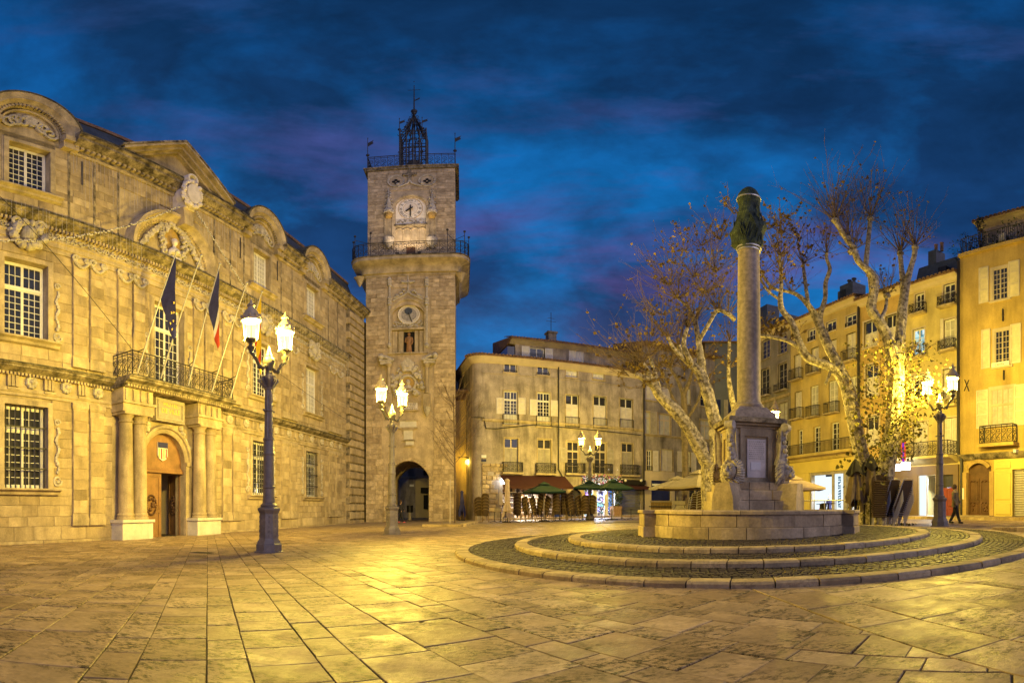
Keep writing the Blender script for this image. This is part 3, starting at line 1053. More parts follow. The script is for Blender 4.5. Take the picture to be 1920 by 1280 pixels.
es = MB().prism([(15.65, 3.5), (15.75, 3.36), (15.95, 3.28), (16.15, 3.36), (16.25, 3.5), (16.25, 4.1), (15.65, 4.1)], .14, .2)
e_ = es.build('painted_shield', M_flagwhite, th_)
for q in range(4):
    MB().box(15.69 + q * .145, 15.75 + q * .145, .125, .142, 3.36 + (.06 if q in (0, 3) else 0), 3.82).build('shield_stripe', M_gold if q % 2 == 0 else M_flagred, e_)
MB().box(15.65, 16.25, .124, .142, 3.86, 4.1).build('shield_top', M_navy, e_)
def leaf(x, w, h, flip):
    mb = MB()
    mb.box(0, w, -.04, .04, 0, h)
    for (c, d) in ((.12, h * .42), (h * .46, h - .12)):
        mb.box(.14, w - .14, -.065, -.04, c, c + .05)
        mb.box(.14, w - .14, -.065, -.04, d - .05, d)
        mb.box(.14, .19, -.065, -.04, c, d)
        mb.box(w - .19, w - .14, -.065, -.04, c, d)
    o = mb.build('door_leaf', M_wood, th_)
    r_ = MB()
    for i in range(26):
        a = 2 * PI * i / 26
        r_.ball((w / 2 + .27 * cos(a), -.07, 1.55 + .42 * sin(a)), .05, 6, 4)
    for i in range(16):
        r_.ball((w / 2 + random.uniform(-.16, .16), -.07, 1.55 + random.uniform(-.28, .28)), random.uniform(.05, .09), 6, 4)
    r_.build('carved_medallion', M_wooddark, o, True)
    return o
o = leaf(0, 1.26, 2.95, False)
o.location = (14.63, .22, -.22)
o = leaf(0, 1.26, 2.95, True)
o.location = (17.67, 1.42, -.22)
o.rotation_euler = (0, 0, R(-112))
MB().box(14.0, 18.05, 3.2, 3.3, -.4, 4).build('hall_back_wall', M_plaster, th_)
MB().box(15.6, 16.3, 3.1, 3.2, -.3, 2.2).build('inner_door', M_dark, th_)
MB().box(14.0, 14.12, .55, 3.3, -.4, 4).box(17.95, 18.05, .55, 3.3, -.4, 4).box(14.2, 17.6, .55, 3.3, 3.3, 3.4).build('hall_side_walls', M_plaster, th_)
# sign over the door
sg_ = MB().box(15.05, 16.85, -.34, 0, 4.95, 5.96)
sg_.box(15.15, 16.75, -.38, -.34, 5.03, 5.12).box(15.15, 16.75, -.38, -.34, 5.78, 5.88).box(15.15, 15.24, -.38, -.34, 5.12, 5.78).box(16.66, 16.75, -.38, -.34, 5.12, 5.78)
sgo = sg_.build('sign_panel', mat('sign_marble', (.30, .255, .20), .15, 6, .6, .08, 24), th_)
def text(s, size, m, parent, loc, rot, name='lettering', ext=.004, align='CENTER'):
    cu = bpy.data.curves.new(name, 'FONT')
    cu.body = s
    cu.size = size
    cu.align_x = align
    cu.align_y = 'CENTER'
    cu.extrude = ext
    cu.materials.append(m)
    tmp = link(name, cu)
    bpy.context.view_layer.update()
    me = bpy.data.meshes.new_from_object(tmp.evaluated_get(bpy.context.evaluated_depsgraph_get()))
    bpy.data.objects.remove(tmp)
    o = link(name, me, parent, loc)
    o.rotation_euler = rot
    return o
text('HOTEL\nDE VILLE', .30, M_gold, sgo, (15.95, -.347, 5.57), (PI / 2, 0, 0), 'lettering', .008)
# spandrel carving beside the arch
for sg in (-1, 1):
    sp_ = MB()
    for i in range(12):
        sp_.ball((15.9 + sg * (1.0 + .045 * i + random.uniform(-.08, .08)), -.06, 4.85 - .09 * i + random.uniform(-.1, .1)), random.uniform(.08, .14), 6, 4)
    sp_.build('carved_spandrel', M_carved, th_, True)

# flag poles and flags: each pole carries its flag
def flagpole(s0, ztop, dtop, label, bands=None, seed=0, hang=2.2, stop=None):
    base = HV.world(s0, 1.22, 6.5)
    tip = HV.world(s0 - .04, dtop, ztop)
    t = thing('flagpole', label, 'flagpole', base)
    v = tip - base
    MB().tube([(0, 0, 0), v], [.034, .026], 8).build('pole', M_pole, t, True)
    MB().ball(v + v.normalized() * .03, .06, 8, 6).build('finial', M_pole, t, True)
    MB().tube([(v * .2), (v * .2) + (HV.world(s0, 1.2, 7.4) - base - v * .2) * .98], .02, 5).build('bracket', M_iron, t)
    if bands:
        rnd = random.Random(seed)
        n, m = 22, 12
        w, a0 = hang
        # the cloth hangs from the upper part of the pole, gathered into folds
        cols = {}
        def pt(i, j):
            u, q = i / n, j / m          # u along pole from the tip, q away from the pole
            top = v * (1 - .02 - a0 * u)
            side = HV.world(1, 0, 0) - HV.world(0, 0, 0)
            pull = (v * .98 - top) * (.90 * q)
            pull.z = 0
            fold = side * (.10 * sin(q * 9 + u * 3) * q) + Vector((v.x, v.y, 0)).normalized() * (.08 * cos(q * 11 + u * 2.5) * q)
            ze = v.z - w - .25 * u
            return top + pull + fold + Vector((0, 0, (ze - top.z) * q - .12 * sin(PI * q)))
        for bi, (q0, q1, m_) in enumerate(bands):
            mbf = MB()
            j0, j1 = round(q0 * m), round(q1 * m)
            vs = [pt(i, j) for i in range(n + 1) for j in range(j0, j1 + 1)]
            k = j1 - j0 + 1
            mbf.add(vs, [(i * k + j, i * k + j + 1, (i + 1) * k + j + 1, (i + 1) * k + j) for i in range(n) for j in range(k - 1)])
            fo = mbf.build('flag' if len(bands) == 1 else 'flag_band', m_, t, True)
            if len(bands) == 1:
                for i, j in ((6, 6), (9, 7), (12, 8), (14, 6), (17, 9), (19, 7)):
                    p = pt(i, j)
                    side = (HV.world(0, 1, 0) - HV.world(0, 0, 0))
                    star = MB()
                    c = p + side * .05
                    ux = HV.world(1, 0, 0) - HV.world(0, 0, 0)
                    star.add([c + side * .02] + [c + (ux * cos(PI / 2 + k2 * PI / 5) + Vector((0, 0, 1)) * sin(PI / 2 + k2 * PI / 5)) * (.085 if k2 % 2 == 0 else .035) for k2 in range(10)], [(0, 1 + k2, 1 + (k2 + 1) % 10) for k2 in range(10)])
                    star.build('star', M_gold, fo)
    return t
flagpole(13.17, 11.1, 3.3, 'leaning grey pole with dark blue star flag, above the left balcony corner', [(0, 1, M_navy)], 1, (3.55, .37))
flagpole(14.44, 11.4, 3.36, 'bare leaning grey pole between the blue star flag and the tricolour flag')
flagpole(16.1, 11.8, 2.95, 'leaning grey pole with limp blue, white and red tricolour flag', [(0, .5, M_navy), (.5, .67, M_flagwhite), (.67, 1, M_flagred)], 3, (3.8, .34))
flagpole(17.7, 11.4, 3.15, 'bare leaning grey pole just right of the tricolour flag')
flagpole(19.1, 11.5, 3.0, 'leaning grey pole with yellow and red striped flag, behind the street lamp', [(0, .25, M_flagyel), (.25, .42, M_flagred), (.42, .67, M_flagyel), (.67, .83, M_flagred), (.83, 1, M_flagyel)], 5, (4.0, .3))
# light garlands and cables over the facade
def garland(p, q, sag, label, r=.02, m=M_garl, bulbs=True):
    t = thing('light_garland' if bulbs else 'overhead_cable', label, 'light garland' if bulbs else 'cable', p)
    v = q - p
    n = 40
    pts = [v * (i / n) + Vector((0, 0, -sag * 4 * (i / n) * (1 - i / n))) for i in range(n + 1)]
    w = MB().tube(pts, r * .5, 4).build('wire', M_cable, t)
    if bulbs:
        b = MB()
        for i in range(n * 3):
            u = i / (n * 3)
            c = v * u + Vector((random.uniform(-.03, .03), random.uniform(-.03, .03), -sag * 4 * u * (1 - u) + random.uniform(-.04, .04)))
            b.ball(c, r * 1.3, 5, 4)
        b.build('bulbs', m, t, kind='stuff')
    return t
garland(HV.world(6.0, .7, 10.6), HV.world(16.0, .9, 15.9), 1.1, 'pale rope of unlit fairy lights rising across the facade to the crest', .035)
garland(HV.world(17.0, .9, 16.0), HV.world(21.4, .6, 13.0), .15, 'short pale fairy light rope falling right of the stone crest', .03)
garland(HV.world(6.2, .6, 14.5), HV.world(12.9, 1.2, 7.45), .2, 'thin dark cable slanting down to the balcony corner', .022, bulbs=False)
garland(HV.world(20.5, .5, 9.9) , HV.world(36, .5, 7.6), .3, 'thin dark cable sagging across the right half of the facade', .022, bulbs=False)
ic = thing('icicle_lights', 'curtain of thin pale icicle light strings hanging on the facade below the eaves', 'icicle lights', HV.world(8, .6, 17))
mb = MB()
for (a, b, z1, d, lo, hi) in ((5.5, 14.0, 13.0, .62, .6, 2.0), (10.9, 21.5, 17.0, .2, 1.0, 3.2), (21.0, 34.5, 12.9, .62, .8, 2.4)):
    x = a
    while x < b:
        L_ = random.uniform(lo, hi)
        p0, p1 = HV.world(x, d, z1) - ic.location, HV.world(x + random.uniform(-.02, .02), d, z1 - L_) - ic.location
        mb.tube([p0, p1], .006, 3, False)
        x += random.uniform(.12, .3)
mb.build('light_strings', M_garl, ic, kind='stuff')
# ================================================================== CLOCK TOWER
TW = Wall(865, 40.8)
tw = TW.root('clock_tower', 'tall square stone clock tower with balcony, two dials and pointed archway', 'clock tower')
TL, TR = TW.s(686), TW.s(853.5)
TB = TW.z(770, 515)          # underside of the balcony moulding
TK = TW.z(770, 487)          # balcony floor
TT = TW.z(772, 306)
TC = (TL + TR) / 2
UL, UR = TW.s(687), TW.s(853)
AC, AH = TW.s(765.5), (TW.s(804) - TW.s(727)) / 2
AS, AR = TW.z(765, 893), TW.z(765, 864) - TW.z(765, 893)
dep = 7.0
def rc(x0, x1, yt, yb):
    return TW.rect(x0, x1, yt, yb)
nic = rc(735, 795.5, 571, 661)
door_t = rc(760, 778, 456, 487)
clk = rc(740, 798, 357, 415)
oc1, oc2 = (TW.s(741), TW.z(741, 334)), (TW.s(800), TW.z(800, 332.5))
archop = (AC - AH, AC + AH, -1, AS + AR)
mb = MB()
solid_wall(mb, TL, TR, -1, TB + .3, [archop, nic], 0, .9)
arch_fill(mb, AC, AH, AS, AR, AS + AR, 0, .9, True)
mb.build('lower_wall', M_tower, tw)
mb = MB()
mb.box(TL, TL + .9, .9, dep, -1, TB + .3)
mb.box(TR - .9, TR, .9, dep, -1, TB + .3)
solid_wall(mb, TL + .9, TR - .9, -1, TB + .3, [archop], dep - .9, dep)
arch_fill(mb, AC, AH, AS, AR, AS + AR, dep - .9, dep, True)
mb.box(TL + .9, TR - .9, .9, dep - .9, AS + AR + 1.2, AS + AR + 1.6)
mb.build('rear_walls', M_tower, tw)
# passage vault and sides
va = MB()
p = arch_pts(AC, AH + .25, AS, AR + .25, 12, True)
for a, b in zip(p, p[1:]):
    va.add([(a[0], .9, a[1]), (b[0], .9, b[1]), (b[0], dep - .9, b[1]), (a[0], dep - .9, a[1])], [(0, 1, 2, 3)])
va.box(AC - AH - .3, AC - AH - .25, .9, dep - .9, -1, AS)
va.box(AC + AH + .25, AC + AH + .3, .9, dep - .9, -1, AS)
va.build('passage_vault', M_tower, tw)
mb = MB()
solid_wall(mb, UL, UR, TB + .3, TT - .35, [door_t, (clk[0], clk[1], TW.z(768, 452), TW.z(768, 383) + (clk[1] - clk[0]) / 2 * .98)], .55, 1.2)
arch_fill(mb, (clk[0] + clk[1]) / 2, (clk[1] - clk[0]) / 2, TW.z(768, 383), (clk[1] - clk[0]) / 2 * .98, TW.z(768, 383) + (clk[1] - clk[0]) / 2 * .98, .555, 1.2)
mb.box(UL, UL + .6, 1.2, dep - .6, TB + .3, TT - .35).box(UR - .6, UR, 1.2, dep - .6, TB + .3, TT - .35).box(UL, UR, dep - 1.2, dep - .6, TB + .3, TT - .35)
mb.box(UL + .6, UR - .6, 1.4, dep - 1.2, TT - 1.0, TT - .6)
mb.build('upper_wall', M_tower, tw)
MB().box(door_t[0], door_t[1], .75, .85, door_t[2], door_t[3]).build('balcony_door', M_wooddark, tw)
tb = Blocks(TW, tw, M_tblock, M_tblocks, -.05, .022, 300)
orn = [(TW.s(716), TW.s(814), TW.z(765, 850), TW.z(765, 660)), (nic[0] - .55, nic[1] + .55, nic[2], TW.z(765, 545)), (AC - AH - .35, AC + AH + .35, -1, AS + AR + .35)]
tb.area(TL + .02, TR - .02, -.3, TB - .05, orn, .43, .78, .3, .5)
tb.done()
tb = Blocks(TW, tw, M_tblock, M_tblocks, .50, .02, 120)
tb.area(UL + .02, UR - .02, TK + .1, TT - .4, [(TW.s(718), TW.s(817), TK, TW.z(768, 352)), (oc1[0] - .7, oc2[0] + .8, oc1[1] - .7, oc1[1] + .8)], .38, .8, .25, .5)
tb.done()
# voussoirs round the archway
vo = arch_pts(AC, AH, AS, AR, 18, True)
v2 = arch_pts(AC, AH + .34, AS - .05, AR + .36, 18, True)
for i in range(18):
    q = [vo[i], vo[i + 1], v2[i + 1], v2[i]]
    cx, cz = sum(a for a, _ in q) / 4, sum(b for _, b in q) / 4
    q = [(cx + (a - cx) * .94, cz + (b - cz) * .94) for a, b in q]
    MB().prism(q, -.11, .05).build('voussoir', M_tblock, tw)
for sg in (-1, 1):
    z = 0.05
    while z < AS - .1:
        h = .42
        x0 = AC + sg * AH if sg > 0 else AC - AH - .34
        MB().cbox(x0, x0 + .34, -.10, .05, z, min(z + h - .02, AS), .015).build('jamb_stone', M_tblock, tw)
        z += h
# balcony: flared moulding all round, railing, corner standards
def ringmould(prof, x0, x1, y0, y1, cr, name, m):
    """moulding swept round a rectangle with rounded corners"""
    path = []
    for (cx, cy, a0) in ((x0 + cr, y0 + cr, PI), (x1 - cr, y0 + cr, 1.5 * PI), (x1 - cr, y1 - cr, 0), (x0 + cr, y1 - cr, .5 * PI)):
        for k in range(6):
            a = a0 + PI / 2 * k / 5
            path.append((cx, cy, cos(a), sin(a)))
    mb = MB()
    m_ = len(prof)
    for cx, cy, c, s_ in path:
        for d, z in prof:
            mb.v.append((cx + (cr + d) * c, cy + (cr + d) * s_, z))
    n = len(path)
    for i in range(n):
        j = (i + 1) % n
        for k in range(m_ - 1):
            mb.f.append((i * m_ + k, j * m_ + k, j * m_ + k + 1, i * m_ + k + 1))
    mb.f.append(tuple(i * m_ + m_ - 1 for i in range(n)))
    return mb.build(name, m, tw, True), path
bh = TK - TB
ext = TW.s(881, 1.0) - TW.s(853.5, 0)
ringmould([(0.0, TB - .1), (.12, TB - .1), (.14, TB + .1), (.32, TB + .14), (.40, TB + bh * .38), (.62, TB + bh * .55), (1.0, TB + bh * .66), (1.15, TB + bh * .74), (1.15, TB + bh * .93), (1.08, TK - .03)], TL, TR, 0, dep, .05, 'balcony_moulding', M_trim)
ringmould([(1.05, TK - .10), (1.22, TK - .08), (1.22, TK), (0, TK + .02)], TL, TR, 0, dep, .05, 'balcony_edge', M_grime)
bp = []
for (cx, cy, a0) in ((TL, 0, PI), (TR, 0, 1.5 * PI), (TR, dep, 0), (TL, dep, .5 * PI)):
    for k in range(5):
        a = a0 + PI / 2 * k / 4
        bp.append((cx + 1.1 * cos(a), cy + 1.1 * sin(a)))
bp.append(bp[0])
rh = TW.z(768, 462) - TW.z(768, 487)
railing(tw, bp, TK, TK + rh * .93, 'scroll', .62, r=.022, name='balcony_railing')
for (x, y) in ((TL - 1.1, .3), (TL - .75, -.75), (TR + .75, -.75), (TR + 1.1, .3), (TL + .6, -1.1), (TR - .6, -1.1)):
    h = rh * 1.75
    st = MB()
    st.tube([(x, y, TK), (x, y, TK + h)], .03, 5)
    st.ball((x, y, TK + h), .11, 8, 6)
    tx = TL + .1 if x < TC else TR - .1
    st.tube([(x, y, TK + h * .82), (tx, .6, TK + h * .95)], .022, 4)
    st.build('iron_standard', M_iron, tw)
for px in (674, 864):
    x = TW.s(px)
    MB().lathe([(.05, -.75), (.22, -.45), (.30, -.2), (.42, 0), (.5, .12)], (x, .1, TB - .1), 10).build('corner_corbel', M_trim, tw, True)
# upper stage top, terrace railing
ov = .22
MB().box(UL - ov, UR + ov, .55 - ov, dep - .6 + ov, TT - .35, TT - .12).box(UL - ov - .1, UR + ov + .1, .45 - ov, dep - .5 + ov, TT - .12, TT).build('top_cornice', M_grime, tw)
rt = TW.z(772, 281) - TW.z(772, 304)
railing(tw, [(UL, .6), (UR, .6), (UR, dep - .6), (UL, dep - .6), (UL, .6)], TT, TT + rt, 'scroll', .55, r=.025, name='terrace_railing')
def vane(x, y, z, h, name='weather_vane', fl=.5):
    mb = MB().tube([(x, y, z), (x, y, z + h)], [.05, .025], 5)
    mb.ball((x, y, z + h * .45), .16, 8, 6)
    mb.prism([(x, z + h * .72), (x + fl, z + h * .82), (x + fl * .8, z + h * .86), (x + fl, z + h * .92), (x, z + h * .84)], y - .01, y + .01)
    mb.ball((x, y, z + h), .06, 6, 4)
    return mb.build(name, M_iron, tw)
vane(UL, .6, TT, TW.z(692, 252) - TT)
vane(UR, .6, TT, TW.z(851, 243) - TT)
# wrought iron bell cage
cx, cy = TW.s(770), 3.0
dz = lambda py: TW.z(770, py, -3.0)
z0, z1, z2, z3 = TT, dz(258), dz(215), dz(160)
cg = MB()
hw = (TW.s(796, -3) - TW.s(748, -3)) / 2
for sx in (-1, -.5, 0, .5, 1):
    for sy in (-1, -.5, 0, .5, 1):
        if abs(sx) == 1 or abs(sy) == 1:
            x, y = cx + sx * hw, cy + sy * hw
            cg.tube([(x, y, z0), (x, y, z1 + (.4 if abs(sx) == abs(sy) == 1 else .1))], .07, 5)
            cg.tube([(x, y, z1), (cx + sx * hw * .62, cy + sy * hw * .62, z1 + (z2 - z1) * .25), (cx + sx * hw * .30, cy + sy * hw * .3, z1 + (z2 - z1) * .6), (cx, cy, z2)], .055, 5)
for q in (0, .2, .4, .6, .8, .93, 1):
    zz = z0 + (z1 - z0) * q
    for a, b in (((-1, -1), (1, -1)), ((1, -1), (1, 1)), ((1, 1), (-1, 1)), ((-1, 1), (-1, -1))):
        cg.tube([(cx + a[0] * hw, cy + a[1] * hw, zz), (cx + b[0] * hw, cy + b[1] * hw, zz)], .05, 5)
for i in range(95):
    sx = random.choice((-1, 1)) * 1.0
    u = random.uniform(-1, 1)
    face = random.choice((0, 1))
    ux = (1, 0) if face == 0 else (0, 1)
    c = (cx + u * hw, cy - hw, random.uniform(z0, z1)) if face == 0 else (cx + sx * hw, cy + u * hw, random.uniform(z0, z1))
    scroll(cg, c, ux, random.uniform(.18, .3), 1.2, random.uniform(0, 6), 1, .035, 10)
for i in range(60):
    a = random.uniform(0, 2 * PI)
    q = random.uniform(.05, .95)
    rr = hw * (1 - q) * .9 + .1
    scroll(cg, (cx + rr * cos(a), cy + rr * sin(a), z1 + (z2 - z1) * q), (cos(a), sin(a)), .22, 1.1, random.uniform(0, 6), 1, .03, 9)
cg.build('bell_cage', M_iron, tw)
MB().lathe([(1.15, 0), (1.0, .1), (.8, .55), (.7, 1.1), (.55, 1.5), (.2, 1.7), (.05, 1.75)], (cx, cy, z0 + 1.0), 16).build('bell', M_barkdark, tw, True)
sp = MB().ball((cx, cy, z2 + .2), .22, 8, 6)
sp.ball((cx, cy, dz(209)), .3, 10, 8)
sp.tube([(cx, cy, z2), (cx, cy, z3)], [.08, .035], 6)
zc = dz(169)
sp.tube([(cx - .55, cy, zc), (cx + .55, cy, zc)], .03, 5)
zf = dz(190)
sp.prism([(cx, zf), (cx + .5, zf + .6), (cx + .3, zf + .45), (cx + .45, zf + .35), (cx, zf + .15)], cy - .02, cy + .02)
sp.ball((cx, cy, dz(153)), .06, 6, 4)
sp.build('spire', M_iron, tw)
for px, py in ((749, 222), (791.5, 220)):
    vane(TW.s(px, -2), 2.0, z1 - 1.0, TW.z(px, py, -2) - z1 + 1.0)
# oculi with quatrefoils
for (ox, oz) in (oc1, oc2):
    rr = .56
    r_ = MB().sweep([(-.5, rr), (-.42, rr + .16), (-.5, rr + .18)], ox, oz, 0, 2 * PI, 24).sweep([(-.5, rr - .02), (-.44, rr), (-.50, rr + .02)], ox, oz, 0, 2 * PI, 24)
    r_.build('oculus_ring', M_carved, tw, True)
    MB().prism([(ox + (rr - .02) * cos(2 * PI * i / 20), oz + (rr - .02) * sin(2 * PI * i / 20)) for i in range(20)], .475, .5).build('oculus_plate', M_tower, tw)
    f = MB()
    for k in range(4):
        a = k * PI / 2 + PI / 4 * 0
        f.prism([(ox + .2 * cos(a) + .14 * cos(2 * PI * i / 12), oz - .1 + .2 * sin(a) + .14 * sin(2 * PI * i / 12)) for i in range(12)], .462 - k * .002, .474)
    f.build('quatrefoil_opening', M_dark, tw)
# clock stage
c0, c1, cb, ct = clk
cm = (c0 + c1) / 2
hw_ = (c1 - c0) / 2
zsp = TW.z(768, 383)
pan = MB().prism([(c0, TW.z(768, 415))] + arch_pts(cm, hw_, zsp, hw_ * .98, 20) + [(c1, TW.z(768, 415))], .66, .72)
dial = pan.build('clock_panel', M_clock, tw)
MB().sweep([(-.72, hw_ - .02), (-.45, hw_ + .10), (-.42, hw_ + .28), (-.6, hw_ + .34)], cm, zsp, PI, 0, 24).build('clock_arch', M_trim, tw, True)
MB().box(c0 - .3, c0, .45, .7, TW.z(768, 452), zsp).build('clock_jamb', M_trim, tw)
MB().box(c1, c1 + .3, .45, .7, TW.z(768, 452), zsp).build('clock_jamb', M_trim, tw)
dcx, dcz, dr = TW.s(768), TW.z(768, 384), TW.s(790) - TW.s(768)
MB().sweep([(-.66, dr * 1.02), (-.63, dr * 1.04), (-.66, dr * 1.07)], dcx, dcz, 0, 2 * PI, 32).sweep([(-.66, dr * .60), (-.645, dr * .615), (-.66, dr * .63)], dcx, dcz, 0, 2 * PI, 28).build('dial_rings', M_gilt, dial, loc=(0, 0, -.2 * dcz)).scale = (1, 1, 1.2)
sun_ = MB()
for i in range(24):
    a = 2 * PI * i / 24
    sun_.prism([(dcx + .1 * cos(a + .1), dcz + .1 * sin(a + .1)), (dcx + dr * .55 * cos(a), dcz + dr * .55 * sin(a)), (dcx + .1 * cos(a - .1), dcz + .1 * sin(a - .1))], .652, .66)
sun_.build('sun_rays', M_gilt, dial, loc=(0, 0, -.2 * dcz)).scale = (1, 1, 1.2)
for i, nm in enumerate(['XII', 'I', 'II', 'III', 'IIII', 'V', 'VI', 'VII', 'VIII', 'IX', 'X', 'XI']):
    a = PI / 2 - i * PI / 6
    o = text(nm, .34, M_letter, dial, (dcx + dr * .83 * cos(a), .655, dcz + 1.2 * dr * .83 * sin(a)), (PI / 2, 0, 0), 'numeral', .004)
    o.rotation_euler = (Matrix.Rotation(-(a - PI / 2), 3, 'Y') @ Matrix.Rotation(PI / 2, 3, 'X')).to_euler()
hd = MB()
for (tx, ty, w) in ((758, 389.5, .075), (768, 400, .055)):
    ex, ez = TW.s(tx), TW.z(768, ty)
    dx, dz_ = ex - dcx, ez - dcz
    L_ = math.hypot(dx, dz_)
    nx, nz = -dz_ / L_ * w, dx / L_ * w
    hd.prism([(dcx - dx * .45 + nx * .8, dcz - dz_ * .45 + nz * .8), (dcx + dx * .75 + nx, dcz + dz_ * .75 + nz), (ex, ez), (dcx + dx * .75 - nx, dcz + dz_ * .75 - nz), (dcx - dx * .45 - nx * .8, dcz - dz_ * .45 - nz * .8)], .60 - w * .2, .63 - w * .2)
hd.build('clock_hands', M_letter, dial)
rel = MB()
for i in range(30):
    rel.ball((c0 + .2 + (c1 - c0 - .4) * random.random(), .66, TW.z(768, 413) + random.uniform(0, .55)), random.uniform(.05, .11), 6, 4)
rel.build('painted_relief', M_carved, dial, True, kind='stuff')
MB().box(c0 - .1, c1 + .1, .38, .7, TW.z(768, 417.5), TW.z(768, 415)).build('clock_ledge', M_grime, tw)
ar = MB()
za, zb = TW.z(768, 452), TW.z(768, 417.5)
ar.box(c0, c1, .68, .74, za, zb)
n = 4
for i in range(n + 1):
    x = c0 + (c1 - c0) * i / n
    ar.lathe([(.07, za + .15), (.05, za + .25), (.05, zb - .5), (.09, zb - .4)], (x, .64, 0), 8)
    if i < n:
        xm, w = x + (c1 - c0) / n / 2, (c1 - c0) / n / 2
        ar.sweep([(-.68, w * .78), (-.60, w * .82), (-.60, w * .98), (-.68, w)], xm, zb - .5, PI, 0, 10)
ar.build('blind_arcade', M_trim, tw, True)
for px in (727.5, 809.5):
    x = TW.s(px)
    zt, zm, zk, zu, zl = TW.z(px, 349), TW.z(px, 396), TW.z(px, 401), TW.z(px, 443), TW.z(px, 462)
    cp = MB().lathe([(.42, 0), (.46, .25), (.30, .5), (.34, .7), (.18, 1.1), (.22, 1.25), (.08, 1.9), (.02, zt - zm)], (x, .35, zm), 8)
    for i in range(26):
        q = random.random()
        a = random.uniform(0, 2 * PI)
        rr = .40 * (1 - q) + .05
        cp.ball((x + rr * cos(a), .35 + rr * sin(a), zm + (zt - zm) * q), random.uniform(.06, .11), 5, 4)
    cp.build('gothic_canopy', M_carved, tw, True)
    MB().lathe([(.25, 0), (.32, .1), (.32, zm - zk + .12), (.2, zm - zk + .15)], (x, .38, zk - .15), 8).build('canopy_base', M_gilt, tw, True)
    MB().box(x - .30, x + .30, .52, .56, zu, zk).box(x - .36, x - .26, .42, .56, zl, zk).box(x + .26, x + .36, .42, .56, zl, zk).build('statue_niche', M_trim, tw)
    MB().lathe([(.05, 0), (.28, .35), (.38, .45), (.40, .6), (.46, .7), (.46, zu - zl)], (x, .38, zl), 10).build('pedestal_bracket', M_carved, tw, True)
# cross finial over the clock
kx, kz = TW.s(767), TW.z(767, 322)
k_ = MB().box(kx - .14, kx + .14, .38, .56, kz - .75, kz + .6).box(kx - .45, kx + .45, .40, .56, kz - .12, kz + .16)
for q in ((-.48, .02), (.48, .02), (0, .62)):
    k_.ball((kx + q[0], .46, kz + q[1]), .16, 6, 5)
k_.build('carved_cross', M_grime, tw)
oga = MB()
for sg in (-1, 1):
    oga.tube([(kx, .45, kz - .7), (kx + sg * .15, .45, kz - 1.1), (kx + sg * .6, .45, kz - 1.35), (kx + sg * 1.0, .47, kz - 1.5)], .09, 6)
    oga.ball((kx + sg * 1.0, .42, kz - 1.2), .16, 6, 5)
oga.build('ogee_moulding', M_carved, tw, True)
# astronomical dial niche
n0, n1, nz0, nz1 = nic
nm_ = (n0 + n1) / 2
nh = (n1 - n0) / 2
MB().box(n0, n1, .35, .45, nz0, nz1 + .01).build('niche_back', M_tower, tw)
nsp = TW.z(765, 590)
af = MB()
arch_fill(af, nm_, nh, nsp, min(nh, nz1 - nsp - .02), nz1, -.02, .34)
af.build('niche_arch_fill', M_tower, tw)
MB().sweep([(.0, nh), (.08, nh + .04), (.14, nh + .2), (.0, nh + .26)], nm_, nsp, PI, 0, 22).build('niche_arch', M_trim, tw, True)
for x in (n0 - .24, n1 + .0):
    MB().box(x, x + .24, -.12, .02, nz0 - .1, nsp).build('niche_jamb', M_trim, tw)
ax, az, arr = TW.s(766), TW.z(766, 588), TW.s(785.5) - TW.s(766)
ad = MB().prism([(ax + arr * cos(2 * PI * i / 32), az + arr * sin(2 * PI * i / 32)) for i in range(32)], .20, .30).build('astronomical_dial', M_darkclock, tw)
MB().sweep([(-.2, arr * .96), (-.14, arr * .98), (-.14, arr * 1.05), (-.22, arr * 1.08)], ax, az, 0, 2 * PI, 32).sweep([(-.2, arr * .76), (-.18, arr * .78), (-.2, arr * .8)], ax, az, 0, 2 * PI, 28).build('dial_rings', M_clock, ad, True)
MB().prism([(ax + .32 * cos(2 * PI * i / 16) - .03, az + .33 + .32 * sin(2 * PI * i / 16)) for i in range(16)], .17, .2).build('moon_disc', M_slate, ad)
MB().prism([(ax - .02, az + .2), (ax + .30, az - .72), (ax + .24, az - .74), (ax - .08, az + .2)], .15, .19).build('dial_hand', M_letter, ad)
tk = MB()
for i in range(60):
    a = 2 * PI * i / 60
    tk.obox((ax + arr * .88 * cos(a), .195, az + arr * .88 * sin(a)), (.06 * cos(a), 0, .06 * sin(a)), (0, .004, 0), (-.018 * sin(a), 0, .018 * cos(a)))
tk.build('dial_marks', M_clock, ad)
cr = MB()
for i in range(40):
    cr.ball((n0 + .1 + (n1 - n0 - .2) * i / 39, .25, TW.z(766, 611) + random.uniform(-.05, .35 + .2 * abs(i - 20) / 20)), random.uniform(.07, .13), 5, 4)
cr.build('carved_foliage', M_carved, tw, True)
MB().box(n0 - .02, n1 + .02, -.10, .36, TW.z(766, 618), TW.z(766, 614)).build('niche_ledge', M_trim, tw)
MB().box(n0 - .3, n1 + .3, -.16, .36, nz0 - .12, nz0).build('niche_sill', M_trim, tw)
sn = rc(756.5, 776.5, 620, 660)
MB().box(sn[0], sn[1], .30, .34, sn[2], sn[3]).build('statue_recess', M_dark, tw)
for a, b in ((n0, n0 + .42), (n0 + .5, sn[0] - .02), (sn[1] + .02, n1 - .5), (n1 - .42, n1)):
    MB().cbox(a, b, .08, .34, nz0, TW.z(766, 619), .04).build('niche_panel', M_trim, tw)
sx, sz = (sn[0] + sn[1]) / 2, sn[2]
h = sn[3] - sn[2]
stt = MB().lathe([(.22, 0), (.25, .1), (.20, h * .3), (.22, h * .55), (.26, h * .7), (.12, h * .78), (.07, h * .8)], (sx, .18, sz), 10, 1, .7)
stt.ball((sx, .16, sz + h * .87), .13, 8, 6, 1.2)
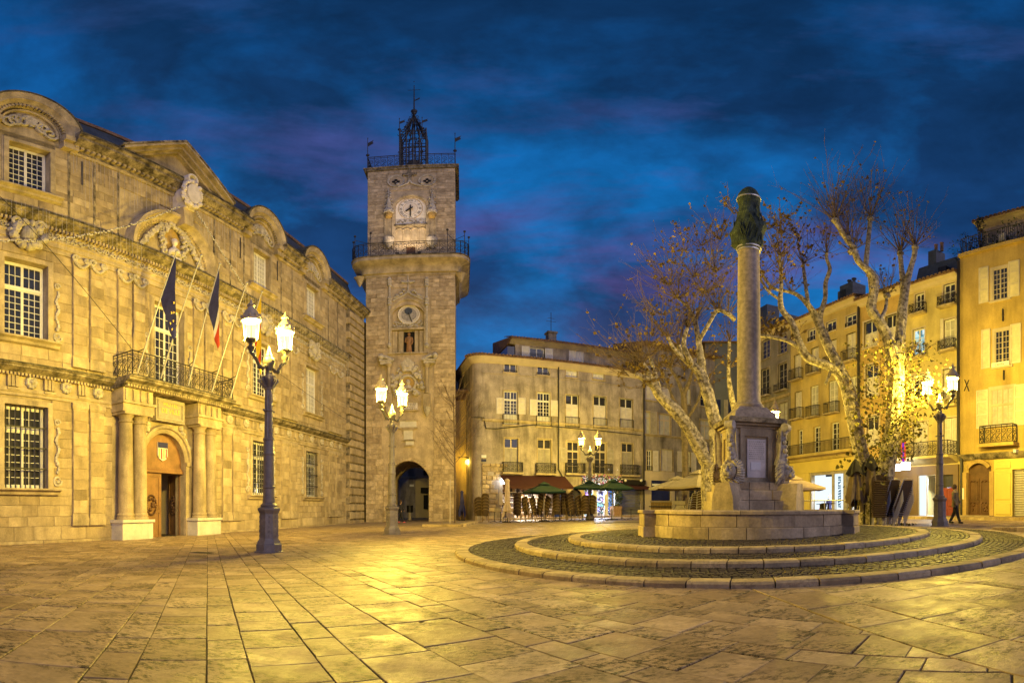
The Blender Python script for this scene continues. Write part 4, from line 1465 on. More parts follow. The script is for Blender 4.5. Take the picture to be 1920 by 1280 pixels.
stt.tube([(sx - .24, .15, sz + h * .7), (sx - .3, .1, sz + h * .5), (sx - .1, .02, sz + h * .45)], .07, 6)
stt.tube([(sx + .24, .15, sz + h * .7), (sx + .3, .1, sz + h * .5), (sx + .2, .05, sz + h * .36)], .07, 6)
stt.build('niche_statue', M_wood, tw, True)
# vertical colonnettes and small crown above the dial niche
for px in (730.5, 800):
    x = TW.s(px)
    mb = MB().tube([(x, -.05, TW.z(px, 648)), (x, -.05, TW.z(px, 520))], .10, 8)
    for py in (525, 530, 535, 560, 565, 570):
        mb.ball((x, -.08, TW.z(px, py)), .2, 6, 5)
    mb.ball((x, -.06, TW.z(px, 648)), .2, 8, 6, 1.3)
    mb.build('colonnette', M_carved, tw, True)
x = TW.s(765)
mb = MB().tube([(x, -.06, TW.z(765, 517)), (x, -.06, TW.z(765, 550))], .07, 6)
for i in range(7):
    mb.ball((x - .48 + .16 * i, -.1, TW.z(765, 529) - .05 * sin(PI * i / 6)), .13, 6, 5)
for sg in (-1, 1):
    mb.tube([(x, -.05, TW.z(765, 546)), (x + sg * .3, -.05, TW.z(765, 553)), (x + sg * .9, -.05, TW.z(765, 559)), (x + sg * 1.2, -.05, TW.z(765, 563))], .1, 6)
    for i in range(6):
        mb.ball((x + sg * (.35 + .14 * i), -.08, TW.z(765, 547 + 2.2 * i) + random.uniform(-.08, .15)), random.uniform(.1, .17), 6, 5)
mb.build('carved_gable', M_carved, tw, True)
# baroque monument with medallion, tablets
zt, zm = TW.z(765, 664), TW.z(765, 690)
for sg in (-1, 1):
    mb = MB()
    xa = TW.s(765) + sg * 1.75
    mb.box(xa - .45, xa + .45, -.5, 0, TW.z(765, 684), TW.z(765, 679)).box(xa - .52, xa + .52, -.56, 0, TW.z(765, 679), TW.z(765, 676.5))
    mb.tube([(xa + sg * .5, -.3, TW.z(765, 676)), (xa + sg * .3, -.3, TW.z(765, 669)), (xa - sg * .1, -.3, TW.z(765, 671)), (xa - sg * .6, -.28, TW.z(765, 677))], .16, 7)
    mb.ball((xa + sg * .42, -.3, TW.z(765, 669)), .27, 8, 6)
    mb.build('broken_pediment', M_carved, tw, True)
for px in (730, 800.5):
    x = TW.s(px)
    co = MB().lathe([(.16, 0), (.2, .06), (.17, .15), (.16, 1.2), (.14, TW.z(px, 690) - TW.z(px, 739)), (.24, TW.z(px, 688) - TW.z(px, 739)), (.28, TW.z(px, 684) - TW.z(px, 739))], (x, -.3, TW.z(px, 739)), 12)
    co.build('monument_column', M_trim, tw, True)
    MB().box(x - .28, x + .28, -.5, 0, TW.z(px, 764), TW.z(px, 740)).build('column_pedestal', M_trim, tw)
    MB().lathe([(.03, 0), (.2, .3), (.28, .5), (.32, .8)], (x, -.25, TW.z(px, 764) - .8), 8).build('corbel', M_carved, tw, True)
mx, mz = TW.s(765), TW.z(765, 719)
MB().sweep([(.05, .50), (.22, .58), (.22, .72), (.05, .8)], mx, mz, 0, 2 * PI, 28).build('medallion_frame', M_carved, tw, True)
MB().prism([(mx + .52 * cos(2 * PI * i / 24), mz + .52 * sin(2 * PI * i / 24)) for i in range(24)], -.08, 0).build('medallion', M_gilt, tw)
mb = MB().ball((mx, -.12, mz + .1), .2, 8, 6, 1.2).lathe([(.32, -.45), (.25, -.2), (.1, -.1), (.08, 0)], (mx, -.08, mz), 10, 1, .5)
mb.build('medallion_bust', M_carved, tw, True)
mb = MB()
for i in range(90):
    a = random.uniform(.1 * PI, .9 * PI) if i < 50 else random.choice((random.uniform(-.35 * PI, .1 * PI), random.uniform(.9 * PI, 1.35 * PI)))
    rr = random.uniform(.85, 1.45)
    mb.ball((mx + rr * cos(a), -.12 - random.uniform(0, .2), mz + rr * 1.05 * sin(a)), random.uniform(.11, .2), 6, 5)
mb.prism([(mx - .4, mz + 1.0), (mx + .4, mz + 1.0), (mx + .55, mz + 1.7), (mx, mz + 2.2), (mx - .55, mz + 1.7)], -.35, 0)
mb.build('carved_trophy', M_carved, tw, True)
for (xa, xb, ya, yb, m_, nme) in ((750, 783, 755, 768, M_marble, 'inscribed_tablet'), (749.5, 781, 789.5, 801, M_white, 'marble_tablet'), (757, 774, 807, 824, M_white, 'relief_tablet'), (761, 776, 827, 834, M_white, 'small_tablet')):
    a, b, c, d = rc(xa, xb, ya, yb)
    o = MB().box(a, b, -.10, 0, c, d).build(nme, m_, tw)
    MB().box(a - .1, b + .1, -.16, 0, d, d + .12).build('tablet_moulding', M_trim, o)
    MB().box(a - .1, b + .1, -.16, 0, c - .12, c).build('tablet_moulding', M_trim, o)
    if nme == 'inscribed_tablet':
        l = MB()
        for r_ in range(4):
            x = a + .12
            while x < b - .15:
                w = random.uniform(.05, .12)
                l.box(x, x + w, -.106, -.10, d - .14 - r_ * .14, d - .06 - r_ * .14)
                x += w + .04
        l.build('lettering', M_grime, o, kind='stuff')
# two floodlights on the balcony wash the clock stage
for k, px in enumerate((748, 788)):
    p = TW.world(TW.s(px), 1.0, TK + .05)
    f = thing('floodlight', 'small floodlight on the tower balcony, %s of the balcony door' % ('left' if k == 0 else 'right'), 'floodlight', p, group='floodlights on the tower balcony')
    MB().box(-.14, .14, -.10, .10, 0, .2).build('housing', M_black, f)
    ld = bpy.data.lights.new('flood', 'SPOT')
    ld.energy = 520
    ld.color = (1.0, .76, .48)
    ld.spot_size, ld.spot_blend, ld.shadow_soft_size = R(95), 1.0, .12
    lo = link('flood', ld, f, (0, 0, .3))
    d = (TW.world(TC, -.6, TK + 5.6) - p).normalized()
    lo.rotation_euler = d.to_track_quat('-Z', 'Y').to_euler()

# ------------------------------------------------------------------ street behind the tower, house seen through the arch
AX = Wall(830, 57)
ah = AX.root('corner_house', 'plain old stone house seen through the pointed archway of the tower', 'house')
a0, a1, z1 = AX.s(700), AX.s(779), 14.0
MB().box(a0, a1, 0, 8, -1, z1).build('wall', M_stucco2, ah)
MB().box(a0 - .1, a1 + .1, -.12, 0, AX.z(770, 896), AX.z(770, 893)).build('string_course', M_trim, ah)
MB().prismz([(a1, 0), (a1 + 6, 3.0), (a1 + 6, 9), (a1, 9)], -1, z1 + 1).build('side_wall', M_plaster, ah)
MB().box(AX.s(768), AX.s(776), -.05, 0, AX.z(772, 912), AX.z(772, 908)).build('street_plate', M_sign, ah)
sd = MB().box(0, 1.6, -.5, .3, 0, .6)
o = sd.build('shop_awning', M_blackc, ah, loc=(a1 + .6, .1, AX.z(790, 924)))
for k in range(3):
    MB().box(a1 + .9 + k * 1.5, a1 + 1.9 + k * 1.5, .25 + k * .75, .9 + k * .75, AX.z(790, 890) - k * .1, AX.z(790, 872)).build('window', M_dark, ah)
    MB().box(a1 + .9 + k * 1.5, a1 + 1.4 + k * 1.5, .2 + k * .75, .6 + k * .75, 1.0, 2.6).build('doorway', M_dark, ah)
bi = thing('litter_bin', 'small dark litter bin on a pale post inside the archway', 'litter bin', foot(768.5, 47))
MB().lathe([(.22, .7), (.28, .72), (.3, 1.3), (.28, 1.35), (.2, 1.36)], (0, 0, 0), 12).build('bin_body', M_black, bi, True)
MB().lathe([(.2, 0), (.2, .1), (.12, .15), (.12, .72)], (0, 0, 0), 10).build('post', M_plaster, bi, True)
# house left of the narrow street (right of the tower)
sh_ = thing('street_house', 'lamp lit ochre house in the narrow street right of the tower', 'house', (at(868, 950, 44).x, at(868, 950, 44).y, 0), R(-4))
hz = EYE + tan((YH - 748) / FPX) * 46
MB().box(-3, .62, 0, 16, -1, hz).build('wall', M_ochre, sh_)
MB().prismx([(-.2, hz - .5), (-.9, hz + .1), (-.9, hz + .2), (0, hz + .5), (16, hz + .5), (16, hz - .5)], -3.2, 1.1).build('eaves', M_tile, sh_)
for k in range(3):
    for zz in (3.4, 6.2):
        w = MB().box(.60, .68, 1.5 + k * 4, 2.6 + k * 4, zz, zz + 1.8).build('window', M_pane, sh_)
        MB().box(.62, .72, .9 + k * 4, 1.45 + k * 4, zz, zz + 1.8).build('shutter', M_shutgrey, w)
MB().box(.6, 1.3, .2, 6, 2.4, 2.7).build('shop_canopy', M_blackc, sh_)
MB().box(.6, .66, .3, 5.5, .2, 2.4).build('shop_window', M_dark, sh_)
b2 = thing('street_house', 'dark far house closing the narrow street behind the two small lamps', 'house', (at(876, 950, 78).x, at(876, 950, 78).y, 0), R(-2))
MB().box(-9, 9, 0, 8, -1, 13).build('wall', M_bluewall, b2)
for k in range(6):
    MB().box(-5 + k * 2, -4 + k * 2, -.1, 0, 4 + (k % 2) * 3, 6 + (k % 2) * 3).build('window', M_pane, b2)
# ================================================================== CENTRAL HOUSES
CW = Wall(685, 40.1)
def eaves_row(root, s0, s1, z, d, name='roof', depth=6.0, rise=1.6, tile=.30, yw=0.0):
    """sloping tiled roof with a scalloped tile edge"""
    o = MB().prismx([(-d, z), (-d, z + .10), (depth, z + .10 + rise), (depth, z - .3), (yw, z - .3), (yw, z - .06)], s0, s1).build(name, M_tile, root)
    mb = MB()
    x = s0
    while x < s1:
        k = len(mb.v)
        n = 5
        for (y, zz) in ((-d - .06, z + .10), (depth * .5, z + .10 + rise * .5 + .03)):
            for i in range(n):
                a = PI * i / (n - 1)
                mb.v.append((x + tile / 2 - cos(a) * tile * .42, y, zz + .10 * sin(a)))
        for i in range(n - 1):
            mb.f.append((k + i, k + i + 1, k + n + i + 1, k + n + i))
        mb.f.append(tuple(k + i for i in range(n)))
        x += tile
    mb.build('roof_tiles', M_tile, o, kind='stuff')
    return o

def goods(root, a, b, y, z0, z1, pal, n, rows=5, sz=(.05, .16), seed=1):
    """shelves with rows of goods along a shop's back wall"""
    rd = random.Random(seed)
    per = {k: MB() for k in pal}
    for r_ in range(rows):
        zz = z0 + (z1 - z0) * r_ / rows
        MB().box(a, b, y - .28, y, zz - .03, zz).build('shelf', M_sign, root)
        for i in range(n):
            x = a + (b - a) * rd.random()
            w, h = rd.uniform(*sz), rd.uniform(.4, .85) * (z1 - z0) / rows
            per[rd.choice(pal)].box(x - w, x + w, y - .26, y - rd.uniform(.05, .18), zz, zz + h)
    for k, m_ in per.items():
        if m_.v:
            m_.build('shelved_goods', GOODS[k], root, kind='stuff')

def french(root, W, x0, x1, yt, yb, style, sh=None, shm=M_shut, trans=0.0, rail=None, y=.16, pane=M_pane, cols=2, rows=4, frame=M_frame, closed_m=None, kick=0.0, name='window', raild=.0, arch=False):
    """window given in picture coordinates; style glass | closed | curtain; sh = [(xa, xb)...] open shutters; rail = (xa, xb, yt, yb, style)"""
    s0, s1, z0, z1 = W.rect(x0, x1, yt, yb)
    w = s1 - s0
    if pane is M_pane and random.random() < .3:
        pane = M_curtain
    if style == 'closed':
        zt = z1 - trans
        mb = MB().box(-w / 2, w / 2, 0, .03, 0, z1 - z0)
        f = mb.build(name, frame, root, loc=((s0 + s1) / 2, y, z0))
        for k in range(2):
            shutter(f, -w / 2 + k * w / 2 + .02, -w / 2 + (k + 1) * w / 2 - .02, -.01, kick, zt - z0 - .02, closed_m or shm, True, 3)
        if trans:
            for k in range(2):
                MB().box(-w / 2 + k * w / 2 + .06, -w / 2 + (k + 1) * w / 2 - .06, -.03, -.005, zt - z0 + .05, z1 - z0 - .06).build('pane', M_pane, f)
        if kick:
            kb = MB()
            for i in range(9):
                kb.box(-w / 2 + w * i / 9 + .01, -w / 2 + w * (i + 1) / 9 - .02, -.05, -.005, .05, kick - .04)
            kb.build('slatted_panel', M_shut, f)
    else:
        f = window(root, s0, s1, z0, z1, y, cols, rows, 2, trans, frame, pane, fw=.06, mw=.03, kick=kick, name=name, trows=1)
    zb = z0 + kick
    for q in (sh or []):
        a, b = sorted((W.s(q[0]), W.s(q[1])))
        ya, yb_ = (q[2], q[3]) if len(q) > 2 else (yt, yb)
        xm = (q[0] + q[1]) / 2
        shutter(f, a - (s0 + s1) / 2, b - (s0 + s1) / 2, -y - .02, W.z(xm, yb_) - z0, W.z(xm, ya) - z0, shm, True, 3)
    if rail:
        a, b, c, d = W.rect(*rail[:4])
        dd = rail[5] if len(rail) > 5 else .12
        o = railing(root, [(a, -.0), (a, -dd), (b, -dd), (b, 0)], c, d, rail[4], .13 if rail[4] == 'bars' else .30, r=.014, name='window_railing')
        if dd > .2:
            MB().box(a - .05, b + .05, -dd - .05, .1, c - .12, c).build('balcony_slab', M_trim, root)
    return f

def hole(W, x0, x1, yt, yb):
    return W.rect(x0, x1, yt, yb)

def surround(root, W, x0, x1, yt, yb, m=M_trim, arch=.0, t=.12):
    a, b, c, d = W.rect(x0, x1, yt, yb)
    f = MB().box(a - t, a, -.03, .16, c, d).box(b, b + t, -.03, .16, c, d)
    f.box(a - t, b + t, -.03, .16, d, d + t)
    f.box(a - t - .03, b + t + .03, -.10, .16, c - .10, c)
    return f.build('window_surround', m, root)

ch = CW.root('corner_house', 'wide grey stucco house with rounded left corner and pale shutters', 'house')
cx0, cx1 = CW.s(904), CW.s(1206)
ze = CW.z(1000, 676)
wins2 = [(944.5, 970.5, 733, 796), (1007, 1031.5, 736, 799.5), (1061, 1085, 740.5, 801.5), (1113, 1136.5, 743, 803.5), (1162.5, 1186, 747.5, 806)]
wins1 = [(946, 971.6, 821.5, 886), (1008.4, 1033.4, 823.5, 888), (1063, 1085.6, 827.5, 888), (1114.7, 1136.6, 829, 889), (1165.6, 1186.6, 831, 891)]
wins3 = [(944.5, 968.5, 680, 698), (1007, 1029.5, 684, 703), (1061, 1082.7, 688, 707.5), (1112, 1133, 692, 711)]
ops = [CW.rect(*w) for w in wins2 + wins1 + wins3]
gshop = [CW.rect(938, 1057, 906, 975), CW.rect(1065, 1090, 912, 975), CW.rect(1093, 1156, 896, 975), CW.rect(1160, 1201, 917, 975)]
ops += gshop
mb = MB()
solid_wall(mb, cx0, cx1, -.6, ze, ops, 0, .4)
# rounded left corner
cr = .72
arc = [(cx0 - cr * sin(a), cr - cr * cos(a)) for a in [PI / 2 * i / 8 for i in range(9)]]
mb.prismz([(cx0, 0)] + arc[1:] + [(cx0 - cr, 12), (cx0, 12)], -.6, ze)
mb.build('wall', M_stucco, ch)
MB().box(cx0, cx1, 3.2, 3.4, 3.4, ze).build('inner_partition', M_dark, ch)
# eaves following the rounded corner
ep = [(cx1, -.0)] + [(cx0, 0)] + arc[1:] + [(cx0 - cr, 12)]
def offs(d):
    out = [(cx1, -d)]
    for i in range(9):
        a = PI / 2 * i / 8
        out.append((cx0 - (cr + d) * sin(a), cr - (cr + d) * cos(a)))
    out.append((cx0 - cr - d, 12))
    return out
mb = MB()
rows_ = [(0, -.55), (.08, -.5), (.2, -.3), (.36, -.12), (.42, -.05), (.42, 0)]
L0 = [offs(d) for d, _ in rows_]
n = len(L0[0])
for q, (d, z) in enumerate(rows_):
    for p in L0[q]:
        mb.v.append((p[0], p[1], ze + z))
for q in range(len(rows_) - 1):
    for i in range(n - 1):
        mb.f.append((q * n + i, q * n + i + 1, (q + 1) * n + i + 1, (q + 1) * n + i))
mb.build('eaves_moulding', M_plaster, ch, True)
mb = MB()
o1, o2 = offs(.5), [(cx1, 5), (cx0 + 1.2, 5)] 
mb.prismz(o1[:-1] + [(cx0 - cr - .5, 6), (cx1, 6)], ze, ze + .09)
k = len(mb.v)
pk = (cx0 + 2.6, 3.2, ze + 1.0)
ring_ = o1[:-1] + [(cx0 - cr - .5, 6)]
for p in ring_:
    mb.v.append((p[0], p[1], ze + .10))
mb.v.append(pk)
mb.v.append((cx1, 3.2, ze + 1.0))
for i in range(1, len(ring_) - 1):
    mb.f.append((k + i, k + i + 1, k + len(ring_)))
mb.f.append((k, k + 1, k + len(ring_), k + len(ring_) + 1))
ro = mb.build('roof', M_tile, ch)
tl = MB()
x = cx0
while x < cx1:
    kk = len(tl.v)
    for (y, zz) in ((-.57, ze + .1), (1.6, ze + .66)):
        for i in range(5):
            a = PI * i / 4
            tl.v.append((x + .15 - cos(a) * .13, y, zz + .10 * sin(a)))
    for i in range(4):
        tl.f.append((kk + i, kk + i + 1, kk + 5 + i + 1, kk + 5 + i))
    tl.f.append(tuple(kk + i for i in range(5)))
    x += .30
for i in range(8):
    a = PI / 2 * (i + .5) / 8
    px_, py_ = cx0 - (cr + .57) * sin(a), cr - (cr + .57) * cos(a)
    tl.tube([(px_, py_, ze + .12), (px_ + (pk[0] - px_) * .5, py_ + (pk[1] - py_) * .5, ze + .62)], .1, 6)
tl.build('roof_tiles', M_tile, ro, kind='stuff')
# string courses
for py0, py1 in ((696, 697.6), (804.5, 806.2)):
    pass
sz_ = CW.z(1000, 791.5)
MB().prismx([(0, sz_ - .12), (-.09, sz_ - .08), (-.12, sz_ + .1), (0, sz_ + .14)], cx0, cx1).build('string_course', M_trim, ch)
sz2 = CW.z(1000, 704.8)
MB().box(cx0, cx1, -.05, .02, sz2 - .06, sz2 + .06).build('string_course', M_stucco, ch)
for i, w in enumerate(wins3):
    surround(ch, CW, *w, t=.08)
    if i < 2:
        french(ch, CW, *w, 'glass', rows=1, cols=1, rail=(w[0], w[1], w[3] - 4, w[3], 'bars', .05))
    else:
        french(ch, CW, *w, 'closed', shm=M_frame)
for i, w in enumerate(wins2):
    surround(ch, CW, *w, t=.10)
    sh = [((930.5, 943.5, 745.5, 776), (971.5, 985, 745.5, 776.5)), ((993, 1006.3, 748.5, 778.5), (1032.5, 1046, 750.5, 780))][i] if i < 2 else None
    if i < 2:
        french(ch, CW, *w, 'glass', sh=sh, trans=.75, rows=4, cols=2, kick=.85, rail=(w[0] - 1.5, w[1] + 1.5, w[3] - 19, w[3], 'bars', .10))
    else:
        french(ch, CW, *w, 'closed', trans=.85, kick=.95, closed_m=M_shut, rail=(w[0] - 1, w[1] + 1, w[3] - 19, w[3], 'bars', .10))
for i, w in enumerate(wins1):
    surround(ch, CW, *w, t=.10)
    if i in (0, 1, 4):
        french(ch, CW, *w, 'closed', trans=.8, closed_m=M_shutgrey, frame=M_plaster)
    else:
        sh = {2: ((1051, 1062.5, 839, 866), (1088, 1099.5, 841, 867)), 3: ((1103, 1113.5, 840, 867), (1138, 1150, 842, 869))}[i]
        french(ch, CW, *w, 'glass', trans=.85, rows=3, cols=1, sh=sh, shm=M_shutgrey, frame=M_plaster)
    a, b = [(942, 978), (1004.7, 1039.7), (1060, 1094), (1112.5, 1145), (1163, 1195)][i]
    french_r = CW.rect(a, b, w[3] - 19, w[3] - .5)
    railing(ch, [(french_r[0], .0), (french_r[0], -.32), (french_r[1], -.32), (french_r[1], .0)], french_r[2], french_r[3], 'scroll', .32, r=.018, name='balcony_railing')
    MB().box(french_r[0] - .08, french_r[1] + .08, -.42, .05, french_r[2] - .16, french_r[2]).build('balcony_slab', M_trim, ch)
# drain pipes and the exposed rubble corner
pz = CW.s(1046.5)
MB().tube([(pz, -.1, ze - .3), (pz, -.1, CW.z(1046, 880)), (pz + .35, -.1, CW.z(1046, 893)), (pz + .4, -.1, .4)], .06, 8).build('drain_pipe', M_iron, ch, True)
px_ = CW.s(1206)
MB().tube([(px_, -.12, ze - .3), (px_, -.12, .4)], .07, 8).build('drain_pipe', M_iron, ch, True)
cb = MB()
cb.tube([(cx0 - .9, -.02, CW.z(905, 783)), (CW.s(907), -.06, CW.z(907, 783)), (CW.s(911), -.06, CW.z(911, 803)), (CW.s(930), -.06, CW.z(930, 804)), (CW.s(1000), -.14, CW.z(1000, 797)), (CW.s(1200), -.14, CW.z(1200, 816))], .04, 5)
cb.build('facade_cable', M_cable, ch)
n_ = 0
z = .2
zt = CW.z(920, 870)
while z < zt:
    h = random.uniform(.28, .45)
    x = CW.s(903)
    xe = CW.s(938) if z > CW.z(920, 905) else CW.s(922)
    while x < xe:
        w = random.uniform(.35, .75)
        if random.random() > .12:
            MB().cbox(-w / 2 + .02, w / 2 - .02, -random.uniform(.06, .16), .05, -h / 2 + .02, h / 2 - .02, .05).build('rubble_stone', M_tblock, ch, loc=(x + w / 2, 0, z + h / 2))
        x += w
    z += h
# street plates
for yy, m_ in ((855.3, M_sign), (863, M_signblue)):
    a, b, c, d = CW.rect(902.5, 911.5, yy - 2.6, yy + 2.4)
    MB().box(a, b, -.05, 0, c, d).build('street_plate', m_, ch)
# set-back attic storey
ax0, ax1 = CW.s(966, -2.4), CW.s(1160, -2.4)
za = CW.z(1030, 645, -2.4)
aw = [(993, 1021, 651.5, 674), (1067, 1095, 656, 680)]
ops = [(CW.s(w[0], -2.4), CW.s(w[1], -2.4), CW.z((w[0] + w[1]) / 2, w[3], -2.4), CW.z((w[0] + w[1]) / 2, w[2], -2.4)) for w in aw]
mb = MB()
solid_wall(mb, ax0, ax1 + 10, ze - .2, za, ops, 2.4, 2.8)
mb.box(ax0, ax0 + .3, 2.8, 7, ze - .2, za)
mb.build('attic_wall', M_stucco, ch)
for k, o_ in enumerate(ops):
    s0, s1, z0, z1 = o_
    if k == 0:
        w = window(ch, s0, s1, z0, z1, 2.6, 1, 1, 2)
        for sg, (a, b) in ((-1, (s0 - .75, s0 - .04)), (1, (s1 + .04, s1 + .75))):
            shutter(w, a - (s0 + s1) / 2, b - (s0 + s1) / 2, -.24, 0, z1 - z0, M_frame, True, 2)
        railing(ch, [(s0, 2.35), (s1, 2.35)], z0, z0 + .55, 'bars', .14, name='window_railing')
    else:
        w = MB().box(s0, s1, 2.5, 2.55, z0, z1).build('window', M_frame, ch)
        for q in range(4):
            a = s0 + (s1 - s0) * q / 4
            shutter(w, a + .02, a + (s1 - s0) / 4 - .02, 2.49, z0, z1, M_frame, True, 3)
at_root = eaves_row(ch, ax0 - .6, ax1 + 10.5, za, -1.7, 'attic_roof', 8.0, 1.4, yw=2.4)
MB().prismx([(2.4, za - .35), (1.9, za - .05), (1.75, za - .02), (1.75, za), (2.4, za)], ax0 - .5, ax1 + 10.4).build('attic_eaves', M_plaster, ch)
gx = CW.s(952, -2.2)
MB().box(gx, ax0 - .1, 2.3, 5, ze + .4, ze + 1.9).build('roof_light', M_pane, ch)
chx = CW.s(1036, -4)
c_ = MB().box(chx - .4, chx + .4, 4, 4.8, za, CW.z(1036, 623, -4)).box(chx - .5, chx + .5, 3.9, 4.9, CW.z(1036, 624, -4), CW.z(1036, 621, -4)).build('chimney', M_stucco2, ch)
MB().tube([(chx, 4.4, CW.z(1036, 621, -4)), (chx, 4.4, CW.z(1036, 583, -4))], .03, 5).tube([(chx - .5, 4.4, CW.z(1036, 600, -4)), (chx + .5, 4.4, CW.z(1036, 600, -4))], .02, 4).tube([(chx - .35, 4.4, CW.z(1036, 594, -4)), (chx + .35, 4.4, CW.z(1036, 594, -4))], .02, 4).build('aerial', M_iron, c_)
# shops on the ground floor
a, b, c, d = gshop[0]
MB().box(a - .3, b + .3, 3.0, 3.1, -.4, d + .2).build('shop_back_wall', M_cafe, ch)
MB().box(a, b, .3, 3.0, .15, .2).build('shop_floor', M_slabs, ch)
MB().box(a - .3, b + .3, .3, 3.0, d + .05, d + .15).build('shop_ceiling', M_plaster, ch)
goods(ch, a, b, 2.98, .3, d - .2, [1, 2, 5, 5, 2, 1], 26, 6, (.04, .14), 3)
fr = MB()
for t in (0, .27, .5, .74, 1):
    x = a + (b - a) * t
    fr.box(x - .05, x + .05, .1, .2, -.4, d)
fr.box(a, b, .1, .2, d - .9, d - .8)
fr.build('shop_frame', M_iron, ch)
a2, b2_, c2, d2 = CW.rect(936, 942.5, 893, 946)
MB().box(a2, b2_, -.02, .05, c2, d2).build('lit_jamb', M_plaster, ch)
lp = MB().lathe([(.05, 0), (.14, .05), (.14, .45), (.05, .5)], (CW.s(940), -.45, CW.z(940, 908)), 10).build('wall_lamp', M_lamp2, ch, True)
aa, ab = CW.s(937), CW.s(1058)
MB().prismx([(-.05, CW.z(1000, 891.5)), (-2.1, CW.z(1000, 912, 2.1)), (-2.1, CW.z(1000, 916, 2.1)), (-2.07, CW.z(1000, 916, 2.1)), (-2.05, CW.z(1000, 912.5, 2.1)), (-.05, CW.z(1000, 893))], aa, ab).build('awning', M_awning, ch)
# arched doorway
a, b, c, d = gshop[1]
sp_m, hw2 = (a + b) / 2, (b - a) / 2
mb = MB()
arch_fill(mb, sp_m, hw2, d - .8, .78, d, -.01, .35)
mb.build('door_arch_fill', M_stucco, ch)
MB().sweep([(0, hw2), (.14, hw2), (.14, hw2 + .35), (0, hw2 + .35)], sp_m, d - .85, PI, 0, 18).build('door_arch', M_trim, ch, True)
MB().box(a, b, .2, .25, -.4, d).build('doorway', M_pane, ch)
# lit gift shop
a, b, c, d = gshop[2]
MB().box(a, b, 1.6, 1.7, -.4, d).build('shop_back_wall', M_shopmix, ch)
goods(ch, a, b, 1.58, .3, d - .1, [0, 0, 1, 1, 3, 2, 6], 16, 7, (.04, .13), 4)
fr = MB()
for (x0, x1) in ((1093, 1096), (1112, 1118), (1136, 1140), (1153, 1157)):
    fr.box(CW.s(x0), CW.s(x1), -.02, .15, -.3, CW.z(1125, 915))
fr.box(a, b, -.03, .15, CW.z(1125, 918), CW.z(1125, 914))
fr.build('shop_frame', M_frame, ch)
ds = MB().box(CW.s(1117), CW.s(1120), .0, .1, .1, CW.z(1125, 925)).box(CW.s(1133), CW.s(1136), .0, .1, .1, CW.z(1125, 925)).box(CW.s(1117), CW.s(1136), .0, .1, .1, .4).build('glass_door', M_frame, ch)
MB().box(CW.s(1120), CW.s(1133), .03, .06, .4, CW.z(1125, 925)).build('pane', M_shopglass, ds)
for q in range(26):
    u, v = random.random(), random.random()
    MB().box(CW.s(1120.5) + u * (CW.s(1132) - CW.s(1120.5)), CW.s(1120.5) + u * (CW.s(1132) - CW.s(1120.5)) + .12, .0, .025, .5 + v * 1.5, .62 + v * 1.5).build('hanging_trinket', GOODS[random.choice((0, 0, 3, 2, 6))], ch)
fg = [MB(), MB(), MB(), MB()]
for i in range(900):
    x = a - .2 + (b - a + .6) * random.random()
    c = Vector((x, -.1 - random.uniform(0, .5), CW.z(1125, 904) + random.gauss(0, .34)))
    k = random.choice((0, 0, 0, 1, 1, 2, 3))
    if k == 0:
        u = Vector((random.gauss(0, 1), random.gauss(0, 1), random.gauss(0, 1))).normalized() * .11
        w = u.orthogonal().normalized() * .05
        fg[0].add([c - u, c + w, c + u, c - w], [(0, 1, 2, 3)])
    else:
        fg[k].ball(c, random.uniform(.03, .07) if k < 3 else .018, 5, 4)
for mb_, m_, nm in zip(fg, (M_green, M_blossom, M_blossompink, M_fairy), ('garland_leaves', 'garland_blossom', 'garland_blossom', 'fairy_lights')):
    mb_.build(nm, m_, ch, kind='stuff')
fl_ = MB()
for i in range(110):
    x = a + (b - a) * random.random()
    fl_.ball((x, random.uniform(.1, 1.3), random.uniform(.5, d)), .028, 5, 4)
fl_.build('fairy_lights', M_fairy, ch, kind='stuff')
# closed shop at the right end
a, b, c, d = gshop[3]
rs = MB()
z = -.3
while z < d:
    rs.prismx([(.12, z), (.05, z + .03), (.05, z + .10), (.12, z + .13)], a, b)
    z += .135
rs.build('roller_shutter', M_rollshut, ch)
a, b, c, d = CW.rect(1146, 1207, 899.5, 908)
MB().box(a, b, -.35, .02, c, d).build('shop_sign_box', M_blackc, ch)
MB().prismx([(-.05, CW.z(1180, 909)), (-.9, CW.z(1180, 912.5)), (-.9, CW.z(1180, 917.5)), (-.86, CW.z(1180, 917.5)), (-.05, CW.z(1180, 911))], CW.s(1160), CW.s(1208)).build('awning', M_awning, ch)
for px in (1168, 1197):
    MB().ball((CW.s(px), -.5, CW.z(px, 901)), .13, 8, 6).build('spot_lamp', M_sign, ch, True)

# ---------------------------------------------------------------- neighbour to the right, half behind the plane tree
nh_ = CW.root('stained_house', 'stained old grey house behind the leaning plane tree, with grey shutters', 'house')
nx0, nx1 = CW.s(1206.5), CW.s(1372)
nz = CW.z(1240, 668)
w2 = [(1209, 1231, 772, 814), (1235, 1257.5, 776, 816), (1279, 1294, 785, 822), (1313, 1332, 787, 826)]
w1 = [(1213, 1222, 844, 882), (1239, 1261.6, 843, 883), (1281, 1294, 847, 884), (1318, 1332, 850, 886)]
w3 = [(1206 + 4, 1232, 722, 750), (1240, 1258, 724, 752), (1279, 1294, 728, 757), (1313, 1332, 735, 762), (1236, 1252, 668, 692)]
shopw = [CW.rect(1220, 1256, 901, 975), CW.rect(1285, 1345, 915, 975)]
ops = [CW.rect(*w) for w in w2 + w1 + w3] + shopw
mb = MB()
solid_wall(mb, nx0, nx1, -.6, nz + 1.0, ops, 0.02, .4)
mb.box(nx1 - .4, nx1, .4, 10, -.6, nz + 1.0)
mb.build('wall', M_stucco2, nh_)
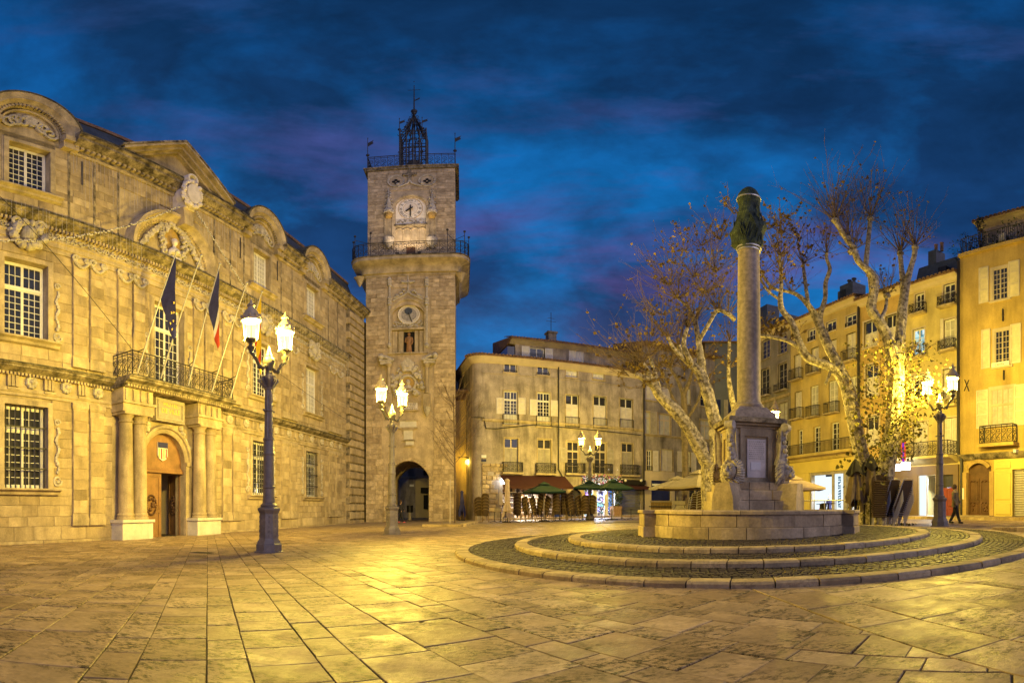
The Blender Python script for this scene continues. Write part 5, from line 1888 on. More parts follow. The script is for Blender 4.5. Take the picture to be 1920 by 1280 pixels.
MB().box(nx0, nx1, 1.4, 1.5, -.5, nz).build('inner_partition', M_dark, nh_)
for k, w in enumerate(w2):
    surround(nh_, CW, *w, t=.09)
    french(nh_, CW, *w, 'glass', trans=.6, rows=2, cols=1, frame=M_plaster, sh=[(w[0] + 10, w[1])] if k == 0 else None, shm=M_shutgrey)
for k, w in enumerate(w1):
    surround(nh_, CW, *w, t=.07)
    if k == 1:
        french(nh_, CW, *w, 'closed', shm=M_shut)
    else:
        sh = {0: [(1224, 1234, 845, 883)], 2: [(1270, 1280, 846, 884), (1296, 1305, 848, 885)], 3: [(1334, 1343, 852, 887)]}[k]
        french(nh_, CW, *w, 'glass', rows=4, cols=1, sh=sh, rail=(w[0], w[1], w[3] - 8, w[3], 'bars', .06))
for k, w in enumerate(w3):
    surround(nh_, CW, *w, t=.07)
    french(nh_, CW, *w, 'closed' if k < 2 else 'glass', rows=2, cols=1)
zz = CW.z(1280, 820.5)
MB().prismx([(.02, zz - .1), (-.1, zz - .06), (-.1, zz + .08), (.02, zz + .1)], nx0, nx1).build('string_course', M_trim, nh_)
eaves_row(nh_, nx0, nx1 + .4, nz + 1.0, .5)
for px, py, w in ((1180, 640, 1.0), (1232, 655, .7), (1306, 655, .9), (1325, 690, .5)):
    MB().box(CW.s(px, -4) - w / 2, CW.s(px, -4) + w / 2, 4, 4.8, nz, CW.z(px, py, -4)).build('chimney', M_stucco2, nh_)
a, b, c, d = CW.rect(1207.5, 1264, 884, 975)
mb = MB()
solid_wall(mb, a, b, c - .5, d, [shopw[0]], -.12, 0)
mb.build('shopfront_plaster', M_plaster, nh_)
a, b, c, d = shopw[0]
o = MB().box(a, b, .0, .1, CW.z(1238, 938), d).build('blue_board', M_blueboard, nh_)
MB().box(a + .9, b - .9, -.02, .0, (c + d) / 2 + 1.0, (c + d) / 2 + 1.35).build('notice', M_sign, o)
MB().box(a + .15, b - .15, -.1, 0, d - .5, d - .3).build('lamp_strip', M_sign, o)
MB().box(a, b, .1, .2, c, CW.z(1238, 938)).build('shop_base', M_plaster, nh_)
a, b, c, d = shopw[1]
MB().box(a, b, .25, .3, c, d).build('dark_shop_window', M_pane, nh_)
fr = MB()
for t in (0, .33, .66, 1):
    x = a + (b - a) * t
    fr.box(x - .06, x + .06, .1, .25, c, d)
fr.build('shop_frame', M_plaster, nh_)
# cool grey house at the back of the gap
bh_ = thing('grey_house', 'tall blue grey house in the gap left of the granite column', 'house', (at(1362, 950, 52).x, at(1362, 950, 52).y, 0), R(-24))
zb = EYE + tan((YH - 643) / FPX) * 52
MB().box(-2.2, 3.5, 0, 8, -1, zb).build('wall', M_bluewall, bh_)
MB().prismx([(-.4, zb), (-.4, zb + .12), (8, zb + 1.2), (8, zb - .2)], -2.5, 3.8).build('roof', M_tile, bh_)
for k in range(3):
    for q in range(3):
        w = MB().box(-1.5 + q * 1.7, -.6 + q * 1.7, -.06, .02, 3.2 + k * 3.6, 5.2 + k * 3.6).build('window', M_pane, bh_)
        MB().box(-1.95 + q * 1.7, -1.52 + q * 1.7, -.08, 0, 3.2 + k * 3.6, 5.2 + k * 3.6).build('shutter', M_shutgrey, w)
# ================================================================== RIGHT-HAND ROW
RW = Wall(2380, 23.75)
def rect_(x0, x1, yt, yb):
    a, b, c, d = RW.rect(x0, x1, yt, yb)
    return a, b, c, d
def base_house(name, label, x0, x1, ytop_px, m, wins, shops, roof=True, d0=0.0, roofm=M_tile, rise=1.6, eave=.55):
    t = RW.root(name, label, 'house')
    s0, s1 = RW.s(x0), RW.s(x1)
    xm = (x0 + x1) / 2
    z1 = RW.z(xm, ytop_px)
    ops = [RW.rect(*w) for w in wins] + [RW.rect(*w) for w in shops]
    mb = MB()
    solid_wall(mb, s0, s1, -.5, z1, ops, -d0, .4 - d0)
    mb.box(s1 - .3, s1, .4, 9, -.5, z1)
    mb.box(s0, s0 + .3, .4, 9, -.5, z1)
    mb.build('wall', m, t)
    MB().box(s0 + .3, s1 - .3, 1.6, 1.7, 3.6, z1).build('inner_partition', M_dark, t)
    if roof:
        MB().prismx([(0, z1 - .4), (-.15, z1 - .34), (-.25, z1 - .15), (-eave + .05, z1 - .05), (-eave + .05, z1), (0, z1)], s0, s1).build('eaves_moulding', M_plaster, t)
        eaves_row(t, s0, s1, z1, eave, 'roof', 6.0, rise)
    return t, s0, s1, z1
# --- grey house beside the column
gw = [(1427, 1443, 691, 742), (1459, 1476, 680, 732), (1428, 1444, 637, 672), (1460, 1476, 628, 662), (1428, 1444, 766, 808), (1460, 1477, 754, 800), (1463, 1478, 824, 866), (1430, 1446, 828, 868)]
gh, s0, s1, z1 = base_house('grey_house', 'greyish plastered house just right of the granite column, dark windows', 1413, 1482, 621, M_greywall, gw, [])
for k, w in enumerate(gw):
    surround(gh, RW, *w, t=.10, m=M_stucco)
    french(gh, RW, *w, 'glass', rows=4, cols=1, frame=M_shutgrey)
    if k in (0, 1, 6, 7):
        a, b, c, d = RW.rect(w[0] - 2, w[1] + 2, w[3] - 12, w[3])
        railing(gh, [(a, 0), (a, -.35), (b, -.35), (b, 0)], c, d, 'bars', .13, name='balcony_railing')
        MB().box(a - .05, b + .05, -.42, .05, c - .12, c).build('balcony_slab', M_stucco, gh)
zz = RW.z(1450, 748)
MB().box(s0, s1, -.12, .02, zz - .12, zz + .1).build('string_course', M_trim, gh)
for px, py, w in ((1430, 580, 1.6), (1470, 596, 1.2)):
    MB().box(RW.s(px, -5) - w, RW.s(px, -5) + w, 4.5, 6, z1, RW.z(px, py, -5)).build('chimney', M_slate, gh)
# --- yellow house with the long balcony and lit boutique
yw = [(1515.6, 1529, 617, 639), (1549, 1568, 602, 621), (1586, 1606, 590, 611),
      (1489, 1503, 664, 712), (1521, 1536, 651, 700), (1553, 1569, 637, 688), (1587, 1605, 624, 677),
      (1490, 1504, 734, 785), (1520, 1535, 723, 781), (1554, 1572, 713, 774), (1592, 1607, 706, 762),
      (1495, 1505, 805, 852), (1524, 1538, 799, 848), (1557, 1573, 791, 844), (1596, 1608, 784, 838)]
ysh = [(1520, 1561, 888, 972), (1564, 1583, 885, 972), (1586, 1604, 884, 972)]
yh, s0, s1, z1 = base_house('yellow_house', 'yellow house with a long first floor balcony above the lit boutique', 1482.5, 1611, 584, M_yellow, yw, ysh)
for k, w in enumerate(yw):
    if k < 3:
        surround(yh, RW, *w, t=.07, m=M_plaster)
        french(yh, RW, *w, 'glass', rows=2, cols=1, rail=(w[0], w[1], w[3] - 7, w[3], 'bars', .06))
    elif k < 11:
        surround(yh, RW, *w, t=.07, m=M_yellow)
        french(yh, RW, *w, 'closed' if k in (3, 6, 7, 4, 5) else 'glass', rows=4, cols=1, shm=M_shut, frame=M_frame, rail=(w[0] - 2.5, w[1] + 2.5, w[3] - 19, w[3], 'bars', .40))
    else:
        french(yh, RW, *w, 'glass', rows=5, cols=1, frame=M_frame, y=.28)
a, b = RW.s(1482.8), RW.s(1611)
zf = RW.z(1550, 849)
MB().prismx([(0, zf - .5), (-.1, zf - .45), (-.2, zf - .25), (-.75, zf - .18), (-.8, zf), (0, zf)], a, b).build('balcony_slab', M_yellow, yh)
railing(yh, [(a, 0), (a, -.72), (b, -.72), (b, 0)], zf, zf + RW.z(1550, 827, .7) - RW.z(1550, 848, .7), 'bars', .14, r=.016, name='long_balcony_railing')
zz = RW.z(1550, 884)
MB().box(a, b, -.14, .02, zz, zf - .5).build('shop_fascia', M_shopyellow, yh)
MB().box(a, RW.s(1512), -.12, .02, -.3, zz - .01).box(RW.s(1513), RW.s(1519.5), -.16, .02, -.3, zz - .01).build('shop_pier', M_shopyellow, yh)
fr = MB()
for (x0, x1) in ((1519.5, 1522.5), (1560.5, 1565), (1582, 1587), (1602, 1605)):
    fr.box(RW.s(x0), RW.s(x1), -.05, .2, -.3, zz)
fr.box(RW.s(1519.5), RW.s(1605), -.04, .2, zz - .22, zz - .02)
fr.build('shop_frame', M_shutgrey, yh)
MB().box(RW.s(1515), RW.s(1590), 2.6, 2.7, -.3, zz).build('shop_back_wall', M_shopwhite, yh)
goods(yh, RW.s(1517), RW.s(1560), 2.55, .9, 2.6, [1, 4, 2, 5, 1, 6], 5, 2, (.06, .12), 6)
MB().box(RW.s(1515), RW.s(1606), .2, 2.6, zz - .02, zz + .05).build('shop_ceiling', M_shopwhite, yh)
MB().box(RW.s(1515), RW.s(1606), .2, 2.6, .35, .42).build('shop_floor', M_white, yh)
MB().box(RW.s(1514), RW.s(1518), .3, 2.6, .3, zz).build('shop_side_wall', M_shopwhite, yh)
pn = MB().box(RW.s(1565), RW.s(1582), .02, .06, .4, zz - .22).build('lit_panel', M_shopwhite, yh)
# vertical teal lettering in the lit panel: illegible strokes set one under another
lt = MB()
x = RW.s(1574)
zt, zb_ = RW.z(1573, 895), RW.z(1573, 950)
nn = 12
rg = random.Random(9)
for i in range(nn):
    z = zt + (zb_ - zt) * i / (nn - 1)
    h = abs(zt - zb_) / nn * .40
    q = .13
    for st_ in rg.sample(range(6), 3):
        if st_ == 0:
            lt.box(x - q, x - q + .05, -.01, .02, z - h, z + h)
        elif st_ == 1:
            lt.box(x + q - .05, x + q, -.012, .02, z - h, z + h)
        elif st_ == 2:
            lt.box(x - q, x + q, -.014, .02, z + h - .04, z + h)
        elif st_ == 3:
            lt.box(x - q, x + q, -.016, .02, z - h, z - h + .04)
        elif st_ == 4:
            lt.box(x - q, x + q, -.018, .02, z - .02, z + .02)
        else:
            lt.obox((x, .0, z), (q, 0, h), (0, .02, 0), (-.02, 0, .02))
lt.build('vertical_lettering', M_tealite, pn)
# mannequins in the window
def mannequin(px, d, top, bottom, label, mtop, mbot):
    p = RW.world(RW.s(px, d), d, .42)
    t = thing('mannequin', label, 'mannequin', p)
    for x in (-.08, .09):
        MB().lathe([(.10, .0), (.10, .02), (.06, .35), (.09, .55), (.12, .80)], (x, 0, 0), 8).build('leg', M_sign, t, True)
    MB().lathe([(.055, 1.42), (.05, 1.50), (.09, 1.56), (.10, 1.66), (.07, 1.75), (.01, 1.78)], (0, 0, 0), 10).build('head', M_sign, t, True)
    MB().lathe([(.17, .80), (.15, 1.0), (.19, 1.28), (.16, 1.40), (.06, 1.45)], (0, 0, 0), 12, 1.1, .7).tube([(-.2, 0, 1.36), (-.26, .02, 1.1), (-.22, .06, .85)], [.05, .045, .035], 6).tube([(.2, 0, 1.36), (.27, .02, 1.1), (.2, .1, .9)], [.05, .045, .035], 6).build('jacket', mtop, t, True)
    MB().lathe([(.22, .48), (.2, .7), (.165, .84), (.15, .9)], (0, 0, 0), 12, 1.05, .75).build('skirt', mbot, t, True)
mannequin(1535, -1.0, 0, 0, 'shop window mannequin in grey jacket and bright pink skirt', M_shutgrey, M_pinkcloth)
mannequin(1555, -1.2, 0, 0, 'shop window mannequin in dark blue clothes, right of the pink one', M_navy, M_navy)
# --- ochre house with arched casements behind the big tree
ow = [(1620, 1645, 601, 650), (1623, 1647, 683, 742), (1660, 1682, 590, 640), (1662, 1684, 668, 725), (1625, 1648, 780, 835), (1664, 1685, 770, 828)]
oh, s0, s1, z1 = base_house('ochre_house', 'ochre house with tall arched windows behind the forked plane tree', 1611.5, 1697, 553, M_ochre, ow, [])
for w in ow:
    surround(oh, RW, *w, t=.12, m=M_plaster)
    french(oh, RW, *w, 'closed', trans=.9, shm=M_shut, frame=M_frame, kick=.3)
MB().tube([(RW.s(1612), -.12, z1 - .3), (RW.s(1612), -.12, .5)], .09, 8).build('drain_pipe', M_iron, oh, True)
MB().box(RW.s(1697) - .1, RW.s(1697) + .02, -.02, .02, 0, z1).build('house_joint', M_ochre, oh)
for px, py, w in ((1590, 533, .75), (1582, 545, .5)):
    z = RW.z(px, py, -3)
    c_ = MB().box(RW.s(px, -3) - w, RW.s(px, -3) + w, 2.8, 4.2, z1 - 3, z).build('chimney', M_slate, yh if px < 1612 else oh)
    for q in (-.35, .35):
        MB().lathe([(.13, 0), (.13, .5), (.2, .52), (.2, .62), (.05, .66)], (RW.s(px, -3) + q * w, 3.4, z), 8).build('chimney_pot', M_slate, c_)
# --- straw coloured house with brown shopfront
sw_ = [(1769, 1791, 531.5, 573), (1716, 1733, 550, 588), (1770, 1790.5, 598, 656), (1711.5, 1734, 616, 669), (1768, 1794, 690, 746), (1711, 1734, 702, 748), (1769, 1796, 783, 850), (1712, 1739, 791, 856)]
ssh = [(1724, 1757, 891, 972), (1767.5, 1790, 890, 972)]
sh2, s0, s1, z1 = base_house('straw_house', 'straw yellow house with scrolled balcony over a brown shopfront', 1697.5, 1799.5, 528.5, M_straw, sw_, ssh)
for k, w in enumerate(sw_):
    surround(sh2, RW, *w, t=.10, m=M_plaster)
    if k == 3:
        french(sh2, RW, *w, 'glass', rows=3, cols=1, pane=M_litwin, frame=M_frame, rail=(w[0] - 4, w[1] + 4, w[3] - 18, w[3], 'scroll', .35))
    elif k in (6, 7, 4):
        french(sh2, RW, *w, 'closed', shm=M_shut, frame=M_frame)
        if k == 4:
            a, b, c, d = RW.rect(w[0] - 5, w[1] + 3, 738, 760)
            railing(sh2, [(a, 0), (a, -.4), (b, -.4), (b, 0)], c, d, 'scroll', .32, name='balcony_railing')
            MB().box(a - .05, b + .05, -.5, .05, c - .14, c).build('balcony_slab', M_straw, sh2)
    else:
        sh = [(w[0] - 6, w[0] - .5), (w[1] + .5, w[1] + 6)] if k == 2 else None
        french(sh2, RW, *w, 'glass', rows=3, cols=1, sh=sh, rail=(w[0] - 5, w[1] + 4, w[3] - 17, w[3], 'scroll', .35))
a, b = RW.s(1698), RW.s(1799)
zf = RW.z(1748, 857.5)
MB().prismx([(0, zf - .42), (-.15, zf - .36), (-.6, zf - .2), (-.95, zf - .14), (-1.0, zf), (0, zf)], a, b - .1).build('balcony_slab', M_straw, sh2)
railing(sh2, [(a, 0), (a, -.9), (b - .2, -.9), (b - .2, 0)], zf, zf + RW.z(1748, 830, .9) - RW.z(1748, 857, .9), 'scroll', .34, r=.016, name='balcony_railing')
mb = MB()
solid_wall(mb, RW.s(1680), b, -.3, zf - .5, [RW.rect(*q) for q in ssh], -.16, .02)
mb.build('shopfront', M_shopbrown, sh2)
MB().box(RW.s(1720), RW.s(1760), 2.2, 2.3, .3, zf - .5).build('shop_back_wall', M_pharm, sh2)
q = RW.rect(*ssh[0])
gd = MB().box(q[0], q[0] + .06, -.1, .0, .4, q[3]).box(q[0] + .62, q[0] + .68, -.1, 0, .4, q[3]).box(q[1] - .06, q[1], -.1, .0, .4, q[3]).build('glass_door', M_alu, sh2)
MB().box(q[0] + .06, q[0] + .62, -.06, -.03, .4, q[3]).build('pane', M_shopwhite, gd)  # glowing pane stands in for the lit shop behind the door
goods(sh2, q[0] + .5, q[1] + 1.2, 2.1, .6, 2.9, [1, 1, 4, 6, 2, 3], 12, 5, (.03, .10), 8)
MB().box(q[0] + .7, q[1] + .6, 1.0, 1.5, .3, 1.2).build('shop_counter', GOODS[3], sh2)
q = RW.rect(*ssh[1])
rd = MB().box(q[0], q[1], -.06, .02, .35, q[3] - .75)
for (u0, u1) in ((.12, .46), (.54, .88)):
    for (v0, v1) in ((.06, .4), (.46, .94)):
        w, h = q[1] - q[0], q[3] - .75 - .35
        rd.cbox(q[0] + u0 * w, q[0] + u1 * w, -.09, -.05, .35 + v0 * h, .35 + v1 * h, .03)
rdo = rd.build('red_door', M_reddoor, sh2)
MB().ball((q[0] + .1, -.12, 1.4), .05, 8, 6).build('handle', M_gilt, rdo, True)
MB().box(q[0], q[1], .0, .04, q[3] - .74, q[3]).build('door_grille', M_iron, sh2)
# white cube lamps and neon of the shop left of it
for k, (px, py, sz) in enumerate(((1681.5, 876, .36), (1698, 873.5, .40))):
    p = RW.world(RW.s(px, 1.3), 1.3, RW.z(px, py, 1.3))
    t = thing('wall_light', ['smaller glowing white square lamp on a bracket beside the plane tree', 'larger glowing white square lamp on a bracket next to the brown shopfront'][k], 'wall light', p, -RW.th)
    MB().cbox(-sz / 2, sz / 2, -sz / 2, sz / 2, -sz / 2, sz / 2, .04).build('glowing_box', M_lamp2, t)
    MB().tube([(0, 0, sz / 2), (0, .2, sz / 2 + .12), (0, 1.2, sz / 2 + .14)], .025, 5).build('bracket', M_iron, t)
n_ = thing('neon_sign', 'small violet and red neon sign at the left end of the scrolled balcony', 'neon sign', RW.world(RW.s(1694, 1.15), 1.15, RW.z(1694, 846, 1.15)), -RW.th)
MB().box(-.06, .06, -.04, .04, -.62, .62).build('violet_tube', M_neon, n_)
MB().box(-.16, -.08, -.04, .04, -.55, .6).box(.08, .16, -.04, .04, -.55, .6).build('red_tube', glow('red_neon', (.9, .12, .02), .9), n_)
# mansard and chimney stack above
mz = RW.z(1770, 482, -3)
ms_ = MB().prismx([(2.6, z1 + .6), (3.4, mz), (9, mz + .3), (9, z1 - .2)], RW.s(1716, -3), s1 - .4).build('mansard', M_slate, sh2)
MB().box(RW.s(1768, -3), RW.s(1783, -3), 2.45, 3.2, z1 + 1.6, z1 + 2.5).build('dormer_window', M_pane, ms_)
c_ = MB().box(RW.s(1742, -3.5), RW.s(1757, -3.5), 3.4, 4.4, z1, RW.z(1750, 470, -3.5)).build('chimney', M_slate, sh2)
for q in (.3, .8):
    MB().lathe([(.12, 0), (.12, .7), (.16, .74), (.04, .8)], (RW.s(1742, -3.5) + q, 3.9, RW.z(1750, 470, -3.5)), 8).build('chimney_pot', M_tile, c_)
# --- orange house at the right edge
cw_ = [(1861, 1891, 502, 562), (1865, 1894.5, 618, 687), (1858, 1901.5, 727, 797)]
csh = [(1816, 1859, 868, 968), (1903, 1950, 881, 972)]
cshut = [[(1836, 1854.5, 501, 568), (1891.5, 1912.5, 489, 556)], [(1840.5, 1857.5, 617.5, 691), (1895, 1915, 607, 681)], [(1831.5, 1853.5, 731, 803), (1902.5, 1930, 720, 797)]]
oh2, s0, s1, z1 = base_house('orange_house', 'orange house at the right edge with cream shutters and carved door', 1800, 2000, 458, M_orange, cw_, csh, False, 0.0)
for k, w in enumerate(cw_):
    surround(oh2, RW, *w, t=.14, m=M_plaster)
    f = french(oh2, RW, *w, 'glass', rows=[6, 6, 3][k], cols=2, sh=cshut[k], shm=M_shutcream, frame=M_plaster, trans=[0, 0, .95][k], y=.05)
a, b, c, d = RW.rect(1847, 1908, 799, 832)
railing(oh2, [(a, -.1), (a, -.55), (b, -.55), (b, -.1)], c, d, 'scroll', .36, r=.018, name='balcony_railing')
MB().box(a - .1, b + .1, -.65, 0, c - .18, c).build('balcony_slab', M_orange, oh2)
a, b, c, d = RW.rect(1862.5, 1895.5, 679.5, 686.5)
o = MB().box(a, b, -.20, -.14, c - .05, d).build('window_sign', M_sign, oh2)
text('CANTA', .17, M_letter, o, ((a + b) / 2 - .05, -.203, (c + d) / 2 - .05), (PI / 2, 0, 0), 'lettering', .002)
for py0, py1, d_ in ((858.5, 853, .22),):
    za, zb = RW.z(1850, 858), RW.z(1850, 852)
    MB().prismx([(-.1, za - .1), (-.2, za), (-.32, zb), (-.32, zb + .06), (-.1, zb + .08)], s0, s1).build('string_course', M_grime, oh2)
for px, ya, yb in ((1883, 581, 603), (1884.5, 695, 713)):
    MB().box(RW.s(px) - .03, RW.s(px) + .03, -.2, -.1, RW.z(px, yb), RW.z(px, ya)).build('wall_anchor', M_iron, oh2)
MB().tube([(RW.s(1812), -.18, RW.z(1812, 713)), (RW.s(1820), -.18, RW.z(1820, 734))], .03, 5).tube([(RW.s(1820), -.18, RW.z(1820, 713)), (RW.s(1811), -.18, RW.z(1811, 734))], .03, 5).build('wall_anchor', M_iron, oh2)
# door
a, b, c, d = RW.rect(*csh[0])
mb = MB()
arch_fill(mb, (a + b) / 2, (b - a) / 2, d - .42, .42, d, -.004, .25)
mb.build('door_arch_fill', M_orange, oh2)
MB().sweep([(.1, (b - a) / 2), (.22, (b - a) / 2), (.22, (b - a) / 2 + .22), (.1, (b - a) / 2 + .22)], (a + b) / 2, d - (b - a) / 2 - .02, PI * .80, PI * .2, 12).build('door_arch', M_ochre, oh2, True)
for x in (a - .28, b):
    MB().box(x, x + .28, -.24, -.0, .3, d - .5).build('door_jamb', M_ochre, oh2)
MB().box(a, b, .02, .08, d - .85, d).build('door_fanlight', M_wooddark, oh2)
z0 = .78
for k in range(2):
    w = (b - a) / 2
    x = a + k * w
    dl = MB().box(x + .01, x + w - .01, -.02, .06, z0, d - .85)
    h = d - .85 - z0
    for (v0, v1) in ((.05, .36), (.42, .94)):
        dl.box(x + .1, x + w - .1, -.05, -.02, z0 + v0 * h, z0 + v0 * h + .05)
        dl.box(x + .1, x + .15, -.05, -.02, z0 + v0 * h, z0 + v1 * h)
        dl.box(x + w - .15, x + w - .1, -.05, -.02, z0 + v0 * h, z0 + v1 * h)
        dl.tube([(x + .12, -.05, z0 + v1 * h - .1), (x + w * .35, -.05, z0 + v1 * h), (x + w * .5, -.05, z0 + v1 * h - .08), (x + w * .65, -.05, z0 + v1 * h), (x + w - .12, -.05, z0 + v1 * h - .1)], .035, 5)
    for i in range(9):
        dl.ball((x + w / 2 + random.uniform(-.14, .14), -.04, z0 + h * .2 + random.uniform(-.18, .18)), random.uniform(.03, .06), 5, 4)
    dl.build('door_leaf', M_wooddark, oh2)
MB().box(a - .3, b + .3, -.7, .1, .5, z0).build('door_step', M_trim, oh2)
# yellow panelled shopfront, roller shutter
a, b = RW.s(1868), RW.s(1902)
zt = RW.z(1885, 861)
mb = MB().box(a, b, -.24, -.1, .5, zt)
for (ya, yb) in ((866, 879), (887, 937), (943, 965)):
    p0, p1, q0, q1 = RW.rect(1871, 1899.5, ya, yb)
    mb.cbox(p0, p1, -.28, -.23, q0, q1, .03)
mb.build('panelled_shopfront', M_shopyellow, oh2)
MB().box(b, s1, -.24, -.1, RW.z(1910, 880), zt).build('shop_fascia', M_shopyellow, oh2)
rs = MB()
z = .5
zt2 = RW.z(1915, 881)
while z < zt2:
    rs.prismx([(.0, z), (-.06, z + .03), (-.06, z + .09), (.0, z + .12)], RW.s(1903), RW.s(1948))
    z += .125
rs.build('roller_shutter', M_alu, oh2)
MB().box(RW.s(1806), RW.s(1812), -.25, -.1, RW.z(1809, 936), RW.z(1809, 915)).build('meter_box', M_sign, oh2)
for yy in (922, 930):
    MB().box(RW.s(1861), RW.s(1866), -.16, -.1, RW.z(1863, yy + 3), RW.z(1863, yy - 3)).build('name_plate', M_alu, oh2)
MB().tube([(RW.s(1800.5), -.2, z1 - .3), (RW.s(1800.5), -.2, RW.z(1800, 850)), (RW.s(1807), -.2, RW.z(1807, 862)), (RW.s(1807), -.2, .6)], .09, 8).build('drain_pipe', M_iron, oh2, True)
MB().box(RW.s(1909), RW.s(1914), -.55, -.2, RW.z(1911, 850), RW.z(1911, 844)).build('spot_lamp', M_sign, oh2)
# roof terrace and set-back attic
MB().box(s0, s1, -.22, .4, z1, z1 + .22).build('parapet', M_orange, oh2)
zr = z1 + .22
railing(oh2, [(s0 + .1, 6), (s0 + .1, -.05), (s1, -.05)], zr, zr + 1.15, 'bars', .13, r=.014, name='terrace_railing')
zc = RW.z(1860, 418, -2.2)
mb = MB()
wa = (RW.s(1868, -2.2), RW.s(1893, -2.2), zr, zr + 1.9)
solid_wall(mb, s0 + .1, s1, z1, zc, [wa], 2.2, 2.6)
mb.build('attic_wall', M_stucco, oh2)
MB().box(wa[0], wa[1], 2.5, 2.55, wa[2], wa[3]).build('attic_window', M_pane, oh2)
MB().box(wa[0] - .5, wa[0] - .05, 2.1, 2.2, zr + .4, wa[3]).build('attic_shutter', M_shutgrey, oh2)
eaves_row(oh2, s0 - .2, s1, zc, -1.5, 'attic_roof', 8.0, 1.5, yw=2.2)
MB().prismx([(2.2, zc - .3), (1.75, zc - .06), (1.55, zc - .03), (1.55, zc), (2.2, zc)], s0 - .15, s1).build('attic_eaves', M_plaster, oh2)
def shrub(label, base, h, w, m=M_green, n=260, leaf=.10, pot=None, cat='shrub', name='shrub'):
    t = thing(name, label, cat, base)
    st = MB()
    for k in range(7):
        a = random.uniform(0, 2 * PI)
        st.tube([(0, 0, 0), (w * .2 * cos(a), w * .2 * sin(a), h * .5), (w * .35 * cos(a), w * .35 * sin(a), h * .85)], [.03, .02, .008], 5)
    st.build('stem', M_twig, t)
    f = MB()
    for i in range(n):
        a, q = random.uniform(0, 2 * PI), random.random()
        r_ = w / 2 * math.sqrt(random.random()) * (.5 + .9 * sin(PI * min(1, q * .9 + .08)))
        c = Vector((r_ * cos(a), r_ * sin(a), h * (.12 + .9 * q)))
        u = Vector((random.gauss(0, 1), random.gauss(0, 1), random.gauss(0, .7))).normalized() * leaf
        v = u.orthogonal().normalized() * leaf * .5
        f.add([c - u, c + v, c + u, c - v], [(0, 1, 2, 3)])
    f.build('foliage', m, t)
    return t
for k, (px, h, w, lb) in enumerate(((1812, 2.0, 1.6, 'leafy shrub at the left end of the roof terrace'), (1838, 3.2, .55, 'slim dark conifer standing on the roof terrace'), (1873, 1.5, 1.4, 'bushy potted shrub in the middle of the roof terrace'), (1909, 2.0, 2.2, 'wide dark bush at the right end of the roof terrace'))):
    p = RW.world(RW.s(px, -1.0), -1.0, zr)
    shrub(lb, p, h, w, n=220 if k != 1 else 320, leaf=.13)
for k, px in enumerate((1862, 1884)):
    p = RW.world(RW.s(px, -.5), -.5, zr)
    t = thing('terrace_chair', ['left', 'right'][k] + ' pale terrace chair behind the roof railing', 'chair', p, R(20 + 60 * k), group='roof terrace chairs')
    MB().box(-.25, .25, -.25, .25, .42, .46).build('seat', M_alu, t)
    MB().box(-.25, .25, .22, .26, .46, .95).build('backrest', M_alu, t)
    for sx in (-.22, .22):
        for sy in (-.22, .22):
            MB().tube([(sx, sy, 0), (sx, sy, .42)], .018, 5).build('leg', M_alu, t)
# pavement kerbs in front of the right row are in the ground section
# ================================================================== GROUND, PAVING
FA = (1404 - 960) / FPX
FD = 13.6
FC = Vector((FD * sin(FA), FD * cos(FA), 0))
FR = (7.45, 6.06, 4.75)
STEP = .088
g = MB()
xs = [-400, -60, -40, -25, -12, 0, 12, 25, 40, 60, 400]
ys = [-60, -20, 0, 20, 40, 80, 400]
g.v = [(x, y, gz(x, y) - .014) for y in ys for x in xs]
n = len(xs)
g.f = [(j * n + i, j * n + i + 1, (j + 1) * n + i + 1, (j + 1) * n + i) for j in range(len(ys) - 1) for i in range(n - 1)]
ground = g.build('ground', M_joint, kind='structure')
ground['label'] = 'pale worn limestone paving of the square with dark joints'
# far paving: a sheet that starts where single slabs stop
fp = MB()
NA = 64
rings = [31, 45, 80, 200, 390]
for r in rings:
    for i in range(NA + 1):
        a = -2.2 + 4.4 * i / NA
        x, y = r * sin(a), r * cos(a)
        fp.v.append((x, y, gz(x, y)))
for j in range(len(rings) - 1):
    for i in range(NA):
        b = j * (NA + 1) + i
        fp.f.append((b, b + 1, b + NA + 2, b + NA + 1))
fp.build('far_paving', M_far, ground)

def clip(poly, nx, ny, c):
    """keep the part of the polygon with nx*x + ny*y >= c"""
    out = []
    for i in range(len(poly)):
        p, q = poly[i], poly[(i + 1) % len(poly)]
        dp, dq = nx * p[0] + ny * p[1] - c, nx * q[0] + ny * q[1] - c
        if dp >= 0:
            out.append(p)
        if (dp >= 0) != (dq >= 0):
            t = dp / (dp - dq)
            out.append((p[0] + (q[0] - p[0]) * t, p[1] + (q[1] - p[1]) * t))
    return out

def slab_geo(mb, poly, dz, ch=.005):
    n = len(poly)
    cx, cy = sum(p[0] for p in poly) / n, sum(p[1] for p in poly) / n
    tx, ty = random.gauss(0, .0022), random.gauss(0, .0022)
    b = len(mb.v)
    for lv in range(3):
        for (x, y) in poly:
            L_ = math.hypot(x - cx, y - cy) or 1
            if lv == 2:
                x, y = x - (x - cx) / L_ * ch * 1.4, y - (y - cy) / L_ * ch * 1.4
            z = gz(x, y) + dz + tx * (x - cx) + ty * (y - cy) + (-.06, -ch, 0)[lv]
            mb.v.append((x, y, z))
    for lv in range(2):
        for i in range(n):
            j = (i + 1) % n
            mb.f.append((b + lv * n + i, b + lv * n + j, b + (lv + 1) * n + j, b + (lv + 1) * n + i))
    mb.f.append(tuple(b + 2 * n + i for i in range(n)))

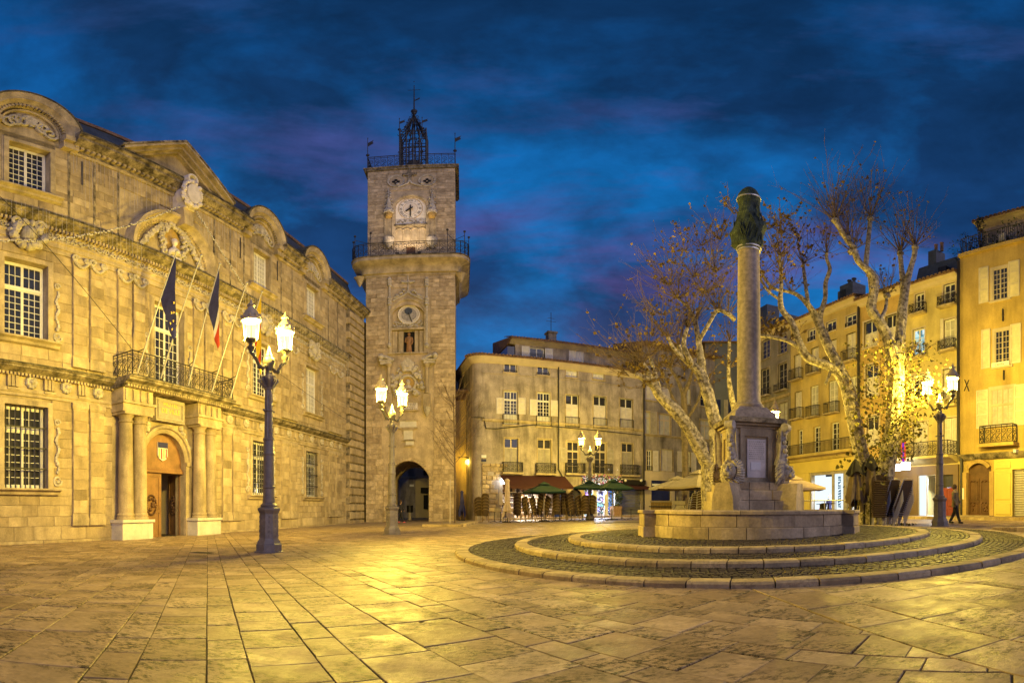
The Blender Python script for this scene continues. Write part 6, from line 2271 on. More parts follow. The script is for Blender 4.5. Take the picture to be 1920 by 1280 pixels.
D0, D1 = on_ground(1415, 1106), on_ground(1850, 1250)
dn_ = Vector((D1.y - D0.y, -(D1.x - D0.x), 0)).normalized()
if dn_.dot(Vector((8, 4, 0)) - D0) < 0:
    dn_ = -dn_
dc = dn_.dot(D0)
slabs = []
rnd = random.Random(5)
def strips(ax, ang_widths, lens, u0, u1, v0, v1, clipn, c, cat):
    ca, sa = sin(ax), cos(ax)          # along
    pa, pb = cos(ax), -sin(ax)         # across
    u = u0
    k = 0
    while u < u1:
        w = ang_widths[k % len(ang_widths)] * rnd.uniform(.92, 1.08)
        v = v0 + rnd.uniform(0, 1)
        while v < v1:
            L_ = rnd.uniform(*lens)
            j = .0045
            P = [(u + j, v + j), (u + w - j, v + j), (u + w - j, v + L_ - j), (u + j, v + L_ - j)]
            P = [(pa * a + ca * b + rnd.gauss(0, .002), pb * a + sa * b + rnd.gauss(0, .003)) for a, b in P]
            if clipn is not None:
                P = clip(P, clipn[0], clipn[1], c)
            v += L_
            if len(P) < 3:
                continue
            cx, cy = sum(p[0] for p in P) / len(P), sum(p[1] for p in P) / len(P)
            r = math.hypot(cx, cy)
            th = math.atan2(cx, cy)
            if r > 31.5 or r < 1.8 or abs(th) > 1.5:
                continue
            if math.hypot(cx - FC.x, cy - FC.y) < FR[0] - .75:
                continue
            if cx * sin(HV.th) + cy * cos(HV.th) > 15.6:
                continue
            slabs.append((r, th, P))
        u += w
        k += 1
strips(-.60, [.50, .27, .48, .28, .50, .62, .28], (.36, .66), -24, 34, -8, 34, (-dn_.x, -dn_.y), -dc + .012, 0)
bax = on_ground(1630, 1093), on_ground(1920, 1148)
bd = (bax[1] - bax[0]).normalized()
strips(math.atan2(bd.x, bd.y), [.86, .9, .84, .22], (.75, 1.05), -30, 30, -30, 30, (dn_.x, dn_.y), dc + .012, 1)
def seen(s):
    r, th, P = s
    return (r < 2.95 or abs(th) > 1.06, r)
slabs.sort(key=seen)
rest = MB()
for k, (r, th, P) in enumerate(slabs):
    if k < 300:
        mb = MB()
        slab_geo(mb, P, rnd.uniform(-.003, .003))
        mb.build('slab', M_slab, ground)
    else:
        slab_geo(rest, P, rnd.uniform(-.002, .002), .006)
rest.build('slab_courses', M_slabs, ground, kind='stuff')
dc_ = on_ground(382, 1036)
MB().box(-.32, .32, -.18, .18, -.01, .006).build('drain_cover', M_joint, ground, loc=(dc_.x, dc_.y, dc_.z))

# ------------------------------------------------------------------ stepped round platform
ft = thing('fountain_steps', 'three low round cobbled steps edged with pale kerb stones round the fountain', 'steps', (FC.x, FC.y, 0))
for lv, RR in enumerate(FR):
    zt = STEP * (lv + 1)
    KW = .30
    n = round(2 * PI * RR / (.55 if lv < 2 else .5))
    a = rnd.uniform(0, 1)
    for i in range(n):
        aw = 2 * PI / n
        a0, a1 = a + i * aw + .010 / RR, a + (i + 1) * aw - .010 / RR
        mb = MB()
        dz = rnd.uniform(-.006, .006)
        dr = rnd.uniform(-.008, .008)
        prof = [(RR + dr, -.12), (RR + dr, zt - .035), (RR + dr - .03, zt - .004), (RR + dr - .06, zt), (RR - KW, zt), (RR - KW, zt - .12)]
        m_ = len(prof)
        for j in range(3):
            t = a0 + (a1 - a0) * j / 2
            for (r, z) in prof:
                x, y = r * cos(t), r * sin(t)
                mb.v.append((x, y, gz(FC.x + x, 0) + z + dz))
        for j in range(2):
            for q in range(m_):
                mb.f.append((j * m_ + q, j * m_ + (q + 1) % m_, (j + 1) * m_ + (q + 1) % m_, (j + 1) * m_ + q))
        mb.f.append(tuple(range(m_ - 1, -1, -1)))
        mb.f.append(tuple(range(2 * m_, 3 * m_)))
        mb.build('kerb_stone', M_kerb, ft)
    bed = MB()
    inner = (FR[lv + 1] - .05) if lv < 2 else 2.4
    nn = 96
    for r in (inner, RR - KW + .02):
        for i in range(nn):
            t = 2 * PI * i / nn
            x, y = r * cos(t), r * sin(t)
            bed.v.append((x, y, gz(FC.x + x, 0) + zt - .03))
    bed.f = [(i, (i + 1) % nn, nn + (i + 1) % nn, nn + i) for i in range(nn)]
    bed.build('sett_bed', M_joint, ft)
    st = MB()
    r = RR - KW - .01
    while r > inner + .02:
        w = .115
        m = int(2 * PI * r / .135)
        ph = rnd.uniform(0, 1)
        for i in range(m):
            t0, t1 = 2 * PI * (i + ph) / m + .006 / r, 2 * PI * (i + ph + 1) / m - .006 / r
            r0, r1 = r - w + .006, r - .006
            z = zt - .008 + rnd.uniform(-.007, .007)
            b = len(st.v)
            for (rr, tt) in ((r0, t0), (r1, t0), (r1, t1), (r0, t1)):
                x, y = rr * cos(tt), rr * sin(tt)
                st.v.append((x, y, gz(FC.x + x, 0) + zt - .04))
            for (rr, tt) in ((r0 + .014, t0 + .012 / r), (r1 - .014, t0 + .012 / r), (r1 - .014, t1 - .012 / r), (r0 + .014, t1 - .012 / r)):
                x, y = rr * cos(tt), rr * sin(tt)
                st.v.append((x, y, gz(FC.x + x, 0) + z))
            st.f += [(b + 4, b + 5, b + 6, b + 7)] + [(b + q, b + (q + 1) % 4, b + 4 + (q + 1) % 4, b + 4 + q) for q in range(4)]
        r -= w
    st.build('cobbles', M_sett, ft, kind='stuff')

# ------------------------------------------------------------------ fountain
fo = thing('fountain', 'stone fountain with round basin, lion masks and a tall granite column wrapped in netting', 'fountain', (FC.x, FC.y, .070), -FA)
fo.scale = (.944, .944, .944)
# local frame: x to the right of the picture, y away from the eye
BZ0 = .616
RIM = 1.17
RB = 2.78
def ring_stone(a0, a1, r0, r1, z0, z1, ch=.012, gap=.008, m=M_fblock, name='basin_stone', tilt=0):
    mb = MB()
    g0, g1 = a0 + gap / r1, a1 - gap / r1
    prof = [(r0, z0), (r1 - 0, z0), (r1, z1 - ch), (r1 - ch, z1), (r0, z1)]
    k = len(prof)
    nn = max(2, int((g1 - g0) / .12) + 1)
    for j in range(nn + 1):
        t = g0 + (g1 - g0) * j / nn
        for r, z in prof:
            mb.v.append((r * cos(t), r * sin(t), z))
    for j in range(nn):
        for q in range(k):
            mb.f.append((j * k + q, j * k + (q + 1) % k, (j + 1) * k + (q + 1) % k, (j + 1) * k + q))
    mb.f.append(tuple(range(k - 1, -1, -1)))
    mb.f.append(tuple(range(nn * k, nn * k + k)))
    return mb.build(name, m, fo)
cuts = [-PI / 2 + q for q in (-1.55, -1.18, -.80, -.42, -.10, .40, .72, 1.05, 1.42, 1.85, 2.4, 3.0, 3.6, 4.2, 4.73)]
for a0, a1 in zip(cuts, cuts[1:]):
    ring_stone(a0, a1, RB - .32, RB + rnd.uniform(-.01, .01), BZ0 + .16, RIM - .10)
    ring_stone(a0 + .08, a1 + .08, RB - .32, RB + .03 + rnd.uniform(-.01, .01), BZ0 - .25, BZ0 + .15)
    ring_stone(a0 + .03, a1 + .03, RB - .42, RB + .05, RIM - .095, RIM, .03, .006, M_fblock, 'rim_stone')
for sg in (-1, 1):
    for k, (z0, z1, gr) in enumerate(((BZ0 - .25, BZ0 + .12, .03), (BZ0 + .125, RIM - .10, 0), (RIM - .095, RIM - .002, .04))):
        a = -PI / 2 + sg * 1.22
        mb = MB().cbox(-.46 - gr, .46 + gr, -.30 - gr, .5, z0, z1, .02)
        o = mb.build('pier_stone', M_fblock, fo)
        o.location = ((RB - .02) * cos(a), (RB - .02) * sin(a), 0)
        o.rotation_euler = (0, 0, a + PI / 2)
MB().lathe([(.05, RIM - .26), (RB - .34, RIM - .26)], n=40).build('water', mat('fountain_water', (.02, .025, .022), .2, 3, .05, .05, 5, spec=.6), fo)
PB = R(19)
PR = Matrix.Rotation(PB, 4, 'Z')
def ped(mb, name, m, smooth=False):
    o = mb.build(name, m, fo, smooth)
    o.rotation_euler = (0, 0, PB)
    return o
def sq(h):
    return [(-h, -h), (h, -h), (h, h), (-h, h)]
# stepped lower mass
z = RIM - .35
for (h, z1) in ((1.06, 1.42), (.98, 1.70), (.86, 1.92)):
    for q in range(3):
        x0, x1 = -h + 2 * h * q / 3, -h + 2 * h * (q + 1) / 3
        ped(MB().cbox(x0 + .004, x1 - .004, -h - rnd.uniform(0, .012), h, z, z1 - .006, .015), 'pedestal_stone', M_fblock)
    ped(MB().box(-h - .01, h + .01, -h + .02, h, z, z1 - .008), 'pedestal_core', M_fount)
    z = z1
for sx in (-1, 1):
    b = MB().prism([(-.34, RIM - .3), (.34, RIM - .3), (.30, 1.5), (.20, 1.88), (-.20, 1.88), (-.30, 1.5)], -.25, .5)
    o = b.build('console_foot', M_fount, fo)
    c = PR @ Vector((sx * .92, -.92, 0))
    o.location = c
    o.rotation_euler = (0, 0, PB - sx * PI / 4 * -1 if sx < 0 else PB + PI / 4)
    if sx < 0:
        o.rotation_euler = (0, 0, PB - PI / 4)
# die with recessed panels
H_ = .60
ped(MB().box(-H_, H_, -H_, H_, 1.90, 3.42), 'pedestal_die', M_fount)
for k in range(4):
    fr = MB()
    fr.box(-.46, .46, -H_ - .05, -H_, 1.92, 2.05).box(-.46, .46, -H_ - .05, -H_, 3.18, 3.40).box(-.46, -.34, -H_ - .05, -H_, 2.05, 3.18).box(.34, .46, -H_ - .05, -H_, 2.05, 3.18)
    o = fr.build('panel_frame', M_trim, fo)
    o.rotation_euler = (0, 0, PB + k * PI / 2)
pl = ped(MB().cbox(-.27, .27, -H_ - .04, -H_, 2.02, 3.10, .012), 'marble_plaque', M_marble)
MB().box(-.16, .12, -H_ - .052, -H_ - .04, 2.25, 2.47).build('paper_notice', M_sign, pl)
lt = MB()
for r_ in range(9):
    x = -.22
    while x < .2:
        w = rnd.uniform(.02, .05)
        lt.box(x, x + w, -H_ - .0415, -H_ - .039, 3.02 - r_ * .058, 3.045 - r_ * .058)
        x += w + .018
lt.build('engraved_lines', M_carved, pl, kind='stuff')
for (h, z0, z1, m) in ((.66, 3.40, 3.47, M_trim), (.74, 3.47, 3.54, M_trim), (.84, 3.54, 3.66, M_grime), (.80, 3.66, 3.70, M_grime)):
    ped(MB().cbox(-h, h, -h, h, z0, z1, .015), 'pedestal_cornice', m)
sl = MB()
for (h, zz) in ((.60, 3.70), (.58, 3.86), (.42, 4.02), (.40, 4.06)):
    sl.v += [(x * h, y * h, zz) for x, y in ((-1, -1), (1, -1), (1, 1), (-1, 1))]
for j in range(3):
    for q in range(4):
        sl.f.append((j * 4 + q, j * 4 + (q + 1) % 4, j * 4 + 4 + (q + 1) % 4, j * 4 + 4 + q))
sl.f.append((12, 13, 14, 15))
ped(sl, 'column_plinth', M_granite)
MB().lathe([(.40, 4.06), (.43, 4.10), (.43, 4.15), (.39, 4.19), (.37, 4.20), (.37, 4.24), (.345, 4.26), (.335, 4.36), (.335, 6.0), (.325, 7.4), (.305, 9.22)], n=32).build('column_shaft', M_granite, fo, True)
# corner consoles with lion masks
def lion():
    mb = MB()
    mb.ball((0, -.12, 0), .20, 12, 9, 1.15)
    mb.ball((0, -.29, -.06), .105, 10, 7, .8)      # muzzle
    mb.ball((0, -.36, .0), .05, 8, 5, .8)          # nose
    mb.tube([(0, -.28, .13), (0, -.33, .06), (0, -.37, .0)], [.045, .04, .035], 6)
    for sg in (-1, 1):
        mb.ball((sg * .085, -.27, .085), .045, 7, 5)
        mb.tube([(sg * .03, -.30, .135), (sg * .09, -.30, .15), (sg * .15, -.25, .11)], .026, 5)
        mb.ball((sg * .06, -.33, -.085), .065, 7, 5)
        mb.ball((sg * .17, -.1, .17), .065, 7, 5)
    mb.ball((0, -.27, -.17), .075, 8, 5, .7)       # lower jaw
    for i in range(34):
        a = 2 * PI * i / 34
        for j in range(2):
            rr = .23 + .05 * j + rnd.uniform(-.02, .03)
            mb.tube([(rr * .85 * cos(a), -.14 + .06 * j, rr * 1.1 * sin(a)), (rr * 1.15 * cos(a + .1), -.10 + .07 * j, rr * 1.3 * sin(a + .1) - .03), (rr * 1.25 * cos(a + .25), -.02 + .05 * j, rr * 1.45 * sin(a + .25) - .06)], [.05, .045, .02], 5)
    return mb
lm = lion().mesh('lion_mask', M_carved, True)
for k, (sx, sy) in enumerate(((-1, -1), (1, -1), (-1, 1), (1, 1))):
    c = PR @ Vector((sx * (H_ + .10), sy * (H_ + .10), 2.20))
    ang = math.atan2(sy, sx) + PI / 2 + PB
    o = link('lion_mask', lm, fo, c, ang)
    mb = MB()
    mb.tube([(0, .06, .18), (0, -.02, .5), (0, .02, .9), (0, -.08, 1.15), (0, -.14, 1.28)], [.16, .13, .115, .13, .12], 10)
    mb.tube([(-.12, -.15, 1.24), (.12, -.15, 1.24)], .12, 10)
    for q in range(7):
        mb.ball((rnd.uniform(-.05, .05), -.12 - .02 * sin(q), .35 + .12 * q), rnd.uniform(.05, .08), 6, 5)
    for sg in (-1, 1):
        mb.tube([(sg * .15, .02, .1), (sg * .13, -.03, .6), (sg * .13, -.06, 1.15)], .03, 6)
    o2 = mb.build('console_volute', M_carved, fo, True)
    o2.location, o2.rotation_euler = c, (0, 0, ang)
# wrapped capital: netting bound by steel straps
wz = lambda py: EYE + tan((YH - py) / FPX) * 14.4
mb = MB()
prof = [(473, .30), (468, .35), (460, .42), (450, .41), (440, .44), (430, .455), (421, .43), (412, .375), (404, .35), (396, .315), (386, .315), (378, .335), (371, .335), (364, .30), (358, .22), (353, .12), (351, .02)]
nn = 40
for j, (py, r) in enumerate(prof):
    for i in range(nn):
        a = 2 * PI * i / nn
        f = .94 + .05 * sin(3 * a + j * .8) + .03 * sin(8 * a - j * 1.3) + .02 * sin(13 * a + j * 2.1)
        if 430 < py < 462:
            f += .30 * max(0, cos(a - PI)) ** 6          # loose corner of net to the left
        if 412 < py < 436:
            f += .26 * max(0, cos(a + .15)) ** 6         # and to the right
        if py in (473, 371, 378) or py < 360:
            f = 1
        mb.v.append((r * f * cos(a), r * f * sin(a), wz(py)))
for j in range(len(prof) - 1):
    for i in range(nn):
        mb.f.append((j * nn + i, j * nn + (i + 1) % nn, (j + 1) * nn + (i + 1) % nn, (j + 1) * nn + i))
mb.f.append(tuple((len(prof) - 1) * nn + i for i in range(nn)))
wr = mb.build('wrapped_capital', M_net, fo)
fd = MB()
for i in range(22):
    a = -PI / 2 + rnd.uniform(-1.5, 1.5)
    e = rnd.uniform(-.5, .5)
    p0 = rnd.choice((466, 455, 440, 425))
    rr = {466: .37, 455: .41, 440: .45, 425: .47}[p0]
    p1 = p0 - rnd.uniform(14, 40)
    r1 = .31 if p1 < 404 else .44
    fd.tube([(rr * cos(a), rr * sin(a), wz(p0)), ((rr + r1) / 2 * 1.01 * cos(a + e * .5), (rr + r1) / 2 * 1.01 * sin(a + e * .5), wz((p0 + p1) / 2)), (r1 * cos(a + e), r1 * sin(a + e), wz(p1))], [.006, rnd.uniform(.012, .026), .006], 5)
fd.build('net_folds', M_net, wr, True)
for (py, r, w) in ((471.5, .335, .03), (466.5, .36, .025), (374, .355, .025)):
    MB().lathe([(r - .03, -w), (r, -w), (r, w), (r - .03, w)], (0, 0, wz(py)), 32).build('steel_strap', M_strap, fo, True)

# ------------------------------------------------------------------ kerbs, tree pits, pavement of the right row
def kerb_line(pts, label, h=.12, w=.30, L_=.9, m=M_kerb):
    p0 = Vector(pts[0])
    t = thing('kerb', label, 'kerb', (p0.x, p0.y, gz(p0.x, 0)))
    for p, q in zip(pts, pts[1:]):
        p, q = Vector(p), Vector(q)
        d = q - p
        d.z = 0
        n = max(1, round(d.length / L_))
        u = d.normalized()
        nrm = Vector((-u.y, u.x, 0))
        for i in range(n):
            c = p + d * ((i + .5) / n)
            hl = d.length / n / 2 - .006
            mb = MB().obox((c.x - t.location.x, c.y - t.location.y, gz(c.x, 0) + h / 2 - .06 - t.location.z), u * hl, nrm * (w / 2), (0, 0, h / 2 + .06))
            mb.build('kerb_stone', m, t)
    return t
mb = MB()
for (sa, sb, d0, d1, h) in ((RW.s(1480), RW.s(2010), 0.2, 1.7, .14),):
    P = [RW.world(sa, d0 - .6, 0), RW.world(sb, d0 - .6, 0), RW.world(sb, d1, 0), RW.world(sa, d1, 0)]
    mb.v += [(p.x, p.y, gz(p.x, 0) + h) for p in P] + [(p.x, p.y, gz(p.x, 0) - .2) for p in P]
    mb.f += [(0, 1, 2, 3)] + [(i, (i + 1) % 4, 4 + (i + 1) % 4, 4 + i) for i in range(4)]
P = [CW.world(cx0, -.2, 0), CW.world(CW.s(1340), -.2, 0), CW.world(CW.s(1340), 1.6, 0), CW.world(CW.s(1085), 1.6, 0), CW.world(cx0, .6, 0)]
b = len(mb.v)
mb.v += [(p.x, p.y, gz(p.x, 0) + .14) for p in P] + [(p.x, p.y, gz(p.x, 0) - .2) for p in P]
mb.f += [tuple(b + i for i in range(5))] + [(b + i, b + (i + 1) % 5, b + 5 + (i + 1) % 5, b + 5 + i) for i in range(5)]
mb.build('pavement', M_far, None, kind='structure')
kerb_line([RW.world(RW.s(1690), 1.85, 0), RW.world(RW.s(2000), 1.85, 0)], 'long kerb in front of the carved door and panelled shopfront', .15, .3)
kerb_line([RW.world(RW.s(1560), 4.9, 0), RW.world(RW.s(1740), 4.4, 0)], 'kerb at the foot of the big plane trees behind the stacked chairs', .14, .35)
a, b = on_ground(1862, 996), on_ground(1925, 998)
kerb_line([(a.x, a.y, 0), (b.x + .6, b.y - .2, 0)], 'short grey kerb at the right edge beside the cobbled steps', .13, .35, 1.0)
tp0, tp1, tp2 = on_ground(795, 987), on_ground(868, 987), on_ground(893, 980)
kerb_line([(tp0.x, tp0.y, 0), (tp1.x, tp1.y, 0), (tp2.x, tp2.y, 0)], 'pale kerb round the pit of the young bare tree by the tower', .13, .4, 1.1)
# ================================================================== STREET LAMPS
def fluted(mb, prof, n=20, depth=.12):
    b = len(mb.v)
    for r, z in prof:
        for i in range(n):
            a = 2 * PI * i / n
            q = r * (1 if i % 2 else 1 - depth)
            mb.v.append((q * cos(a), q * sin(a), z))
    for j in range(len(prof) - 1):
        for i in range(n):
            mb.f.append((b + j * n + i, b + j * n + (i + 1) % n, b + (j + 1) * n + (i + 1) % n, b + (j + 1) * n + i))
    return mb
M_lampcap = mat('lantern_cap_lit_tan', (.42, .34, .24), .2, 6, .6, .15, 30)  # lighter tan puts the lantern light on the caps into their colour
LAMP_COL = (1.0, .725, .10)
def lantern(root, x, z, power, s=1.0, y=0):
    cup = MB().ball((0, 0, -.10), .05, 8, 6, 1.6).lathe([(.03, -.10), (.09, -.02), (.11, .03), (.06, .07), (.05, .12), (.10, .17), (.15, .20), (.155, .24)], (0, 0, 0), 12)
    for i in range(8):
        a = 2 * PI * i / 8
        cup.tube([(.155 * cos(a), .155 * sin(a), .22), (.215 * cos(a), .215 * sin(a), .74)], .008, 4)
    for i in range(4):
        a = 2 * PI * i / 4 + .4
        cup.ball((.19 * cos(a), .19 * sin(a), .22), .035, 6, 4)
    c = cup.build('lantern', M_lampbright, root, True, loc=(x, y, z))
    MB().lathe([(.14, .22), (.165, .34), (.19, .50), (.205, .70), (.208, .74)], (0, 0, 0), 14).build('lantern_glass', M_lglass, c, True)
    cap = MB().lathe([(.225, .73), (.25, .75), (.25, .80), (.235, .82), (.24, .86), (.21, .90), (.19, .97), (.13, 1.07), (.085, 1.13), (.075, 1.16), (.10, 1.19), (.06, 1.22), (.05, 1.27), (.02, 1.35), (.005, 1.40)], (0, 0, 0), 14)
    for i in range(10):
        a = 2 * PI * i / 10
        cap.ball((.245 * cos(a), .245 * sin(a), .87), .035, 6, 4, 1.4)
        cap.ball((.09 * cos(a), .09 * sin(a), 1.20), .022, 5, 4, 1.5)
    cap.build('lantern_cap', M_lampcap, c, True)
    ld = bpy.data.lights.new('lantern_bulb', 'POINT')
    ld.energy, ld.color, ld.shadow_soft_size = power, LAMP_COL, .10
    link('lantern_bulb', ld, c, (0, 0, .43))
    return c
def street_lamp(label, base, ang, power, group='cast iron lamp posts on the square', heads=2, s=1.0, arm=.64):
    t = thing('street_lamp', label, 'street lamp', base, ang, group)
    o8 = lambda p: MB().lathe(p, (0, 0, 0), 8, rot=PI / 8)
    o8([(.40, -.06), (.40, .02), (.35, .04), (.35, .20), (.32, .24), (.30, .30)]).build('plinth', M_lampiron, t)
    bo = o8([(.29, .28), (.26, .36), (.255, .98), (.28, 1.03), (.31, 1.08), (.31, 1.12), (.24, 1.16)])
    for i in range(8):
        a = 2 * PI * i / 8
        for q in range(5):
            bo.ball((.222 * cos(a), .222 * sin(a), .42 + .12 * q), .032, 6, 4, 1.5)
    bo.build('base', M_lampiron, t)
    sh = MB().lathe([(.20, 1.14), (.22, 1.2), (.16, 1.26), (.165, 1.32), (.15, 1.42), (.145, 1.62), (.165, 1.64), (.165, 1.68), (.145, 1.70), (.138, 2.48), (.155, 2.50), (.155, 2.54), (.14, 2.56), (.138, 2.86), (.155, 2.88), (.155, 2.92), (.125, 2.95)], (0, 0, 0), 16)
    for j in range(6):
        for i in range(8):
            a = 2 * PI * (i + .5 * (j % 2)) / 8
            sh.ball((.125 * cos(a), .125 * sin(a), 1.8 + .11 * j), .022, 5, 4, 1.6)
    sh.build('shaft', M_lampiron, t, True)
    fl = fluted(MB(), [(.118, 2.93), (.112, 3.3), (.104, 4.22)])
    fl.lathe([(.12, 3.62), (.135, 3.63), (.135, 3.66), (.12, 3.67)], (0, 0, 0), 12)
    fl.ball((.19, 0, 3.65), .03, 6, 4).ball((-.19, 0, 3.65), .03, 6, 4).tube([(-.19, 0, 3.65), (.19, 0, 3.65)], .015, 5)
    fl.build('fluted_shaft', M_lampiron, t)
    cp = MB().lathe([(.11, 4.20), (.13, 4.24), (.11, 4.28), (.13, 4.36), (.20, 4.50), (.20, 4.56), (.10, 4.58), (.09, 4.66)], (0, 0, 0), 12)
    for i in range(8):
        a = 2 * PI * i / 8
        cp.tube([(.12 * cos(a), .12 * sin(a), 4.28), (.18 * cos(a), .18 * sin(a), 4.38), (.24 * cos(a), .24 * sin(a), 4.44), (.22 * cos(a), .22 * sin(a), 4.50)], .035, 5)
    cp.build('capital', M_lampiron, t, True)
    zt = 4.62
    if heads == 2:
        MB().lathe([(.07, zt), (.10, zt + .05), (.07, zt + .10), (.09, zt + .16), (.15, zt + .28), (.165, zt + .36), (.13, zt + .46), (.08, zt + .50), (.09, zt + .53), (.06, zt + .60), (.02, zt + .76), (.005, zt + .82)], (0, 0, 0), 14).build('urn', M_lampbright, t, True)
        for sg in (-1, 1):
            am = MB().tube([(sg * .10, 0, zt + .24), (sg * .24, 0, zt + .14), (sg * .36, 0, zt + .18), (sg * .46, 0, zt + .34), (sg * arm, 0, zt + .50)], [.06, .05, .045, .045, .05], 8)
            am.ball((sg * .34, 0, zt + .16), .07, 8, 6)
            am.build('arm', M_lampbright, t, True)
            lantern(t, sg * arm, zt + .60, power)
    else:
        lantern(t, 0, zt + .20, power)
    return t
def face(px, extra):
    """rotation so that the arm axis is turned by extra from the line of sight's normal"""
    return -(px - 960) / FPX + extra
L1 = street_lamp('nearest twin lantern lamp post, in front of the town hall balcony', foot(504, 13.0), face(504, R(47)), 3700)
L2 = street_lamp('twin lantern lamp post in front of the clock tower', foot(735, 20.9), face(735, R(47)), 4400)
L3 = street_lamp('twin lantern lamp post at the right, in front of the brown shopfront', foot(1762, 20.4), face(1762, R(-38)), 3900)
L4 = street_lamp('slim distant twin lantern lamp post among the green parasols', foot(1106, 37), face(1106, R(8)), 2600, arm=.62)
p5 = foot(1453, 25)
L5 = street_lamp('single lantern lamp post half hidden behind the fountain pedestal', p5, 0, 4200, heads=1)
for k, (px, py, r, lb) in enumerate(((877, 866, 43, 'nearer of the two small round street lanterns right of the tower'), (882, 898, 62, 'farther of the two small round street lanterns right of the tower'))):
    p = at(px, py, r)
    t = thing('wall_lantern', lb, 'wall lantern', p, 0, 'small lanterns of the narrow street')
    MB().ball((0, 0, 0), .24, 12, 8).build('globe', M_lglass, t, True)
    MB().tube([(0, 0, .22), (0, 0, .42), (-.9, 0, .46)], .03, 5).lathe([(.03, .20), (.14, .22), (.10, .3), (.02, .34)], (0, 0, 0), 8).build('bracket', M_iron, t)
    ld = bpy.data.lights.new('lantern_bulb', 'POINT')
    ld.energy, ld.color, ld.shadow_soft_size = 220, LAMP_COL, .1
    link('lantern_bulb', ld, t, (0, 0, 0))
# shop light spilling out
for px, d, e, col, W_, zz in ((1543, -1.3, 200, (.8, .93, 1), RW, 2.9), (1740, -1.2, 320, (.85, .95, 1), RW, 2.7), (1125, -.75, 900, (.75, .8, 1), CW, 2.6), (1000, -1.6, 600, (1, .8, .55), CW, 2.8)):
    ld = bpy.data.lights.new('shop_light', 'AREA')
    ld.energy, ld.color, ld.size = e, col, 1.6
    p = W_.world(W_.s(px), d, zz)
    lo = link('shop_light', ld, None, p)
    lo.rotation_euler = (R(-20), 0, -W_.th)

# ================================================================== TREES
def limb(pts):
    """picture columns/rows with distance -> smoothed 3D polyline"""
    P = [at(*p[:3]) for p in pts]
    rs = [p[3] for p in pts]
    out, ro = [], []
    n = len(P)
    for i in range(n - 1):
        p0, p1, p2, p3 = P[max(i - 1, 0)], P[i], P[i + 1], P[min(i + 2, n - 1)]
        for k in range(4):
            t = k / 4
            out.append(.5 * ((2 * p1) + (p2 - p0) * t + (2 * p0 - 5 * p1 + 4 * p2 - p3) * t * t + (3 * p1 - p0 - 3 * p2 + p3) * t ** 3))
            ro.append((rs[i] + (rs[i + 1] - rs[i]) * t) * random.uniform(.80, .90))
    out.append(P[-1])
    ro.append(rs[-1])
    return out, ro
class Tree:
    def __init__(s, label, base, mbark=None, name='plane_tree'):
        s.t = thing(name, label, 'tree', base)
        s.o = Vector(base)
        s.tr, s.tw, s.lf, s.lg = MB(), MB(), MB(), MB()
        s.mbark = mbark or M_bark
        s.ends = []
    def limb(s, pts, n=9):
        P, r = limb(pts)
        s.tr.tube([p - s.o for p in P], r, n)
        s.ends.append(P[-1])
        return P
    def knob(s, p, r):
        s.tr.ball(Vector(p) - s.o, r, 7, 5)
    def leaf(s, c, size, mb):
        u = Vector((random.gauss(0, 1), random.gauss(0, 1), random.gauss(-.3, .8))).normalized()
        w = u.orthogonal().normalized()
        q = u.cross(w)
        a = random.uniform(0, 2 * PI)
        w, q = w * cos(a) + q * sin(a), q * cos(a) - w * sin(a)
        sz = size * random.uniform(.6, 1.2)
        mb.add([c - w * sz, c + u * sz * .9 + w * sz * .1, c + w * sz, c - u * sz * .9 + w * sz * .15, c + q * sz * .25], [(0, 4, 1), (1, 4, 2), (2, 4, 3), (3, 4, 0)])
    def fan(s, p, N, L, spread=.5, up=1.0, rad=.016, leaves=.25, lsize=.085, bias=(0, 0, 0), sub=3):
        p = Vector(p) - s.o
        for i in range(N):
            d = Vector((random.gauss(0, spread), random.gauss(0, spread), up * random.uniform(.5, 1.1))) + Vector(bias)
            d.normalize()
            l = L * random.uniform(.45, 1.1)
            side = Vector((random.gauss(0, .12), random.gauss(0, .12), .15))
            pts = [p, p + d * l * .33, p + (d + side * .5).normalized() * l * .68, p + (d + side).normalized() * l]
            rr = rad * random.uniform(.6, 1.2)
            s.tw.tube(pts, [rr, rr * .8, rr * .55, rr * .25], 4, False)
            for k in range(sub):
                q = random.uniform(.3, .95)
                b = pts[0].lerp(pts[-1], q)
                dd = (d + Vector((random.gauss(0, .6), random.gauss(0, .6), random.gauss(.1, .4)))).normalized() * l * random.uniform(.12, .35)
                s.tw.tube([b, b + dd * .5, b + dd + Vector((0, 0, .05))], [rr * .5, rr * .38, rr * .2], 3, False)
                if random.random() < leaves:
                    for _ in range(random.randint(1, 3)):
                        s.leaf(b + dd * random.uniform(.5, 1.1), lsize, s.lf)
            if random.random() < leaves:
                s.leaf(pts[-1], lsize, s.lf)
    def done(s):
        s.tr.build('trunk', s.mbark, s.t, True)
        if s.tw.v:
            s.tw.build('twigs', M_twig, s.t, kind='stuff')
        if s.lf.v:
            s.lf.build('crown', M_leaf, s.t, kind='stuff')
        if s.lg.v:
            s.lg.build('trunk_foliage', M_leafgreen, s.t, kind='stuff')

